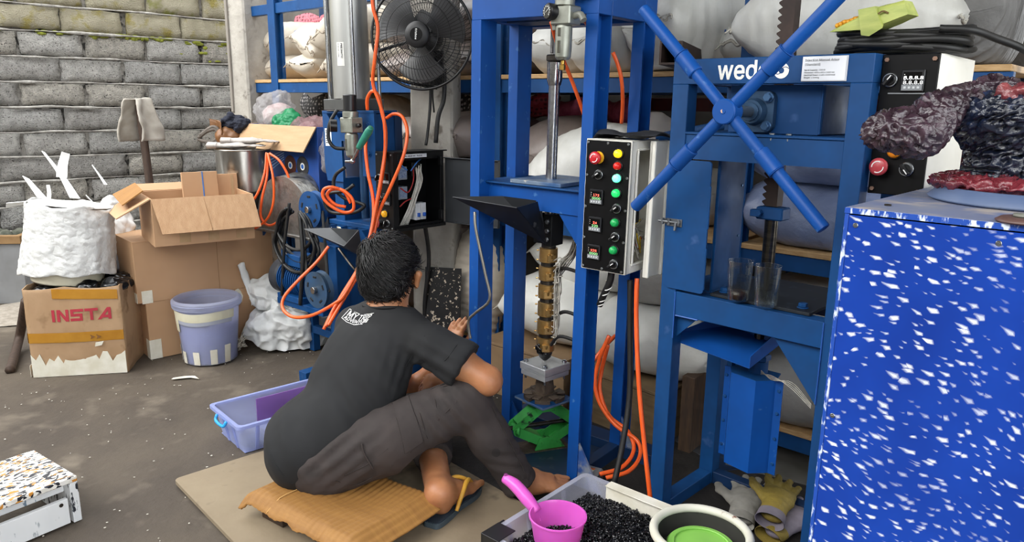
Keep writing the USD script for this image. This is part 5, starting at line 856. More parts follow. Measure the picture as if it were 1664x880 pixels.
mq = GF.P(488, 452, -.10); mo2 = part(gm, 'motor', cat(cyl(mq + A([-.10, 0, 0]), mq + A([.10, .0, 0]), .072, n=28), *[cyl(mq + A([-.085 + .017 * i, 0, 0]), mq + A([-.080 + .017 * i, 0, 0]), .082, n=28) for i in range(10)]), BLUE2, 30, label='finned blue electric motor'); part(mo2, 'terminal_box', bc(mq + A([.02, -.01, .10]), (.13, .09, .06), .004), BLUE2); part(mo2, 'fan_cover', cyl(mq + A([-.15, 0, 0]), mq + A([-.083, 0, 0]), .09, n=28, b=.01), mt('dull_dark_cover', '#33353a', r=.5)); part(mo2, 'motor_foot', bc(mq + A([0, 0, -.09]), (.2, .14, .03)), BLUE2)
p2 = GF.P(517, 470, -.22); pulley(gm, p2, .085, mt('worn_blue_wheel', '#27496b', '#33424f', sc=8, r=.45)); part(gm, 'drive_belt', cat(tube([pc + A([-.083, 0, 0]), p2 + A([-.08, .0, 0])], .007, 6), tube([pc + A([.083, 0, 0]), p2 + A([.08, .0, 0])], .007, 6)), RUBBER)
part(gm, 'motor_rail', bx(mq[0] - .12, mq[0] + .26, -.16, .10, mq[2] - .135, mq[2] - .105), BLUE2); [part(gm, 'rail_leg', bx(x, x + .04, .0, .04, 0, mq[2] - .135), BLUE2) for x in (mq[0] - .1, mq[0] + .2)]
blk = []
for i, (r1, r2, dz) in enumerate(((.12, .17, 0), (.135, .19, .012), (.15, .21, -.01), (.12, .15, .02), (.14, .23, .02))):
    c = GF.P(484, 360, -.14) + A([.0, -.008 * i, dz]); blk.append(tube([c + A([r1 * math.sin(t) * (1 if math.cos(t) > 0 else 1.2), .0, .05 - r2 * (1 - math.cos(t)) / 2 * 1.35]) for t in np.linspace(.5, 2 * np.pi - .3, 16)], .008, 7, 4))
blk.append(tube([GF.P(470, 330, -.16), GF.P(462, 400, -.17), GF.P(458, 480, -.18)], .008, 7)); blk.append(tube([GF.P(487, 345, -.17), GF.P(492, 420, -.19), GF.P(488, 495, -.2)], .010, 7))
solo('power_cable', tf(cat(*blk), GF.O, rz=-40), RUBBER, 'coils of black cable hanging over the grinder pulley', 'cable', smooth=True)
cbk = [(560, 272), (545, 285), (543, 305), (560, 322), (585, 330), (592, 335), (575, 345), (540, 345), (528, 330), (532, 315), (560, 310), (575, 300)]
solo('power_cable', tube([at(x, y, 3.28 + .03 * math.sin(i)) for i, (x, y) in enumerate(cbk)], .008, 8), RUBBER, 'black cable looped round the small press post', 'cable', smooth=True)
solo('power_cable', tube([at(x, y, 3.31) for x, y in ((548, 178), (536, 200), (534, 225), (545, 240), (570, 242), (572, 252))], .008, 8), RUBBER, 'black cable curving over the paper label of the small press', 'cable', smooth=True)
# gloves on the hopper
GLV = mt('grey_knit_glove', '#b6b0aa', '#9f9892', sc=20, r=.9, b=.5, bs=220, bd=.004)
def glove_prims(s=1.0, sp_=1.0):
    P = [((-.10, 0, 0), (.0, 0, .0), .036, .042), ((-.02, .022, 0), (.03, .026, 0), .024, .022), ((-.02, -.022, 0), (.03, -.026, 0), .024, .022)]
    for i, (y, L, b) in enumerate(((.033, .075, .35), (.012, .09, .12), (-.011, .085, -.1), (-.033, .065, -.3))):
        p = A([.035, y, 0]); q = p + A([L * .55, b * L * .35 * sp_, .006]); r = q + A([L * .5, b * L * .3 * sp_, -.006]); P += [(p, q, .0135, .0125, .006), (q, r, .0125, .0105, .006)]
    p = A([-.03, .036, .004]); P += [(p, p + A([.03, .035, .008]), .017, .015), (p + A([.03, .035, .008]), p + A([.065, .05, .004]), .015, .012)]; return P
def glove(label, loc, rz, mat, flat=.5, group=None, rx=0, ry=0, cuff=None, sc=1.0, bend=0):
    t = thing('work_glove', label, 'glove', loc, rz, group, None, ry, rx); m = blob(glove_prims(), .005, .014); m.vertices *= [sc, sc, flat * sc]; m.vertices[:, 2] -= bend * np.maximum(m.vertices[:, 0], 0) ** 2
    z0 = m.vertices[:, 2].min(); m.vertices[:, 2] -= z0; part(t, 'hand', bump_along(m, .003, 50, 3), mat, True)
    c = tf(lathe([(.036, -.001), (.040, .0), (.044, .05), (.041, .05), (.036, .0)], 28, closed=True), (-.105 * sc, 0, 0), ry=-90); c.vertices[:, 2] *= flat; c.vertices[:, 2] -= z0; part(t, 'cuff', bump_along(c, .003, 40, 5), cuff or mat, True); return t
HT = GF.w(0, 0, 1.022)
glove('grey knitted work glove lying flat on the rim of the steel hopper, upper one', HT + [.06, -.02, .024], 12, GLV, .42, None, bend=.3); glove('grey knitted work glove under another on the steel hopper', HT + [.0, -.06, .0], 2, GLV, .42)
# blue carton with cardboard flap on the grinder table
CO = at(402, 300, 4.42) * A([1, 1, 0]); CF_ = Fr(CO, 40); CZ = .657
bt = thing('carton', 'big blue printed carton with its tan cardboard flap folded out, behind the grinder', 'carton', CF_.w(0, 0, CZ), -40)
CBL = mt('blue_print_card', '#1e4f9e', '#173f85', sc=2.5, r=.45); CW, CD, CH = .72, .235, .485
part(bt, 'front_face', bx(0, CW, 0, .006, 0, CH), CBL); part(bt, 'end_face', bx(0, .006, .006, CD, 0, CH), CBL); part(bt, 'end_face', bx(CW - .006, CW, .006, CD, 0, CH), CBL); part(bt, 'back_face', bx(.006, CW - .006, CD - .006, CD, 0, CH), CBL); part(bt, 'bottom', bx(.006, CW - .006, .006, CD - .006, 0, .006), CARD)
part(bt, 'flap', poly3([(.0, -.004, CH), (CW, -.004, CH), (CW - .01, -.085, CH - .13), (.01, -.085, CH - .13)], .006), CARD, label='tan cardboard flap'); part(bt, 'flap', poly3([(-.004, .01, CH), (-.004, CD - .01, CH), (-.10, CD - .02, CH - .12), (-.10, .02, CH - .12)], .006), CARD)
pr_ = [(Point(0, 0).buffer(.055), '#5a2f25', '#3f2019'), (Point(0, 0).buffer(.055), '#39393b', '#242426')]
for i, (x, (g, c1, c2)) in enumerate(zip((.46, .575), pr_)):
    dsc = part(bt, 'printed_disc', pr(g, -.0016, -.0002, 'xz').apply_translation((x, 0, .27)), mt(f'disc_print_{i}', c1, c2, sc=30, r=.5)); part(dsc, 'disc_centre', cat(pr(Point(0, 0).buffer(.02), -.0024, -.0014, 'xz').apply_translation((x, 0, .27))), mt('print_white', '')); part(dsc, 'disc_ring', pr(Point(0, 0).buffer(.012), -.003, -.0022, 'xz').apply_translation((x, 0, .27)), mt('print_blue', '#2b63b0', r=.5))
part(bt, 'printed_streak', cat(*[pr(LineString([(.02, .13 + .02 * i), (.2, .20 + .022 * i), (.40, .30 + .012 * i)]).buffer(.0022 + .001 * (i % 2)), -.0012, -.0002, 'xz') for i in range(5)]), mt('print_pale_blue', '#8fb4e0', r=.5)); part(bt, 'printed_letters', tf(text('000', .055, .0006, True), (-.0004, .20, .22), rx=90, rz=-90), mt('print_white', ''))
FILM = film('clear_film', '#d8d6d6', .30, .10, 1.0, 22)
for lb, x, y, z, r_, mat in (('crumpled clear plastic bag rising from the blue carton', .18, .11, .545, (.17, .09, .10), FILM), ('green plastic bag crumpled in the blue carton', .32, .08, .50, (.10, .06, .06), film('green_film', '#2fa06a', .8, .2, .9, 24)), ('clear plastic bag sticking up beside the small press', .78, .10, .36, (.10, .09, .17), FILM), ('crumpled plastic bag with red scraps at the right of the blue carton', .52, .11, .48, (.13, .09, .05), film('pinkish_film', '#b9989a', .4, .2, 1.0, 26))):
    m = trimesh.creation.icosphere(4, 1); m.vertices *= A(r_); m = bump_along(bump_along(m, min(r_) * .75, 9, 3), .022, 30, 5); p = thing('plastic_bag', lb, 'plastic bag', CF_.w(x, y, CZ + z - r_[2]), -40); part(p, 'bag', tf(m, (0, 0, r_[2])), mat, 60)
    part(p, 'contents', bump_along(tf(trimesh.creation.icosphere(3, 1), (0, .01, r_[2] * .8), sc=A(r_) * .75), .02, 18, 6), mt('mixed_scrap', '#a59a97', '#7b5158', sc=24, r=.5) if mat is not FILM else mt('pale_scrap', '#c9c2bf', '#b58f90', sc=16, r=.5), True)
# tool bag and straps left of the carton
tbg = thing('tool_bag', 'brown leather and navy cloth tool bag beside the blue carton by the block wall', 'bag', at(362, 205, 4.42) - A([0, 0, .0]), -40)
m = bump_along(tf(trimesh.creation.icosphere(4, 1), (.05, .0, -.055), rz=10, sc=A([.075, .055, .06])), .025, 12, 3); part(tbg, 'leather', m, mt('brown_leather', '#7a5230', '#63401f', sc=12, r=.5), True)
part(tbg, 'leather_flap', bump_along(grid_sheet(lambda u, v: np.stack([-.06 + .13 * u, -.05 + .02 * np.sin(u * 3), .045 - .07 * v - .02 * u], -1), 16, 10, .008), .012, 16, 2), mt('brown_leather', ''), True)
m = bump_along(bump_along(tf(trimesh.creation.icosphere(5, 1), (.055, .03, .012), rz=20, sc=A([.095, .06, .05])), .05, 13, 7), .02, 34, 2); part(tbg, 'cloth', m, mt('navy_cloth', '#1c2030', '#141826', sc=20, r=.9), True)
part(tbg, 'strap', cat(*[tube([at(x, y, 4.38) - at(362, 205, 4.42) for x, y in P], .011, 6).apply_transform(Rm(0, 0, 40)) for P in ([(372, 212), (376, 228), (372, 244)], [(322, 224), (335, 214), (350, 210), (354, 222), (345, 230), (330, 229), (322, 226)], [(325, 220), (345, 206), (356, 214), (350, 232), (334, 232)])]), mt('grey_strap', '#6c645c', '#57504a', sc=14, r=.8), True)
# pole with a cloth
PO = at(238, 275, 4.3); P1 = at(226, 170, 4.3); dv = (P1 - PO) / (P1[2] - PO[2]); base = PO - dv * PO[2]
mp_ = thing('mop', 'dark wooden pole with a grey cloth hanging over its top before the block wall', 'mop', base * A([1, 1, 0]), 0)
b0 = A([0, 0, 0]); pt = P1 - base * A([1, 1, 0]); part(mp_, 'pole', cat(tube([b0, pt * .55 + A([.01, 0, 0]), pt], .022, 10)), mt('dark_pole', '#4b3a2f', '#3a2c24', sc=14, r=.7, stretch=(6, 6, .6)), True)
def drape(u, v):
    s = (u - .5) * 2; x = .052 * np.sin(np.clip(s * 1.9, -1.57, 1.57)) * (1 + .35 * np.abs(s)) + .015 * np.sin(v * 6 + s * 3); z = .05 - .30 * np.maximum(0, np.abs(s) - .2) ** 1.1 * np.where(s < 0, 1.0, .98) ; y = (v - .5) * .12 * (1 + .4 * np.abs(s)) + .01 * np.sin(s * 9)
    return np.stack([x, y, z], -1)
part(mp_, 'cloth', tf(bump_along(grid_sheet(drape, 44, 16, .012), .008, 26, 4), pt + A([.0, -.01, -.02]), rz=-14), mt('grey_beige_cloth', '#a9a399', '#8f887d', sc=7, r=.9), True)
# ================================================================ left: printed carton, draped bucket, boxes, bucket, sacks
IF = Fr(gp(56, 612) * A([1, 1, 0]), -12); IW, ID, IH = .405, .40, .43
ib = thing('printed_carton', 'open worn cardboard carton with red lettering and yellow tape at far left', 'carton', IF.O, 12)
CARD2 = mt('old_cardboard', '#b39371', '#a07f5d', sc=3.2, r=.75, c3='#8c6d4d', sc3=9, lo3=.58, hi3=.7, b=.15, bs=24)
def wall_card(x0, y0, x1, y1, h, bul=.012, sd=0, t=.006):
    d = A([x1 - x0, y1 - y0]); n = A([d[1], -d[0]]) / np.linalg.norm(d)
    def f(u, v):
        b = bul * np.sin(u * np.pi) * np.sin(v * np.pi * .9) + .004 * (meshkit.fbm(np.stack([u * 5, v * 5, u * 0 + sd], -1), 2, sd) - .5); return np.stack([x0 + d[0] * u + n[0] * b, y0 + d[1] * u + n[1] * b, h * v - .012 * v * np.abs(np.sin(u * 5 + sd)) * (v > .97)], -1)
    return grid_sheet(f, 22, 16, t)
part(ib, 'front_wall', wall_card(0, 0, IW, 0, IH, .014, 1), CARD2, True); part(ib, 'side_wall', wall_card(0, ID, 0, 0, IH, .012, 2), CARD2, True); part(ib, 'side_wall', wall_card(IW, 0, IW, ID, IH, .012, 3), CARD2, True); part(ib, 'back_wall', wall_card(IW, ID, 0, ID, IH, .01, 4), CARD2, True); part(ib, 'bottom', bx(.005, IW - .005, .005, ID - .005, 0, .006), CARD2)
fb = lambda u, v, o=.004: A([IW * u, -.014 * math.sin(u * math.pi) * math.sin(v * math.pi * .9) - o - .003, IH * v])
def onfront(u0, u1, v0, v1, o, w=0, nu=16): return grid_sheet(lambda u, v: np.stack([IW * (u0 + (u1 - u0) * u), -.014 * np.sin((u0 + (u1 - u0) * u) * np.pi) * np.sin((v0 + (v1 - v0) * v) * np.pi * .9) - .0045 - o + .0007 * np.sin(u * 31 + v * 7), IH * (v0 + (v1 - v0) * v + w * (u - .5))], -1), nu, 5, .0006)
part(ib, 'tape', onfront(-.002, 1.0, .385, .495, .0012), TAPE, True); part(ib, 'tape', onfront(.30, .98, .86, .965, .0012, -.03), TAPE, True); part(ib, 'tape', grid_sheet(lambda u, v: np.stack([u * 0 - .0145 * np.sin(u * np.pi) - .006, ID * u, IH * (.385 + .11 * v)], -1), 10, 4, .0006), TAPE, True)
part(ib, 'tape_tail', bump_along(grid_sheet(lambda u, v: np.stack([-.012 - .02 * np.sin(u * 4), .12 + .05 * v + .01 * np.sin(u * 7), IH * .82 - .15 * u], -1), 12, 6, .002), .01, 40, 2), TAPE, True)
part(ib, 'tape_arrow', cat(*[tf(pr([(0, 0), (.022, .012), (0, .024), (.005, .012)], 0, .0006), (.265 + .026 * i, -.0205, IH * .41), rx=90) for i in range(2)]), mt('arrow_brown', '#7c5226', r=.6))
# red lettering in stroke letters like the print
LW = .0125
def stroke(*L): return unary_union([LineString(p).buffer(LW / 2, cap_style=2, join_style=2) for p in L])
H_ = .056; hw_ = LW / 2
let = [(stroke([(hw_, 0), (hw_, H_)]), .022), (unary_union([stroke([(hw_, 0), (hw_, H_)], [(.05 - hw_, 0), (.05 - hw_, H_)]), Polygon([(0, H_), (.014, H_), (.05, 0), (.036, 0)])]), .058), (stroke([(.055, H_ - hw_), (.004, H_ - hw_)], [(hw_, H_), (hw_, H_ / 2)], [(0, H_ / 2), (.05, H_ / 2)], [(.05 - hw_, H_ / 2), (.05 - hw_, 0)], [(.05, hw_), (-.002, hw_)]), .060), (stroke([(0, H_ - hw_), (.056, H_ - hw_)], [(.028, 0), (.028, H_)]), .052), (unary_union([Polygon([(0, 0), (.015, 0), (.058, H_), (.043, H_)]), stroke([(.058 - hw_, 0), (.058 - hw_, H_)], [(.022, .014), (.058, .014)])]), .06)]
xx, gl = .112, []
for g, adv in let:
    gl.append(affinity.translate(g, xx, .2675)); xx += adv
lt_ = pr(unary_union(gl), 0, .0007); lt_ = lt_.subdivide().subdivide(); uu, vv = lt_.vertices[:, 0] / IW, (lt_.vertices[:, 1] + .018 * (lt_.vertices[:, 0] - .2)) / IH; lt_.vertices = np.stack([lt_.vertices[:, 0], -.014 * np.sin(uu * np.pi) * np.sin(vv * np.pi * .9) - .0045 - lt_.vertices[:, 2], vv * IH], -1); part(ib, 'lettering', TM(lt_.vertices, lt_.faces[:, ::-1]), mt('red_print', '#b0303f', '#a32937', sc=20, r=.7))
def torn(n, sd, w, h0, h1): r = np.random.default_rng(sd); x = np.linspace(0, w, n); return Polygon([(0, 0)] + [(a, r.uniform(h0, h1)) for a in x] + [(w, 0)])
part(ib, 'torn_label', cat(pr(torn(22, 4, IW, .05, .115), -.0105, -.0085, 'xz'), tf(pr(torn(12, 7, ID, .03, .12), 0, .0015), (-.013, ID, 0), rx=90, rz=-90)), PAPERW); part(ib, 'paper_scrap', pr(Polygon([(.28, .14), (.31, .145), (.32, .165), (.285, .16)]), -.020, -.019, 'xz'), PAPERW)
BLKP = mt('glossy_black_plastic', '#0d0e10', '#16171a', sc=10, r=.2)
for k in range(16):
    m = bump_along(tf(trimesh.creation.icosphere(3, 1), sc=A([rng.uniform(.05, .075), rng.uniform(.05, .07), .035])), .02, 26, k); i, j = k % 4, k // 4
    solo('plastic_lump', tf(m, IF.w(.065 + .098 * i + rng.uniform(-.01, .01), .07 + .092 * j, IH - .035 + rng.uniform(-.012, .016)), rz=rng.uniform(0, 360)), BLKP, 'crumpled black plastic lump heaped in the open lettered carton', 'plastic lump', 'black plastic lumps in the lettered carton', smooth=40)
# bucket under a white woven sack, standing on the carton's filling
wb_ = thing('draped_bucket', 'cream bucket wrapped in a white woven sack resting on the black plastic in the carton', 'bucket', IF.w(.125, .19, IH - .02), 12, ry=7, rx=-4)
part(wb_, 'bucket', lathe([(.0, .0), (.148, .0), (.155, .01), (.156, .055), (.15, .06), (.145, .33), (.0, .33)], 56), mt('cream_plastic', '#e2dcc6', '#d6cfb6', sc=5, r=.45), True)
def dr_(u, v):
    th = u * 2 * np.pi; r = (.180 + .010 * v ** 1.2 + .012 * (1 + np.sin(th * 2 + 2.5)) * v) + (.0016 * np.sin(th * 19 + 3 * v) + .003 * np.sin(th * 11 - 4 * v)) * (.2 + .8 * v) + .012 * (meshkit.fbm(np.stack([np.cos(th) * 2, np.sin(th) * 2, v * 3], -1), 4, 5) - .5); return np.stack([r * np.cos(th), r * np.sin(th), .375 - .33 * v + .022 * np.sin(th + 2.0) * v + .006 * np.sin(th * 7) * v + .01 * np.sin(th * 5) * (1 - v)], -1)
m = grid_sheet(dr_, 150, 50, .004); part(wb_, 'woven_sack', bump_along(bump_along(m, .008, 20, 9), .004, 60, 3), mt('white_crinkled_sack', '#d9d9d6', '#cbcbc8', sc=9, r=.4, b=.6, bs=60, bd=.006), True); part(wb_, 'sack_top', tf(bump_along(lathe([(.180, .373), (.173, .383), (.10, .377), (.0, .374)], 60), .006, 22, 3), (0, 0, -.003)), mt('white_crinkled_sack', ''), True)
# white plastic strips behind
STR = mt('white_plastic_strip', '#eeeeec', '#dddddb', sc=6, r=.35)
for i, (lb, P) in enumerate((('long white plastic strip slanting up before the block wall', [(122, 322, 3.75), (100, 285, 3.85), (70, 246, 3.95)]), ('short white strip forking off the long slanting strip', [(100, 288, 3.84), (102, 268, 3.9), (107, 248, 3.92)]), ('white strip slanting up at the left of the draped bucket', [(74, 328, 3.7), (58, 308, 3.75), (42, 288, 3.8)]), ('thin white strip standing just behind the draped bucket', [(78, 328, 3.72), (80, 315, 3.75), (78, 300, 3.76)]), ('curved white strip drooping at far left behind the draped bucket', [(70, 326, 3.68), (45, 329, 3.66), (10, 333, 3.6)]), ('white strip tip rising beside the open box', [(172, 300, 3.9), (160, 282, 3.92), (150, 268, 3.95)]), ('white strip lying behind the draped bucket towards the open box', [(195, 385, 3.85), (172, 350, 3.85), (140, 318, 3.85)]))):
    p = crv([at(*q) for q in P], 6); w = .025 if i not in (3, 5) else .010; t_, U, V_ = frames(p); tw = np.linspace(.2, .6, len(p))[:, None]; side = U * np.cos(tw) + V_ * np.sin(tw); nn = np.cross(t_, side); k_ = np.linspace(1, .35 if i in (0, 5) else .8, len(p))[:, None]
    solo('plastic_strip', loft(np.stack([p - side * w * k_ - nn * .002, p + side * w * k_ - nn * .002, p + side * w * k_ + nn * .002, p - side * w * k_ + nn * .002], 1)), STR, lb, 'plastic strip')
for i, (lb, P, s_) in enumerate((('heap of white plastic film crumpled between draped bucket and boxes', (182, 380, 3.82), (.10, .12, .20)), ('heap of grey plastic film low behind the lettered carton', (195, 430, 3.80), (.10, .10, .14)))):
    c = at(*P); m = bump_along(bump_along(tf(trimesh.creation.icosphere(4, 1), sc=A(s_)), .05, 9, 4 + i), .015, 34, i); m.vertices += c; z = m.vertices[:, 2]; z[:] = np.where(z < .35, z * 1.0, z)
    k = thing('film_heap', lb, 'plastic film', (c[0], c[1], 0)); part(k, 'film', m, (STR, film('grey_film', '#aaaab2', .75, .2, 1.0, 20))[i], 40, world=True); part(k, 'sack_below', tf(cyl((0, 0, 0), (0, 0, c[2] - s_[2] * .5), .09, .10), (c[0], c[1], 0)), STR, world=True)
# cardboard box stack
BXF = Fr(gp(246, 584) * A([1, 1, 0]), -42); CARD3 = mt('clean_cardboard', '#ba9470', '#b08a66', sc=2.2, r=.72, b=.1, bs=22)
def carton(name, label, loc, rz, w, d, h, tape=True):
    t = thing(name, label, 'box', loc, rz); g = .006
    part(t, 'front_wall', bx(0, w, 0, g, 0, h, .002), CARD3); part(t, 'back_wall', bx(0, w, d - g, d, 0, h, .002), CARD3); part(t, 'side_wall', bx(0, g, g, d - g, 0, h, .002), CARD3); part(t, 'side_wall', bx(w - g, w, g, d - g, 0, h, .002), CARD3); part(t, 'bottom', bx(g, w - g, g, d - g, 0, g), CARD3); return t
W1, D1, H1 = .66, .36, .295; zz = 0
b1 = carton('cardboard_box', 'lowest closed cardboard box with torn white tape at its corners', BXF.O, 42, W1, D1, H1); part(b1, 'lid', bx(0, W1, 0, D1, H1 - .004, H1, .002), CARD3)
b2 = carton('cardboard_box', 'closed cardboard box in the middle of the stack, under the open one', BXF.w(-.035, .0, H1), 42, W1 + .04, D1 + .01, H1 + .01); part(b2, 'lid', cat(bx(0, W1 + .04, 0, D1 / 2, H1 + .006, H1 + .011, .002), bx(0, W1 + .04, D1 / 2 + .002, D1 + .01, H1 + .006, H1 + .011, .002)), CARD3)
sc_ = lambda x, y, r, sd: affinity.translate(Polygon([(x + r * (1 + .3 * math.sin(k * 2.3 + sd)) * math.cos(k / 9 * 6.28) * .6, y + r * 1.3 * math.sin(k / 9 * 6.28)) for k in range(9)]), 0, 0)
parts(b1, 'white_tape', [bx(-.001, .055, -.0015, 0, .0, .10), bx(-.0015, 0, .0, .05, .0, .10), pr(sc_(.46, .25, .035, 1), -.0015, 0, 'xz'), bx(W1 - .045, W1 + .001, -.0015, 0, .2, .29)], PAPERW); parts(b2, 'white_tape', [bx(.02, .07, -.0015, 0, -.005, .06), bx(-.0015, 0, .0, .10, .0, .05)], PAPERW); part(b2, 'crease', bx(.40, .403, -.0008, 0, .0, H1), mt('crease_brown', '#94714f', r=.8))
TZ = H1 * 2 + .012; TW, TD, TH = .46, .36, .225
BO = Fr(gp(252, 402, TZ) * A([1, 1, 0]), -35)
b3 = carton('cardboard_box', 'open cardboard box with flaps folded out on top of the stack', BO.w(0, 0, TZ), 35, TW, TD, TH)
part(b3, 'flap', poly3([(.0, -.002, TH), (TW, -.002, TH), (TW + .012, -.075, TH - .155), (.025, -.075, TH - .155)], .005), mt('corrugated_face', '#bd9873', '#b28b66', sc=3, r=.75, b=.5, bs=18, bd=.004, stretch=(14, 14, .4)), label='front flap folded down'); part(b3, 'flap_fold', tube([(TW * .5, -.0055, TH - .004), (TW * .53, -.0795, TH - .155)], .0016, 5), mt('crease_brown', ''))
part(b3, 'flap', poly3([(-.002, .0, TH), (-.002, TD, TH), (-.145, TD - .02, TH - .085), (-.145, .03, TH - .085)], .005), CARD3); part(b3, 'loose_flap', cat(poly3([(-.01, TD - .03, TH + .045), (-.02, .05, TH + .035), (-.11, .07, TH - .03), (-.11, TD - .0, TH - .01)], .005)), CARDB, label='browner loose flap'); part(b3, 'flap', poly3([(.0, TD, TH), (TW, TD, TH), (TW, TD + .05, TH + .03), (.0, TD + .05, TH + .03)], .005), CARD3)
for x in (.11, .24, .37): part(b3, 'tape', bx(x, x + .05, -.0012, 0, .012, .08), TAPEW)
for i, (x, y, w, lb) in enumerate(((.27, .20, .17, 'flat cardboard packet tied with a blue string in the open box'), (.40, .25, .13, 'bundle of folded cardboard leaning in the open box beside the tied packet'))):
    t = thing('cardboard_packet', lb, 'cardboard packet', BO.w(x, y, TZ + .008), 35, rx=-6); n = 3 if i else 2
    for k in range(n): part(t, 'sheet', bx(-w / 2 + .006 * k, w / 2 + .006 * k, .022 * k, .022 * k + .018, 0, .315 - .02 * i), CARD3)
    if i == 0: part(t, 'string', bx(.01, .016, -.0025, 0, .0, .315), mt('blue_string', '#3f6fb4', r=.6))
    else: part(t, 'tape', bx(.03, .045, -.0015, 0, .05, .29), TAPEW)
# translucent bucket
BK = gp(331, 592); bk = thing('plastic_bucket', 'translucent blue plastic bucket patched with white tape before the box stack', 'bucket', BK * A([1, 1, 0]) + [.0, .095, 0], 0)
BTR = film('blue_tub', '#d3d7ea', .45, .3, .15, 12); pf_ = [(.0, .003), (.122, .003), (.126, .006), (.150, .285), (.163, .29), (.164, .315), (.152, .325), (.148, .322), (.146, .29), (.122, .009), (.0, .008)]
part(bk, 'tub', lathe(pf_, 64), BTR, 40); part(bk, 'rim_ring', cat(torus(.160, .005, 64, 8, (0, 0, .305)), torus(.158, .004, 64, 8, (0, 0, .285))), BTR, True); part(bk, 'contents', lathe([(0, .01), (.121, .01), (.138, .20), (0, .21)], 48), mt('blue_powder', '#98a1d2', '#8b95ca', sc=6, r=.8), True)
def band(a0, a1, z0, z1, wob=.0, o=.0015): return grid_sheet(lambda u, v: np.stack([(lambda z, th: (np.interp(z, [.006, .285, .32], [.127, .1515, .154]) + o) * np.cos(th))(z0 + (z1 - z0) * v + wob * np.sin(u * 9), np.radians(a0 + (a1 - a0) * u)), (lambda z, th: (np.interp(z, [.006, .285, .32], [.127, .1515, .154]) + o) * np.sin(th))(z0 + (z1 - z0) * v + wob * np.sin(u * 9), np.radians(a0 + (a1 - a0) * u)), z0 + (z1 - z0) * v + wob * np.sin(u * 9)], -1), 30, 5, .0012)
part(bk, 'white_tape', cat(band(175, 345, .232, .275, .004), band(200, 228, .17, .235, .0, .002)), mt('yellowish_tape', '#e0dcc4', '#d2cdb2', sc=9, r=.45), True); part(bk, 'clear_tape', band(178, 340, .212, .238, .004, .001), mt('grey_tape', '#aeb2bf', '#a3a7b5', sc=9, r=.35), True)
for a0, h_ in ((190, .09), (222, .07), (256, .075), (292, .085), (322, .10)): part(bk, 'paper_patch', band(a0, a0 + 14, .008, h_, .0, .002), PAPERW, True)
# crumpled white sacks
CRW = mt('crumpled_white_sack', '#dfe0de', '#d2d3d0', sc=5, r=.45, b=.45, bs=26, bd=.012)
def crumple(label, c, r_, sd, rz, nm=4, fl=.02):
    def f(V, a): ellip(V, a, (0, 0, r_[2]), r_, k=.03); 
    m = tf(trimesh.creation.icosphere(5, 1), sc=A(r_)); p = m.vertices; n = meshkit.fbm(p * 6.5 + sd, 2, sd); n2 = meshkit.fbm(p * 15 + sd * 2, 2, sd + 3); m.vertices = p + m.vertex_normals * ((.32 - np.abs(n - .5) * 3.2) * .075 + (.25 - np.abs(n2 - .5) * 3) * .030 - .006)[:, None]
    v = m.vertices; v[:, 2] = np.where(v[:, 2] < -r_[2] * .55, -r_[2] * .55 + (v[:, 2] + r_[2] * .55) * .12, v[:, 2]); v[:, 2] -= v[:, 2].min(); t = thing('crumpled_sack', label, 'sack', c, rz); part(t, 'bag', m, CRW, True); return t
t = crumple('white woven sack lying crumpled on the floor beside the bucket', gp(462, 572) * A([1, 1, 0]) + A([.0, .14, 0]), (.23, .16, .165), 3, 20)
part(t, 'frayed_edge', cat(*[tube([(-.235 + rng.uniform(-.01, .01), -.06 + rng.uniform(-.05, .08), .03 + rng.uniform(0, .08)), (-.26 + rng.uniform(-.02, 0), -.07 + rng.uniform(-.05, .05), .02 + rng.uniform(0, .05))], .0016, 4) for _ in range(26)]), THREAD, True, kind='stuff')
t = crumple('white woven sack folded on top of the other, leaning to the box stack', gp(462, 572) * A([1, 1, 0]) + A([-.10, .20, .19]), (.16, .11, .10), 8, -14)
part(t, 'sack_mouth', bump_along(tf(grid_sheet(lambda u, v: np.stack([-.10 - .06 * v + .02 * np.sin(u * 9), (u - .5) * .14, .02 + .22 * v + .01 * np.sin(u * 12)], -1), 22, 14, .012), rz=10), .012, 20, 2), CRW, True)
# scrap of paper, trough, stick
solo('paper_scrap', bump_along(tf(pr(Polygon([(-.06, -.012), (-.02, .015), (.03, .018), (.065, -.02), (.02, -.004), (-.06, -.03)]), 0, .002).subdivide().subdivide(), gp(304, 614) + [0, 0, .004], rz=0), .002, 40), PAPERW, 'torn scrap of white paper on the dark floor before the bucket', 'paper scrap')
GT = Fr(gp(46, 492) * A([1, 1, 0]), -8); tr = thing('metal_trough', 'grey metal trough with a rusty tan rim at the far left edge', 'trough', GT.O, 8); part(tr, 'side', cat(bx(-1.1, 0, 0, .02, 0, .40), bx(-.02, 0, .02, .5, 0, .40)), mt('grey_sheet', '#8b8c8d', '#7b7b7b', sc=4, r=.6)); part(tr, 'rim', cat(bx(-1.1, .01, -.015, .03, .385, .435), bx(-.03, .01, .03, .5, .385, .435)), mt('rusty_tan', '#9a7a52', '#7e5f3b', sc=7, r=.7)); part(tr, 'rubble', cat(*[bump_along(tf(trimesh.creation.icosphere(2, 1), (-.04 - .07 * k + rng.uniform(-.02, .02), .1 + rng.uniform(0, .3), .39 + rng.uniform(0, .03)), sc=A([.05, .05, .04])), .012, 30, k) for k in range(14)]), mt('dark_rubble', '#6b6b60', '#474a3f', sc=20, r=.95), True, kind='stuff')
solo('wooden_stick', tube([gp(17, 606) + [0, 0, .015], (gp(17, 606) + gp(40, 540)) / 2 + [0, .02, .06], at(42, 488, 3.55)], .022, 10), mt('dark_pole', ''), 'dark wooden stick leaning at the left of the lettered carton', 'stick', smooth=True)
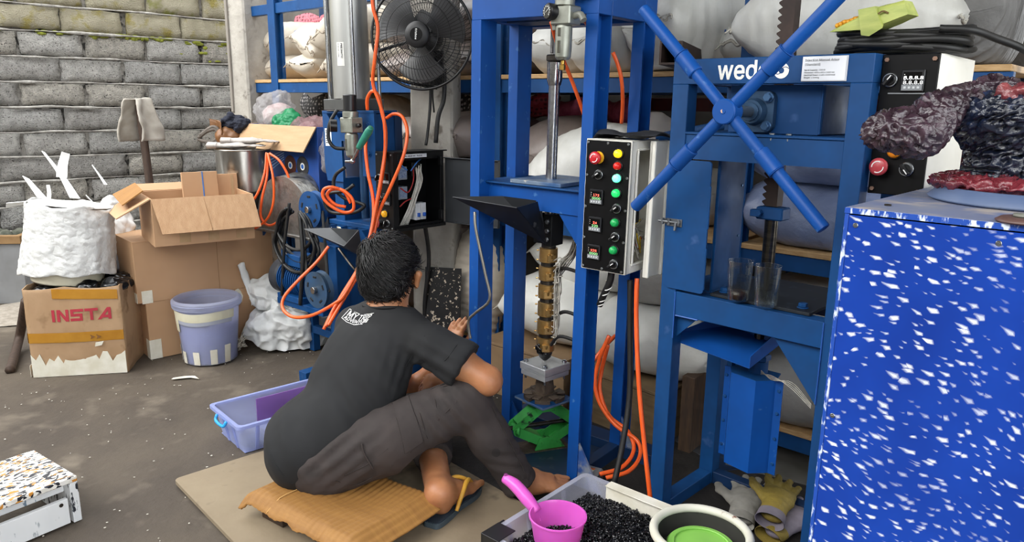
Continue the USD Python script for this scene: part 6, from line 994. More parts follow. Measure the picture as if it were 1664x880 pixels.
solo('stone', bump_along(tf(trimesh.creation.icosphere(3, 1), gp(36, 488) + [.0, .12, .05], sc=A([.09, .07, .06])), .02, 14, 3), mt('sand_stone', '#a59a8c', '#8d8376', sc=12, r=.95), 'rough stone on the floor between trough and lettered carton', 'stone', smooth=True)
solo('sand_pile', bump_along(lathe([(0, .04), (.12, .03), (.28, .004), (.3, -.004), (0, -.004)], 40, gp(22, 515) + [0, .1, 0]), .01, 20, 3), mt('pale_sand', '#a39a8e', '#8a8175', sc=30, r=.95), 'low heap of pale sand at the foot of the grey trough', 'sand', kind='stuff', smooth=True)
# terrazzo bench bottom left
TER = mt('white_terrazzo', '#ddd9d0', '#cfcac0', sc=14, lo=.4, hi=.6, r=.4, c3='#2c2c30', sc3=30, lo3=.54, hi3=.58)
def terr():
    N = {'t': ('texture_coordinate', {}), 'mp': ('mapping', {'rotation': (0, 0, .5), 'scale': (80, 150, 80)}), 'd': ('noise_texture', {'scale': 9, 'detail': 2}), 'dm': ('mix', {'mix_type': 'linear_light', 'fac': .03}), 'v': ('voronoi_texture', {'scale': 1}), 's': ('separate_color', {}), 'r': ('rgb_ramp', {'interpolate': False, 'ramp': [(0, lin('#dcd8cf')), (.44, lin('#2b2c33')), (.58, lin('#c98a3e')), (.70, lin('#e6e3dc')), (.84, lin('#8f8b86')), (.92, lin('#3b3e48'))]}), 'p': ('principled_bsdf', {'roughness': .35})}
    return usdkit.material(stage, '/World/Looks/orange_terrazzo', N, [('t.object', 'dm.color1'), ('t.object', 'd.vector'), ('d.color', 'dm.color2'), ('dm.color', 'mp.vector'), ('mp.vector', 'v.vector'), ('v.color', 's.color'), ('s.r', 'r.fac'), ('r.color', 'p.base_color')], 'p.BSDF')
def pale(n_, c3, lo): return mt(n_, '#e1e2e2', '#d3d5d6', sc=6, r=.45, c3=c3, sc3=70, lo3=lo, hi3=lo + .05, stretch=(1, 1, .25))
TBZ = .15; b0_ = gp(129, 840); BE = Fr(b0_ * A([1, 1, 0]), -55)
be = thing('low_bench', 'low bench with orange, black and white terrazzo top in the bottom left corner', 'bench', BE.O, 55)
part(be, 'top_board', bx(-.9, .0, -.02, .27, TBZ - .018, TBZ, .002), terr()); part(be, 'leg_panel', bx(-.024, .0, -.02, .27, 0, TBZ - .0185), pale('speckled_white_end', '#20242c', .56)); part(be, 'front_rail', bx(-.9, -.025, .02, .035, .094, TBZ - .0185), pale('white_sheet_a', '#6f8191', .62)); part(be, 'front_rail', bx(-.88, -.034, -.022, -.006, .006, .088), pale('white_sheet_b', '#a8adb0', .64)); part(be, 'leg_panel', bx(-.9, -.876, -.02, .27, 0, TBZ - .0185), pale('speckled_white_end', '', .6)); part(be, 'screw', cyl((-.055, -.022, .075), (-.055, -.0245, .075), .006), DSTEEL)
solo('plastic_sheet', bx(-.45, -.20, .06, .24, 0, .012), mt('deep_blue_sheet', '#243a78', '#1b2f66', sc=7, r=.3), 'deep blue plastic sheet lying on the terrazzo bench', 'plastic sheet', loc=BE.w(-.02, .02, TBZ + .0005), rz=60)

# ================================================================ floor board, crate, seat pad, tubs
BD = Fr(gp(283, 786) * A([1, 1, 0]), 47)
BRD = mt('dusty_floor_board', '#8f8069', '#7d6e59', sc=2.5, det=7, r=.85, c3='#5f5344', sc3=7, lo3=.6, hi3=.74, b=.15, bs=20)
solo('floor_board', bump_along(pr(sbox(0, 0, 1.55, .78).buffer(-.02).buffer(.02), .0, .013).subdivide().subdivide(), .0012, 9, 2), BRD, 'large dusty tan board lying on the floor under the seated person', 'board', loc=BD.w(0, 0, .006), rz=-47)
BB = .0195
CR = Fr(gp(398, 736) * A([1, 1, 0]), -42); CRB = film('blue_crate_film', '#c0caf2', .72, .25, .1, 10)
cr = thing('plastic_crate', 'translucent blue plastic crate with a bright blue handle clip, behind the seated person', 'crate', CR.O, 42)
def crate(par, w, d, h, fl, mat, t=.003, rib=True, rw=.014):
    Lr = lambda e, z: [(-e, -e, z), (w + e, -e, z), (w + e, d + e, z), (-e, d + e, z)]
    def rr(e, z, r=.02, n=5):
        g = sbox(-e, -e, w + e, d + e).buffer(-r).buffer(r, n); c = A(g.exterior.coords)[:-1]; return np.column_stack([c, np.full(len(c), z)])
    part(par, 'tub', loft([rr(0, 0), rr(fl * .5, h * .5), rr(fl, h), rr(fl + rw, h), rr(fl + rw, h - .012), rr(fl + rw - t, h - .012), rr(fl + rw - t, h - t), rr(fl + t, h - t)][::1], cap=False), mat, 35); part(par, 'floor', bx(.0, w, 0, d, .0, .003), mat)
    if rib:
        for x in np.arange(.04, w - .02, (w - .06) / max(2, int(w / .09))): part(par, 'rib', cat(hull([(x, -.001, .004), (x + .012, -.001, .004), (x, -.006, .004), (x + .012, -.006, .004), (x, -fl - .002, h - .012), (x + .012, -fl - .002, h - .012), (x, -fl - .010, h - .012), (x + .012, -fl - .010, h - .012)])), mat)
        for y in np.arange(.05, d - .02, (d - .06) / max(2, int(d / .09))): part(par, 'rib', cat(hull([(-.001, y, .004), (-.001, y + .012, .004), (-.006, y, .004), (-.006, y + .012, .004), (-fl - .002, y, h - .012), (-fl - .002, y + .012, h - .012), (-fl - .010, y, h - .012), (-fl - .010, y + .012, h - .012)])), mat)
crate(cr, .40, .225, .12, .018, CRB); part(cr, 'handle_clip', tube([(-.034, .07, .112), (-.044, .08, .092), (-.044, .15, .092), (-.034, .16, .112)], .006, 8, 4), mt('bright_blue_clip', '#2f9be0', r=.35), True)
for i, (x, y) in enumerate(((.06, .06), (.17, .065), (.26, .15))): solo('plastic_puck', tf(lathe([(0, 0), (.045, 0), (.05, .006), (.05, .035), (.044, .04), (.03, .034), (0, .034)], 32), CR.w(x, y, .0035)), BLKP, ('black plastic puck in the blue crate, nearest its handle', 'black plastic puck in the middle of the blue crate', 'black plastic puck at the far side of the blue crate')[i], 'puck', smooth=30)
solo('plastic_sheet', tf(bx(.14, .38, .210, .215, .006, .11), CR.O, rz=42), film('pink_sheet', '#a87fc0', .8, .3, .1, 9), 'violet plastic sheet standing inside the blue crate', 'plastic sheet')
# seat: folded brown cardboard on two blocks
SD = Fr(gp(386, 800, .10) * A([1, 1, 0]), 36); st_ = thing('seat_pad', 'folded brown cardboard used as a low seat under the person', 'seat', SD.O, -36); SW_, SL_ = .50, .34
def pad(u, v):
    x = u * .53; y = v * .34; ridge_ = np.interp(x, [0, .05, .26, .30, .47, .53], [.058, .088, .088, .088, .088, .05]); dip = -.020 * np.exp(-((x - .32) / .13) ** 2 - ((y - .22) / .12) ** 2); edge = -.03 * np.maximum(0, 1 - v / .12) ** 1.5 - .006 * np.sin(u * 40) * np.maximum(0, .1 - v) * 6
    return np.stack([x, y - .004 * np.sin(u * 26) * (1 - v), BB + ridge_ + dip + edge + .004 * (meshkit.fbm(np.stack([u * 8, v * 5, u * 0], -1), 3, 3) - .5) + .0012 * np.sin(x * 300)], -1)
part(st_, 'cardboard', grid_sheet(pad, 180, 40, .006), CARDB, True); part(st_, 'support_block', bx(.06, .16, .04, .28, BB, BB + .06), mt('dark_wood', '')); part(st_, 'support_block', bx(.36, .46, .04, .28, BB, BB + .06), mt('dark_wood', '')); part(st_, 'string', cat(*[tube([pad(A(u), A(v)) + A([0, 0, .006]) for v in np.linspace(0, 1, 8)], .0016, 5, 2) for u in (.28,)]), mt('jute', '#c3995c', r=.8), True)
# granule tub
TO = gp(952, 772, .17); TBF = Fr(TO * A([1, 1, 0]), 41); tb_ = thing('granule_tub', 'translucent white plastic tub full of black granules at the bottom of the picture', 'tub', TBF.w(-.27, -.36, 0) if False else TBF.w(.02, -.405, 0), -41)
TUB = film('clear_tub', '#cfd1de', .62, .25, .1, 10); crate(tb_, .31, .385, .17, .02, TUB, rw=.016)
gx, gy = np.meshgrid(np.linspace(0, 1, 40), np.linspace(0, 1, 50), indexing='ij')
GRAN = mt('black_granule', ''); part(tb_, 'granule_bed', grid_sheet(lambda u, v: np.stack([-.004 + .318 * u, -.004 + .393 * v, .115 + .02 * np.sin(u * 3) * np.sin(v * 2.5) + .012 * (meshkit.fbm(np.stack([u * 12, v * 14, u * 0], -1), 3, 4) - .5)], -1), 60, 70, .01), GRAN, False, kind='stuff')
gr = [trimesh.creation.icosphere(0, 1)]; pts_ = rng.uniform(0, 1, (4200, 2)); V0, F0 = gr[0].vertices, gr[0].faces
pos = np.stack([-.0 + .31 * pts_[:, 0], .385 * pts_[:, 1], .124 + .02 * np.sin(pts_[:, 0] * 3) * np.sin(pts_[:, 1] * 2.5) + rng.uniform(-.003, .006, 4200)], -1); scl = rng.uniform(.0022, .005, (4200, 1, 3)); vv_ = (V0[None] * scl + rng.uniform(-.001, .001, (4200, 12, 3)) + pos[:, None]).reshape(-1, 3)
part(tb_, 'granules', TM(vv_, (F0[None] + 12 * np.arange(4200)[:, None, None]).reshape(-1, 3)), GRAN, False, kind='stuff')
part(tb_, 'white_tape', bump_along(bx(.06, .34, .4225, .4265, .03, .172).subdivide().subdivide(), .003, 40, 2), PAPERW); part(tb_, 'white_tape', bump_along(bx(.06, .335, .388, .424, .1705, .1735).subdivide().subdivide(), .003, 40, 3), PAPERW); part(tb_, 'white_tape', bump_along(bx(.06, .33, .396, .3995, .125, .171).subdivide().subdivide(), .002, 40, 4), PAPERW); part(tb_, 'black_tape', cat(bx(-.041, .03, -.040, -.035, .10, .173), bx(-.041, -.036, -.04, .05, .10, .173), bx(-.041, .02, -.04, .03, .1705, .1735)), mt('black_tape', '#17181a', r=.4))
DPm = mt('pink_plastic', '#d25cbb', '#c950b0', sc=4, r=.3, transmission_weight=0.0, subsurface_weight=.15); dpc = gp(906, 856, .17); dp_ = thing('dipper', 'pink plastic water dipper with a long handle standing in the black granules', 'dipper', dpc * A([1, 1, 0]) + [0, .0, .115], 0)
part(dp_, 'bowl', lathe([(0, .0), (.055, .0), (.060, .004), (.074, .085), (.078, .088), (.078, .092), (.0745, .093), (.071, .085), (.057, .006), (0, .004)], 56), DPm, 30); hp0 = A([-.055, .055, .088])
hd0 = A([-.062, .05, .09]); hd1 = A([-.145, .115, .135]); dd = hd1 - hd0; sv = np.cross(dd, [0, 0, 1]); sv /= np.linalg.norm(sv); part(dp_, 'handle', bump_along(tube([hd0 - dd * .1 - A([0, 0, .012]), hd0 + dd * .25, hd0 + dd * .65 + A([0, 0, .008]), hd1], [.015, .019, .018, .013], 14, 6), .0, 1), DPm, True); part(dp_, 'hang_hole', cyl(hd0 + dd * .95 + [0, 0, .012], hd0 + dd * .95 + [0, 0, .0165], .006, n=16), mt('pink_shadow', '#7d2f6e', r=.5)); part(dp_, 'brace', cat(*[tube([hd0 + sv * k - A([.0, 0, .005]), hd0 + sv * k * .9 + A([.012, -.012, -.045])], .003, 6) for k in (-.012, .012)]), DPm, True)
# white bucket with green basin
gb = gp(1122, 822, .26); gbk = thing('round_bucket', 'chipped white metal bucket with a thick round rim at the bottom edge', 'bucket', gb * A([1, 1, 0]) + A([0, -.115, 0]), 0); CHIP = mt('chipped_white', '#dcd9cb', '#cbc7b6', sc=6, r=.5, c3='#7d4a38', sc3=22, lo3=.62, hi3=.68)
part(gbk, 'wall', lathe([(.09, .002), (.110, .25), (.107, .25), (.086, .006), (0, .006), (0, .002)], 56), mt('dark_enamel', '#3b3a36', '#2b2a28', sc=7, r=.5), True); part(gbk, 'rim', torus(.115, .0110, 72, 12, (0, 0, .255)), CHIP, True)
gbn = thing('green_basin', 'light green plastic lid lying inside the chipped white bucket', 'lid', gb * A([1, 1, 0]) + A([-.0, -.125, .205]), 0); part(gbn, 'disc', lathe([(0, .0), (.078, .0), (.084, .006), (.084, .022), (.078, .028), (.06, .024), (0, .03)], 56), mt('light_green_plastic', '#85bf55', '#78b24a', sc=4, r=.4), True); part(gbn, 'ridge', torus(.068, .003, 56, 8, (0, 0, .027)), mt('light_green_plastic', ''), True)
part(gbk, 'filling', lathe([(0, .05), (.09, .05), (.10, .198), (0, .205)], 40), mt('dark_rubble', ''), True)
# gloves and sheets under the arbor press
YG = mt('yellow_leather', '#8a7730', '#6f5f24', sc=10, r=.7, b=.3, bs=60); GG = mt('grey_lilac_cloth', '#7d7680', '#6a636e', sc=12, r=.85)
g0 = gp(1262, 850); glove('yellow leather work glove with grey back on the floor under the press', g0 + [0, .02, .055], 62, YG, .6, rx=10, cuff=GG, sc=1.05)
glove('second yellow and grey work glove under the other by the speckled cabinet', g0 + [.05, -.02, .006], 40, GG, .6, cuff=YG, sc=1.05); glove('dirty white work glove lying flat behind the yellow ones', gp(1222, 838) + [0, .06, .004], 66, mt('dirty_white_cloth', '#8f8c84', '#78756d', sc=9, r=.9), .55, sc=1.15)
solo('steel_offcut', tf(pr(Polygon([(0, 0), (.2, .05), (.26, .16), (.12, .17), (.02, .1)]), 0, .004), gp(1150, 770) + [0, 0, .004]), mt('dark_base_plate', ''), 'dark steel offcut on the floor inside the arbor press frame', 'steel plate'); solo('floor_sheet', tf(bx(0, .42, 0, .30, 0, .006), gp(1225, 762) + [-.1, .02, .003], rz=-30), mt('dirty_grey_sheet', '#5c5a56', '#48463f', sc=5, r=.7), 'dirty grey sheet lying on the floor behind the heat guard', 'sheet'); solo('floor_sheet', tf(bx(0, .20, 0, .22, 0, .004), gp(1140, 742) + [0, 0, .001], rz=30), mt('grey_offcut', '#3f4044', '#343538', sc=6, r=.6), 'grey plastic offcut lying between press legs on the floor', 'sheet')
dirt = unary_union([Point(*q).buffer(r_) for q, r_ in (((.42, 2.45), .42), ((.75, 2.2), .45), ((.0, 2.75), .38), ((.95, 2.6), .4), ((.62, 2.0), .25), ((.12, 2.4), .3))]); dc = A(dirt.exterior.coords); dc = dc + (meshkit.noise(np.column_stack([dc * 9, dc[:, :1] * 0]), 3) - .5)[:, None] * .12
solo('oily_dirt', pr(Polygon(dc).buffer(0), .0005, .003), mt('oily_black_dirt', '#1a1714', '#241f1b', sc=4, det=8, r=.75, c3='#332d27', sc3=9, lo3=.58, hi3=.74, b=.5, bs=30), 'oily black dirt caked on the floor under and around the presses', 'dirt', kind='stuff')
# chips of plastic on the floor
CH = mt('pale_chip', '#cfcabf', '#b5afa2', sc=30, r=.7); n_ = 320; cp = np.stack([rng.uniform(-2.4, .2, n_), rng.uniform(1.9, 3.7, n_)], -1); ch = [tf(trimesh.creation.icosphere(0, 1), (x, y, .004), rz=rng.uniform(0, 90), sc=A([rng.uniform(.0015, .005), rng.uniform(.0015, .004), .0015])) for x, y in cp]
solo('floor_chips', cat(*ch), CH, 'tiny pale plastic chips scattered over the dusty floor', 'plastic chips', kind='stuff')

# ================================================================ hoses
def hose(label, P, r=.0075, mat=None, n=8): return solo('air_hose' if (mat or ORANGE) is ORANGE else 'power_cable', tube([at(*p) for p in P], r, n, 5), mat or ORANGE, label, 'hose' if (mat or ORANGE) is ORANGE else 'cable', smooth=True)
hose('orange hose dropping from above along the silver cylinder into the bundle', [(604, -40, 3.12), (606, 10, 3.12), (614, 45, 3.12), (609, 95, 3.12), (606, 135, 3.14), (616, 165, 3.14), (624, 195, 3.14), (626, 240, 3.14), (619, 290, 3.12), (609, 345, 3.10), (598, 395, 3.06), (578, 445, 3.0), (546, 495, 2.95), (526, 535, 2.9)])
hose('orange hose bent out of the knob side of the small press filter', [(597, 178, 3.2), (597, 160, 3.18), (605, 148, 3.16), (615, 156, 3.15), (620, 180, 3.16), (627, 215, 3.16), (624, 265, 3.14), (614, 325, 3.12), (604, 375, 3.10), (585, 430, 3.02), (552, 485, 2.97), (530, 530, 2.9)])
hose('orange hose arching right from the small press filter past the control box', [(628, 192, 3.22), (640, 185, 3.18), (654, 190, 3.16), (662, 215, 3.14), (655, 255, 3.12), (634, 305, 3.12), (616, 345, 3.12), (605, 390, 3.08), (588, 435, 3.02), (556, 490, 2.96), (534, 528, 2.9)])
hose('orange hose hanging left of the others from the small press filter', [(600, 212, 3.2), (594, 235, 3.18), (598, 280, 3.15), (606, 320, 3.13), (606, 360, 3.1), (592, 415, 3.03), (562, 475, 2.97), (548, 490, 2.95), (510, 511, 2.98), (478, 515, 3.05), (460, 502, 3.1), (462, 482, 3.15), (485, 455, 3.2), (515, 425, 3.24), (534, 400, 3.26)])
hose('orange hose coiled round the small press post', [(570, 330, 3.24), (560, 312, 3.24), (540, 304, 3.22), (526, 308, 3.22), (526, 322, 3.22), (540, 336, 3.22), (560, 345, 3.22), (574, 340, 3.22), (572, 322, 3.22), (555, 308, 3.23), (538, 308, 3.24), (532, 318, 3.24), (545, 332, 3.24), (562, 336, 3.25)])
hose('orange hose looping down from the steel hopper rim, wide loop', [(438, 249, 3.83), (455, 262, 3.8), (470, 290, 3.78), (474, 320, 3.78), (460, 352, 3.78), (438, 366, 3.78), (424, 352, 3.78), (426, 322, 3.78), (434, 285, 3.8), (434, 250, 3.84)], .0065)
hose('orange hose falling from the steel hopper rim towards the boxes', [(433, 248, 3.84), (430, 280, 3.8), (418, 315, 3.78), (400, 338, 3.78), (388, 345, 3.8)], .0065); hose('orange hose falling inside the wide loop by the steel hopper', [(435, 249, 3.84), (444, 290, 3.77), (444, 330, 3.77), (432, 358, 3.77), (408, 372, 3.78), (385, 362, 3.8)], .0065)
hose('orange hose hanging straight down below the white control box', [(1035, 452, 2.22), (1034, 520, 2.2), (1038, 620, 2.16), (1046, 710, 2.12), (1057, 812, 2.07)]); hose('thick black cable hanging below the white control box', [(1024, 455, 2.26), (1024, 540, 2.25), (1023, 640, 2.22), (1012, 720, 2.18), (998, 785, 2.14)], .0095, RUBBER)
hose('orange hose running down from the gauge past the bowl on the tall press', [(896, 36, 2.36), (902, 60, 2.4), (910, 85, 2.45), (925, 120, 2.5), (940, 160, 2.52), (955, 205, 2.55)], .0065); hose('orange hose hanging between the right posts of the tall press', [(996, 85, 2.5), (1004, 105, 2.5), (1010, 130, 2.5), (1012, 165, 2.52), (1010, 200, 2.55)], .0065); hose('short orange hose stub on the elbow of the tall press regulator', [(945, 29, 2.34), (952, 36, 2.36), (960, 48, 2.42)], .0065)
hose('orange hose looped low behind the right posts, outer strand', [(990, 545, 2.5), (975, 580, 2.5), (967, 620, 2.5), (975, 655, 2.48), (1000, 690, 2.42), (1035, 715, 2.38), (1040, 740, 2.33), (1022, 765, 2.28), (985, 776, 2.25)]); hose('orange hose looped low behind the right posts, inner strand', [(988, 560, 2.52), (978, 600, 2.52), (975, 635, 2.5), (990, 675, 2.46), (1020, 700, 2.42), (1030, 730, 2.36), (1012, 758, 2.3), (975, 770, 2.26)]); hose('orange hose crossing behind the tall press from upper right', [(1000, 545, 2.62), (985, 560, 2.58), (965, 585, 2.56), (950, 600, 2.56)])

cu = WF.P(1340, 672, .03); ct = thing('drinking_cup', 'white plastic cup hooked on the press leg behind the edge of the speckled cabinet', 'cup', WF.w(max(cu[0], WW + .038), .03, cu[2] - .05), -WF.yaw)
part(ct, 'cup_wall', lathe([(0, .0), (.028, .0), (.036, .105), (.0335, .105), (.026, .004), (0, .004)], 40), mt('white_cup', '#dedcd4', '#d2d0c8', sc=5, r=.4), True); part(ct, 'hook', bx(-.042, -.033, -.006, .006, .08, .108), mt('white_cup', ''))
# ================================================================ the seated person, seen from behind
def unit(v): v = A(v, float); return v / np.linalg.norm(v)
def axes(fwd, up=(0, 0, 1)):
    f = unit(fwd); r = unit(np.cross(f, up)); u = np.cross(r, f); return r, f, u          # right, forward, up
SKIN = usdkit.material(stage, '/World/Looks/skin', {'t': ('texture_coordinate', {}), 'n': ('noise_texture', {'scale': 16, 'detail': 5}), 'r': ('rgb_ramp', {'ramp': [(.3, lin('#9a6443')), (.7, lin('#b07953'))]}), 'n2': ('noise_texture', {'scale': 160, 'detail': 3}), 'b': ('bump', {'strength': .12, 'distance': .003}), 'p': ('principled_bsdf', {'roughness': .48, 'subsurface_weight': .12, 'subsurface_radius': (1, .35, .2), 'subsurface_scale': .01})},
    [('t.object', 'n.vector'), ('n.fac', 'r.fac'), ('r.color', 'p.base_color'), ('t.object', 'n2.vector'), ('n2.fac', 'b.height'), ('b.normal', 'p.normal')], 'p.BSDF')
SHIRT = mt('black_cotton', '#0f1012', '#141518', sc=6, det=6, r=.85, c3='#1a1b1e', sc3=5, lo3=.56, hi3=.8, b=.25, bs=500, bd=.002)
PANTS = mt('faded_brown_black_cotton', '#2e2827', '#3b3331', sc=7, det=6, r=.85, c3='#221e1d', sc3=9, lo3=.58, hi3=.76, b=.3, bs=420, bd=.002)
HAIR = mt('black_hair', '#0b0a0a', '#141212', sc=30, r=.38)
# joints
HEAD = at(634, 440, 2.40); NECK = at(630, 497, 2.355)
SHR, SHL = at(704, 562, 2.25), at(577, 528, 2.47)
ELR, WRR = at(792, 618, 2.19), at(720, 620, 2.39)
ELL, WRL = at(668, 640, 2.74), at(730, 572, 2.70)
PEL = at(522, 745, 2.23); PEL[2] = max(PEL[2], .21)
HIPR, HIPL = PEL + [.03, -.085, -.02], PEL + [.03, .09, -.02]
KNR = at(757, 650, 2.20); ANR = at(838, 812, 2.22); ANR[2] = .082
KNL = at(690, 668, 2.58); ANL = gp(714, 800, .105)
HR, HF, HU = axes((.22, .95, -.22)); CR_, CFW, CU = axes((.66, .75, -.35)); 
MX = lambda r, f, u: np.stack([r, f, u], 1)
# feet
F0L, F1L = gp(708, 840, BB + .018), gp(776, 777, BB + .018); FDL = unit((F1L - F0L) * A([1, 1, 0])); FSL = A([FDL[1], -FDL[0], 0])
FDR = unit((.93, .22, 0)); F0R = A([ANR[0] - .045, ANR[1] - .0, BB + .001]); FSR = A([FDR[1], -FDR[0], 0])
def foot(F0, FD, FS, an, big):      # big: +1 big toe on the right side of the foot, -1 on the left
    F0 = A(F0); z = A([0, 0, 1.]); L = .235; q = lambda l, s, h: F0 + FD * l + FS * s * big + z * h
    P = [(q(.030, 0, .029), q(.05, 0, .045), .027, .030), (q(.035, 0, .035), an, .028, .036), (an, q(.10, .008, .045), .038, .032), (q(.10, .008, .04), q(.165, .018, .024), .030, .024), (q(.10, -.012, .026), q(.165, -.018, .018), .025, .020), (q(.045, -.004, .022), q(.11, -.008, .02), .024, .022)]
    for i, (s, l0, l1, r) in enumerate(((.034, .165, .235, .0125), (.014, .168, .228, .0098), (-.003, .165, .218, .0093), (-.019, .16, .206, .009), (-.033, .152, .192, .0088))): P += [(q(l0, s, .018), q((l0 + l1) / 2, s, .019), r * 1.05, r, .006), (q((l0 + l1) / 2, s, .019), q(l1, s, .011), r, r * .9, .005)]
    return P
def hand(wr, fwd, palm, side, curl=.5, s=1.0):
    """fwd: along the fingers; palm: normal out of the palm; side: towards the thumb."""
    f, n, d = unit(fwd), unit(palm), unit(side); q = lambda a, b, c: wr + (f * a + d * b + n * c) * s; P = [(q(0, 0, 0), q(.05, .012, .002), .024, .022), (q(.03, .02, 0), q(.085, .028, 0), .019, .015), (q(.03, -.018, 0), q(.08, -.028, 0), .018, .014), (q(.02, 0, 0), q(.088, 0, 0), .021, .015)]
    for b, L, sp_ in ((.031, .070, .10), (.0105, .080, .03), (-.0105, .074, -.04), (-.030, .058, -.12)):
        p = q(.082, b, 0); c1, c2, c3 = curl * .7, curl * 1.5, curl * 2.1; seg = lambda p, L_, c: p + (f * math.cos(c) + n * math.sin(c) + d * sp_ * .5) * L_ * s
        p1 = seg(p, L * .45, c1); p2 = seg(p1, L * .32, c2); p3 = seg(p2, L * .23, c3); P += [(p, p1, .0092, .0088, .005), (p1, p2, .0088, .0082, .004), (p2, p3, .0082, .007, .004)]
    p = q(.02, .026, .006); p1 = q(.048, .052, .016); p2 = q(.078, .060, .024); p3 = q(.098, .058, .030); return P + [(p, p1, .0145, .011, .01), (p1, p2, .0105, .0095, .005), (p2, p3, .0095, .008, .004)]
fr_ = unit(WRR - ELR); fl_ = unit(WRL - ELL)
prims = [(NECK - CU * .05 - HU * .0, NECK + HU * .05 + HF * .012, .062, .056), (NECK, HEAD - HU * .05 + HF * .02, .056, .058),
    (SHR, SHR + (ELR - SHR) * .45, .056, .050), (SHR + (ELR - SHR) * .45, ELR, .054, .043), (ELR, ELR + fr_ * .07, .045, .047), (ELR + fr_ * .07, WRR, .047, .030),
    (SHL, ELL, .054, .040), (ELL, ELL + fl_ * .06, .041, .043), (ELL + fl_ * .06, WRL, .042, .028),
    (HIPR, KNR, .075, .052), (KNR, KNR + (ANR - KNR) * .35, .050, .050), (KNR + (ANR - KNR) * .35, ANR, .050, .034), (HIPL, KNL, .075, .052), (KNL, KNL + (ANL - KNL) * .35, .050, .050), (KNL + (ANL - KNL) * .35, ANL, .052, .042)]
prims += foot(F0L, FDL, FSL, ANL, +1) + foot(F0R, FDR, FSR, ANR, -1)
prims += hand(WRR, unit(fr_ + A([-.5, .2, -.2])), (.2, .4, -.9), (.1, .8, .45), .45) + hand(WRL, (.25, -.25, .93), (.6, .75, -.1), (.75, -.6, .1), .25)
he = lambda a, b, c: HEAD + HR * a + HF * b + HU * c
def face(V, a):
    ellip(V, a, he(0, -.012, .018), (.082, .098, .092), MX(HR, HF, HU), .02); ellip(V, a, he(0, .03, -.035), (.060, .068, .075), MX(HR, HF, HU), .03)
    cones(V, a, [(he(0, .092, .0), he(0, .108, -.032), .010, .015), (he(-.014, .098, -.036), he(.014, .098, -.036), .008, .008), (he(-.022, .09, -.062), he(.022, .09, -.062), .010, .010), (he(0, .078, -.10), he(0, .082, -.098), .022, .02), (he(-.045, .078, .018), he(.045, .078, .018), .012, .012)], .012)
    for s in (-1, 1): cones(V, a, [(he(s * .084, -.002, -.005), he(s * .106, -.014, -.006), .011, .011), (he(s * .106, -.016, -.002), he(s * .096, -.004, -.045), .011, .009), (he(s * .084, .004, -.01), he(s * .082, .002, -.035), .009, .008), (he(s * .034, .080, .002), he(s * .036, .082, .002), .012, .012)], .006)
def torso(V, a, o=0.0, k=.05):
    r0, f0, u0 = axes((1, .12, 0)); r1, f1, u1 = axes((.93, .36, -.1)); r2, f2, u2 = axes((.72, .69, -.25)); r3, f3, u3 = axes((.62, .78, -.45))
    ellip(V, a, PEL + [0, 0, .0], (.165 + o, .125 + o, .115), MX(r0, f0, u0), k); ellip(V, a, at(540, 690, 2.26), (.150 + o, .115 + o, .13), MX(r1, f1, u1), k); ellip(V, a, at(566, 630, 2.30), (.162 + o, .110 + o, .13), MX(r2, f2, u2), k)
    ellip(V, a, at(598, 580, 2.33), (.172 + o, .108 + o, .12), MX(r3, f3, u3), k); ellip(V, a, at(622, 545, 2.35), (.15 + o, .085 + o, .085), MX(r3, f3, u3), k); cones(V, a, [(SHL, NECK - CU * .01, .052 + o, .052 + o * .3), (SHR, NECK - CU * .01, .052 + o, .052 + o * .3)], k)
def body(V, a): torso(V, a, -.02); face(V, a); cones(V, a, prims, .022)
pj = A([q for P in prims for q in P[:2]] + [HEAD + [.12, .14, .14], HEAD - [.12, .14, .1], PEL - [.22, .2, .2]])
bm = nets(body, pj.min(0) - .06, pj.max(0) + .06, .0058); relax(bm, 2)
BASE = A([PEL[0], PEL[1], BB])
me = thing('person', 'person seated low in black t-shirt and dark cargo trousers, back turned', 'person', BASE)
body_ = part(me, 'body', bm, SKIN, True, world=True)
nail = []
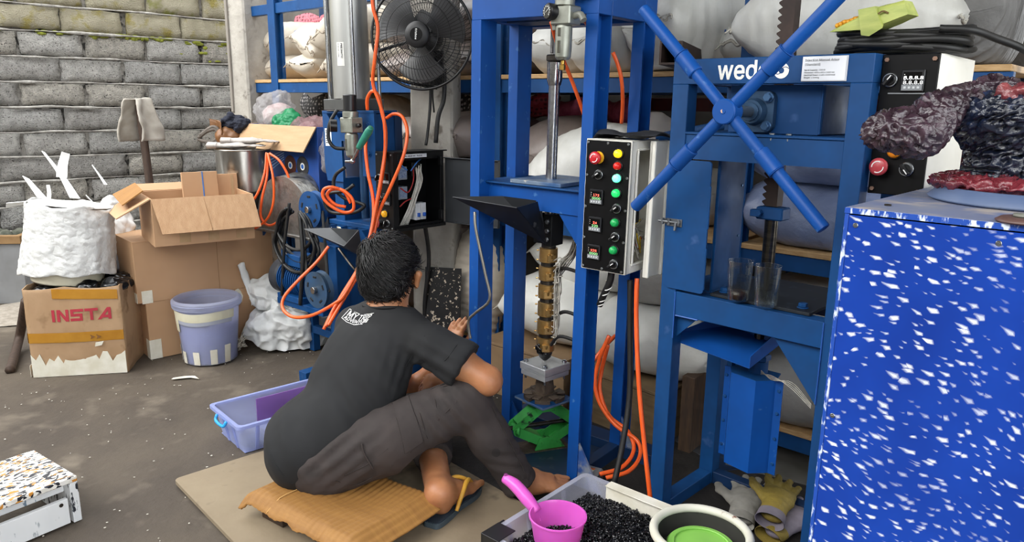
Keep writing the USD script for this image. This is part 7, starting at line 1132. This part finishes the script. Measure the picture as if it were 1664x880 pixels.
# t-shirt
def crease(X, c, R, n, amp, ph=0): q = X - c; d = np.linalg.norm(q, axis=-1); return amp * np.exp(-(d / R) ** 2) * np.sin((q @ A(n)) * 2 * np.pi + ph)
CLN = unit(ELR - SHR); CLL = unit(ELL - SHL)
def shirt(V, a):
    torso(V, a, .006, .05); hem = [(PEL + A([-.02, 0, -.02]), PEL + A([-.0, .0, -.03]), .0, .0)]
    r0, f0, u0 = axes((1, .12, 0)); ellip(V, a, PEL + [-.025, 0, .0], (.175, .150, .13), MX(r0, f0, u0), .05); ellip(V, a, PEL + [-.055, -.03, -.035], (.15, .105, .12), MX(r0, f0, u0), .04); ellip(V, a, at(560, 690, 2.24), (.15, .13, .14), MX(*axes((.93, .36, -.1))), .05); ellip(V, a, at(610, 635, 2.25), (.10, .09, .12), MX(*axes((.8, .6, -.1))), .06)
    cones(V, a, [(SHR, SHR + CLN * .105, .066, .080), (SHL, SHL + CLL * .10, .062, .068)], .03)
    X = np.stack(np.meshgrid(*a, indexing='ij'), -1)
    # cut: sleeve ends, neck opening, hem
    for c, d, R in ((SHR + CLN * .125, CLN, .16), (SHL + CLL * .13, CLL, .16)):
        q = X - c; near = np.linalg.norm(q, axis=-1) < R; V[near] = np.maximum(V[near], (q @ d)[near])
    nk = NECK + HU * .012 + HF * .01; q = X - nk; ln = np.linalg.norm(q - (q @ HU)[..., None] * HU, axis=-1); near = np.linalg.norm(q, axis=-1) < .16; V[near] = np.maximum(V[near], (np.maximum(q @ (HU * .9 + CU * .3) + .004, .070 - ln) if False else q @ unit(HU * .8 + CU * .5 - A([0, 0, .0])) + .006)[near])
    hd_ = unit((.80, -.04, -.60)); V[:] = np.maximum(V, (X - (PEL + A([.03, 0, -.075]))) @ unit((.52, .0, -.85)))
    q = np.abs(V) < .03; Y = X[q]; V[q] += (meshkit.fbm(Y * A([9, 9, 5]), 3, 4) - .5) * .014 + crease(Y, SHR + CLN * .02 + A([0, -.05, -.06]), .11, (9, 3, 20), .0035) + crease(Y, at(600, 660, 2.15), .13, (13, 4, 9), .0035, 1) + crease(Y, at(470, 720, 2.15), .12, (11, 0, 7), .0035, 2) + crease(Y, at(660, 600, 2.2), .07, (26, 10, -12), .003)
tm = nets(shirt, PEL - [.30, .34, .2], A([ELR[0] + .05, ELL[1] + .1, NECK[2] + .12]), .0068); relax(tm, 4)
ts = part(me, 't_shirt', tm, SHIRT, True, world=True, label='plain black t-shirt with a small white print on the back')
# ---- rays from where the photograph was taken give points on the cloth; the seams and the print lie on the cloth itself
def hit(m, pts, lift=.0015, keep=False):
    pts = A(pts, float); c_ = (m.triangles_center - EYE) @ A([_r, -_u, -_b]).T; px_ = A([832, 440]) + FPX * c_[:, :2] / c_[:, 2:]; k_ = ((px_ > pts.min(0) - 14) & (px_ < pts.max(0) + 14)).all(1)
    T = m.triangles[k_]; a, e1, e2 = T[:, 0], T[:, 1] - T[:, 0], T[:, 2] - T[:, 0]; out = []; last = None
    for p in pts:
        d = unit(ray(*p)); h = np.cross(d, e2); det = np.einsum('ij,ij->i', e1, h); ok = np.abs(det) > 1e-12; inv = 1 / np.where(ok, det, 1); s = EYE - a; u = np.einsum('ij,ij->i', s, h) * inv; q = np.cross(s, e1); v = (q @ d) * inv; t = np.einsum('ij,ij->i', e2, q) * inv
        ok &= (u >= 0) & (v >= 0) & (u + v <= 1) & (t > .1)
        if ok.any() and (last is None or abs(t[ok].min() - np.linalg.norm(last - EYE)) < .07): i = np.where(ok)[0][np.argmin(t[ok])]; n = np.cross(e1[i], e2[i]); n /= np.linalg.norm(n); n = n if n @ d < 0 else -n; last = EYE + d * t[i] + n * lift; out.append(last)
        elif keep and last is not None: out.append(last)
    return A(out)
def on_cloth(m, poly, lift=.0016, sub=2):
    g = pr(poly, 0, 1); v2 = g.vertices[np.abs(g.vertices[:, 2] - 1) < 1e-6]; f = g.faces[(np.abs(g.triangles[:, :, 2] - 1) < 1e-6).all(1)]; s = TM(g.vertices, f); s.remove_unreferenced_vertices()
    for _ in range(sub): s = s.subdivide()
    P = hit(m, s.vertices[:, :2], lift, True); f = s.faces; n = np.cross(P[f[0, 1]] - P[f[0, 0]], P[f[0, 2]] - P[f[0, 0]]); f = f[:, ::-1] if n @ (EYE - P[f[0, 0]]) < 0 else f; return TM(P, f)
def glyphs(s, h):
    m = meshkit.text_mesh(s, h, 1, True); f = (np.abs(m.triangles[:, :, 2] - 1) < 1e-6).all(1); return unary_union([Polygon(t[:, :2]).buffer(.001 * h) for t in m.triangles[f]])
def warp(g, fn): return unary_union([Polygon([fn(*q) for q in p.exterior.coords], [[fn(*q) for q in r.coords] for r in p.interiors]).buffer(0) for p in getattr(g, 'geoms', [g])])
def flag(u, v): return 557 + 41 * u + 12 * v * (1 - .2 * u), 516.5 + 9 * math.sin(u * 2.6) * (1 - .2 * u) - v * 14.5 + 3.0 * u
def fitted(s, u0, u1, v0, v1, slant=0):
    g = glyphs(s, 1.0); x0, y0, x1, y1 = g.bounds; return warp(g.segmentize(.15) if hasattr(g, 'segmentize') else g, lambda x, y: flag(u0 + (u1 - u0) * (x - x0) / (x1 - x0), v0 + (v1 - v0) * (y - y0) / (y1 - y0)))
logo = unary_union([fitted('MY', .06, .42, .40, .95), fitted('TRIP', .48, .98, .40, .98), fitted('ADVENTURE', .03, .97, .02, .36)] + [LineString([flag(u, v) for u, v in P]).buffer(.45) for P in ([(-.02, 0), (0, 1.0), (.22, 1.02), (.42, 1.0)], [(-.02, -.02), (.2, -.12), (.5, -.14), (.8, -.08)], [(.6, 1.06), (.8, 1.08), (1.0, 1.02)])])
part(ts, 'print', on_cloth(tm, logo, .0018, 0), mt('print_white', '#e8e8e4', r=.5), True, world=True)
part(ts, 'collar', tube(hit(tm, [(579, 492), (590, 497), (612, 500), (640, 500), (664, 498), (680, 494)], .002), .0035, 6, 3), SHIRT, True, world=True)
part(ts, 'hem', tube(hit(tm, [(440, 738), (455, 765), (475, 785), (500, 795), (530, 785)], .0008), .0018, 5, 4), SHIRT, True, world=True)
part(ts, 'seam', cat(tube(hit(tm, [(716, 512), (690, 545), (662, 590), (648, 612)], .0006), .0014, 5, 4), tube(hit(tm, [(742, 560), (728, 580), (708, 600), (694, 608)], .0008), .0014, 5, 4)), SHIRT, True, world=True)
# trousers
def crease(X, c, R, n, amp, ph=0): q = X - c; d = np.linalg.norm(q, axis=-1); return amp * np.exp(-(d / R) ** 2) * np.sin((q @ A(n)) * 2 * np.pi + ph)
def pants(V, a):
    r0, f0, u0 = axes((1, .12, 0)); ellip(V, a, PEL + [.0, 0, -.02], (.175, .135, .105), MX(r0, f0, u0), .05)
    cones(V, a, [(HIPR + [0, 0, -.02], HIPR + (KNR - HIPR) * .45 + A([.01, 0, -.025]), .112, .108), (HIPR + (KNR - HIPR) * .45 + A([.01, 0, -.025]), KNR, .108, .074), (KNR, KNR + (ANR - KNR) * .45, .070, .066), (KNR + (ANR - KNR) * .45, ANR + unit(ANR - KNR) * .06, .066, .060), (HIPL, KNL, .098, .072), (KNL, KNL + (ANL - KNL) * .5, .070, .066), (KNL + (ANL - KNL) * .5, ANL + (KNL - ANL) * .12, .066, .062)], .03)
    X = np.stack(np.meshgrid(*a, indexing='ij'), -1)
    for an, kn, o in ((ANR, KNR, -.03), (ANL, KNL, .185)):
        d = unit(an - kn); c = an - d * o; q = X - c; h_ = q @ d; near = (h_ > -.05) & (np.linalg.norm(q - h_[..., None] * d, axis=-1) < .12); V[near] = np.maximum(V[near], h_[near])
    m_ = np.abs(V) < .035; X = X[m_]; n = (meshkit.fbm(X * 11., 3, 9) - .5) * .014; n += crease(X, KNR + A([-.05, -.06, -.03]), .10, (18, 6, 14), .0045) + crease(X, HIPR + A([.06, -.06, .06]), .11, (15, 0, -19), .005, 1) + crease(X, ANR + A([0, -.05, .09]), .08, (6, 0, 26), .003) + crease(X, PEL + A([-.05, -.12, -.06]), .09, (22, 8, 10), .004)
    V[m_] += n
pm = nets(pants, A([PEL[0] - .26, min(PEL[1], KNR[1]) - .26, BB]), A([ANR[0] + .13, KNL[1] + .16, max(KNR[2], KNL[2], PEL[2]) + .14]), .0066); relax(pm, 3)
pn = part(me, 'trousers', pm, PANTS, True, world=True, label='worn dark cargo trousers')
SEAM = mt('dark_seam', '#2a2422', '#352d2b', sc=20, r=.9)
def ctube(m, P, l, r, n=5, sm=4):
    h = hit(m, P, l); return tube(h if len(h) > 1 else A([PEL, PEL + [0, 0, .01]]), r, n, sm)
def seam(L, r=.0016): return cat(*[ctube(pm, P, .0004, r) for P in L])
[part(pn, 'seam', seam([L_]), SEAM, True, world=True) for L_ in ([(800, 660), (822, 705), (845, 750), (858, 780)], [(560, 772), (600, 752), (630, 728)], [(545, 780), (575, 788), (605, 775)], [(690, 625), (720, 628), (740, 622)], [(655, 660), (662, 700), (668, 735)], [(790, 822), (825, 815), (858, 792)])]
pk = on_cloth(pm, Polygon([(638, 655), (664, 643), (688, 716), (658, 736), (650, 698)]), .004, 3); part(pn, 'cargo_pocket', pk, PANTS, True, world=True); part(pn, 'pocket_welt', seam([[(638, 655), (646, 685), (654, 712), (658, 736)], [(643, 653), (651, 683), (659, 710), (663, 733)], [(638, 655), (664, 643)], [(664, 643), (675, 675), (688, 716)], [(658, 736), (674, 727), (688, 716)], [(670, 640), (682, 672), (694, 712)]], .0022), SEAM, True, world=True)
part(pn, 'front_pocket', seam([[(700, 632), (708, 655), (712, 682)], [(700, 632), (728, 620)], [(712, 682), (742, 652)], [(728, 620), (742, 652)]], .0018), SEAM, True, world=True); part(pn, 'knee_stain', on_cloth(pm, Point(806, 735).buffer(7, 8), .0006, 2), mt('dark_stain', '#221e1d', r=.9), True, world=True)
part(pn, 'drawstring', ctube(pm, [(588, 720), (592, 735), (602, 752), (606, 760)], .004, .0028, 6, 4), SEAM, True, world=True); part(pn, 'back_loop', ctube(pm, [(560, 795), (552, 803), (548, 808), (554, 806), (563, 800)], .008, .006, 6, 4), PANTS, True, world=True)
# flip-flops
def sole(F0, FD, FS, big):
    o = [(-.035, 0), (-.028, .028), (.03, .036), (.10, .036), (.16, .047), (.205, .046), (.245, .030), (.258, .008), (.24, -.022), (.20, -.043), (.15, -.046), (.09, -.036), (.03, -.034), (-.028, -.026)]
    c = crv(A([(a, b * big, 0) for a, b in o]), 5, True)[:, :2]; P = Polygon(c).buffer(0); M = np.eye(4); M[:3, 0], M[:3, 1], M[:3, 2] = FD, FS, (0, 0, 1); M[:3, 3] = [F0[0], F0[1], 0]; return P, M
for F0, FD, FS, big, lab, sc_m in ((F0L, FDL, FSL, 1, 'blue grey flip-flop with yellow strap', None),):
    P, M = sole(F0, FD, FS, big); g = pr(P, BB + .001, BB + .018); g.apply_transform(M); z = BB + .018
    ff = part(me, 'flip_flop', g, mt('blue_grey_foam', '#435058', '#3a464f', sc=8, r=.7), 30, world=True, label=lab); g2 = pr(P.buffer(-.002), BB + .0181, BB + .0205); g2.apply_transform(M); part(ff, 'footbed', g2, mt('dark_footbed', '#26313d', r=.8), world=True)
    q = lambda l, s, h: A([F0[0], F0[1], z]) + FD * l + FS * s * big + A([0, 0, h]); part(ff, 'strap', cat(tube([q(.188, .024, .004), q(.182, .024, .036), q(.14, .034, .066), q(.09, .044, .050), q(.055, .042, .004)], [.004, .006, .0075, .008, .006], 8), tube([q(.188, .024, .004), q(.182, .022, .036), q(.14, -.01, .066), q(.09, -.040, .045), q(.055, -.040, .004)], [.004, .006, .0075, .008, .006], 8)), mt('yellow_strap', '#d9a440', '#c9942f', sc=12, r=.5), True, world=True)
# hair: a cap and many locks flowing from the crown
WH = unit(HU * .78 - HF * .48 - HR * .34)
def hairR(d):      # hair reaches this far from the head centre in direction d
    a, b, c = d @ HR, d @ HF, d @ HU; return 1 / np.sqrt((a / .092) ** 2 + ((b + .0) / .110) ** 2 + (c / .108) ** 2)
def hair(V, a):
    ellip(V, a, he(0, -.016, .022), (.096, .112, .106), MX(HR, HF, HU), .01); ellip(V, a, he(0, -.052, -.045), (.074, .060, .066), MX(HR, HF, HU), .03)
    X = np.stack(np.meshgrid(*a, indexing='ij'), -1) - HEAD; xa, xb, xc = X @ HR, X @ HF, X @ HU
    lim = np.interp(xb, [-.12, -.05, -.02, .0, .03, .07, .1], [-.105, -.098, -.035, .02, .02, .045, .06]); V[:] = np.maximum(V, (lim - xc) + .004 * np.sin(xa * 190) + .004 * np.sin(xa * 83 + xb * 60))
    q = np.abs(V) < .02; V[q] += (meshkit.fbm(X[q] * 26, 3, 2) - .5) * .010
hm = nets(hair, HEAD - .17, HEAD + .17, .0052); relax(hm, 2)
hr = part(me, 'hair', hm, HAIR, True, world=True, label='short thick black hair')
rs = np.random.default_rng(3); LK = []; C0 = he(0, -.016, .022)
sv, sn = hm.vertices, hm.vertex_normals
for i in rs.choice(len(sv), 3600):
    p, n = sv[i], sn[i]; r = p - HEAD
    if r @ HU < -.100 or (r @ HF > .085) or (abs(r @ HR) > .07 and r @ HF > -.045 and r @ HU < .02): continue
    d0 = unit(r); away = d0 - WH * (d0 @ WH); sw = np.cross(WH, away); flow = unit(away * 1.0 + sw * .55 + A([0, 0, -.25]) + rs.normal(0, .13, 3)); flow = unit(flow - n * (flow @ n)); near = np.linalg.norm(away)
    L = rs.uniform(.022, .042) * (1 if r @ HU > -.04 else .6); lift = rs.uniform(.001, .007) + (.006 if near < .35 else 0); w = rs.uniform(.0011, .0024); sd = np.cross(flow, n); pts = [p - n * .002, p + flow * L * .4 + n * lift, p + flow * L * .8 + n * lift * .8 - A([0, 0, L * .08]), p + flow * L * 1.15 + n * (lift * .1) - A([0, 0, L * .2])]
    LK.append(np.stack([[q - sd * w * k, q + n * w * .6 * k, q + sd * w * k] for q, k in zip(pts, (1, 1, .7, .08))]))
LK = A(LK); K = len(LK); vv_ = LK.reshape(-1, 3); fl = []
for s_ in range(3):
    a0 = 3 * s_; fl += [(a0, a0 + 1, a0 + 4), (a0, a0 + 4, a0 + 3), (a0 + 1, a0 + 2, a0 + 5), (a0 + 1, a0 + 5, a0 + 4), (a0 + 2, a0, a0 + 3), (a0 + 2, a0 + 3, a0 + 5)]
part(hr, 'locks', TM(vv_, (A(fl)[None] + 12 * np.arange(K)[:, None, None]).reshape(-1, 3)), mt('black_hair_locks', '#0e0d0d', '#1a1718', sc=40, r=.33), True, kind='stuff', world=True)
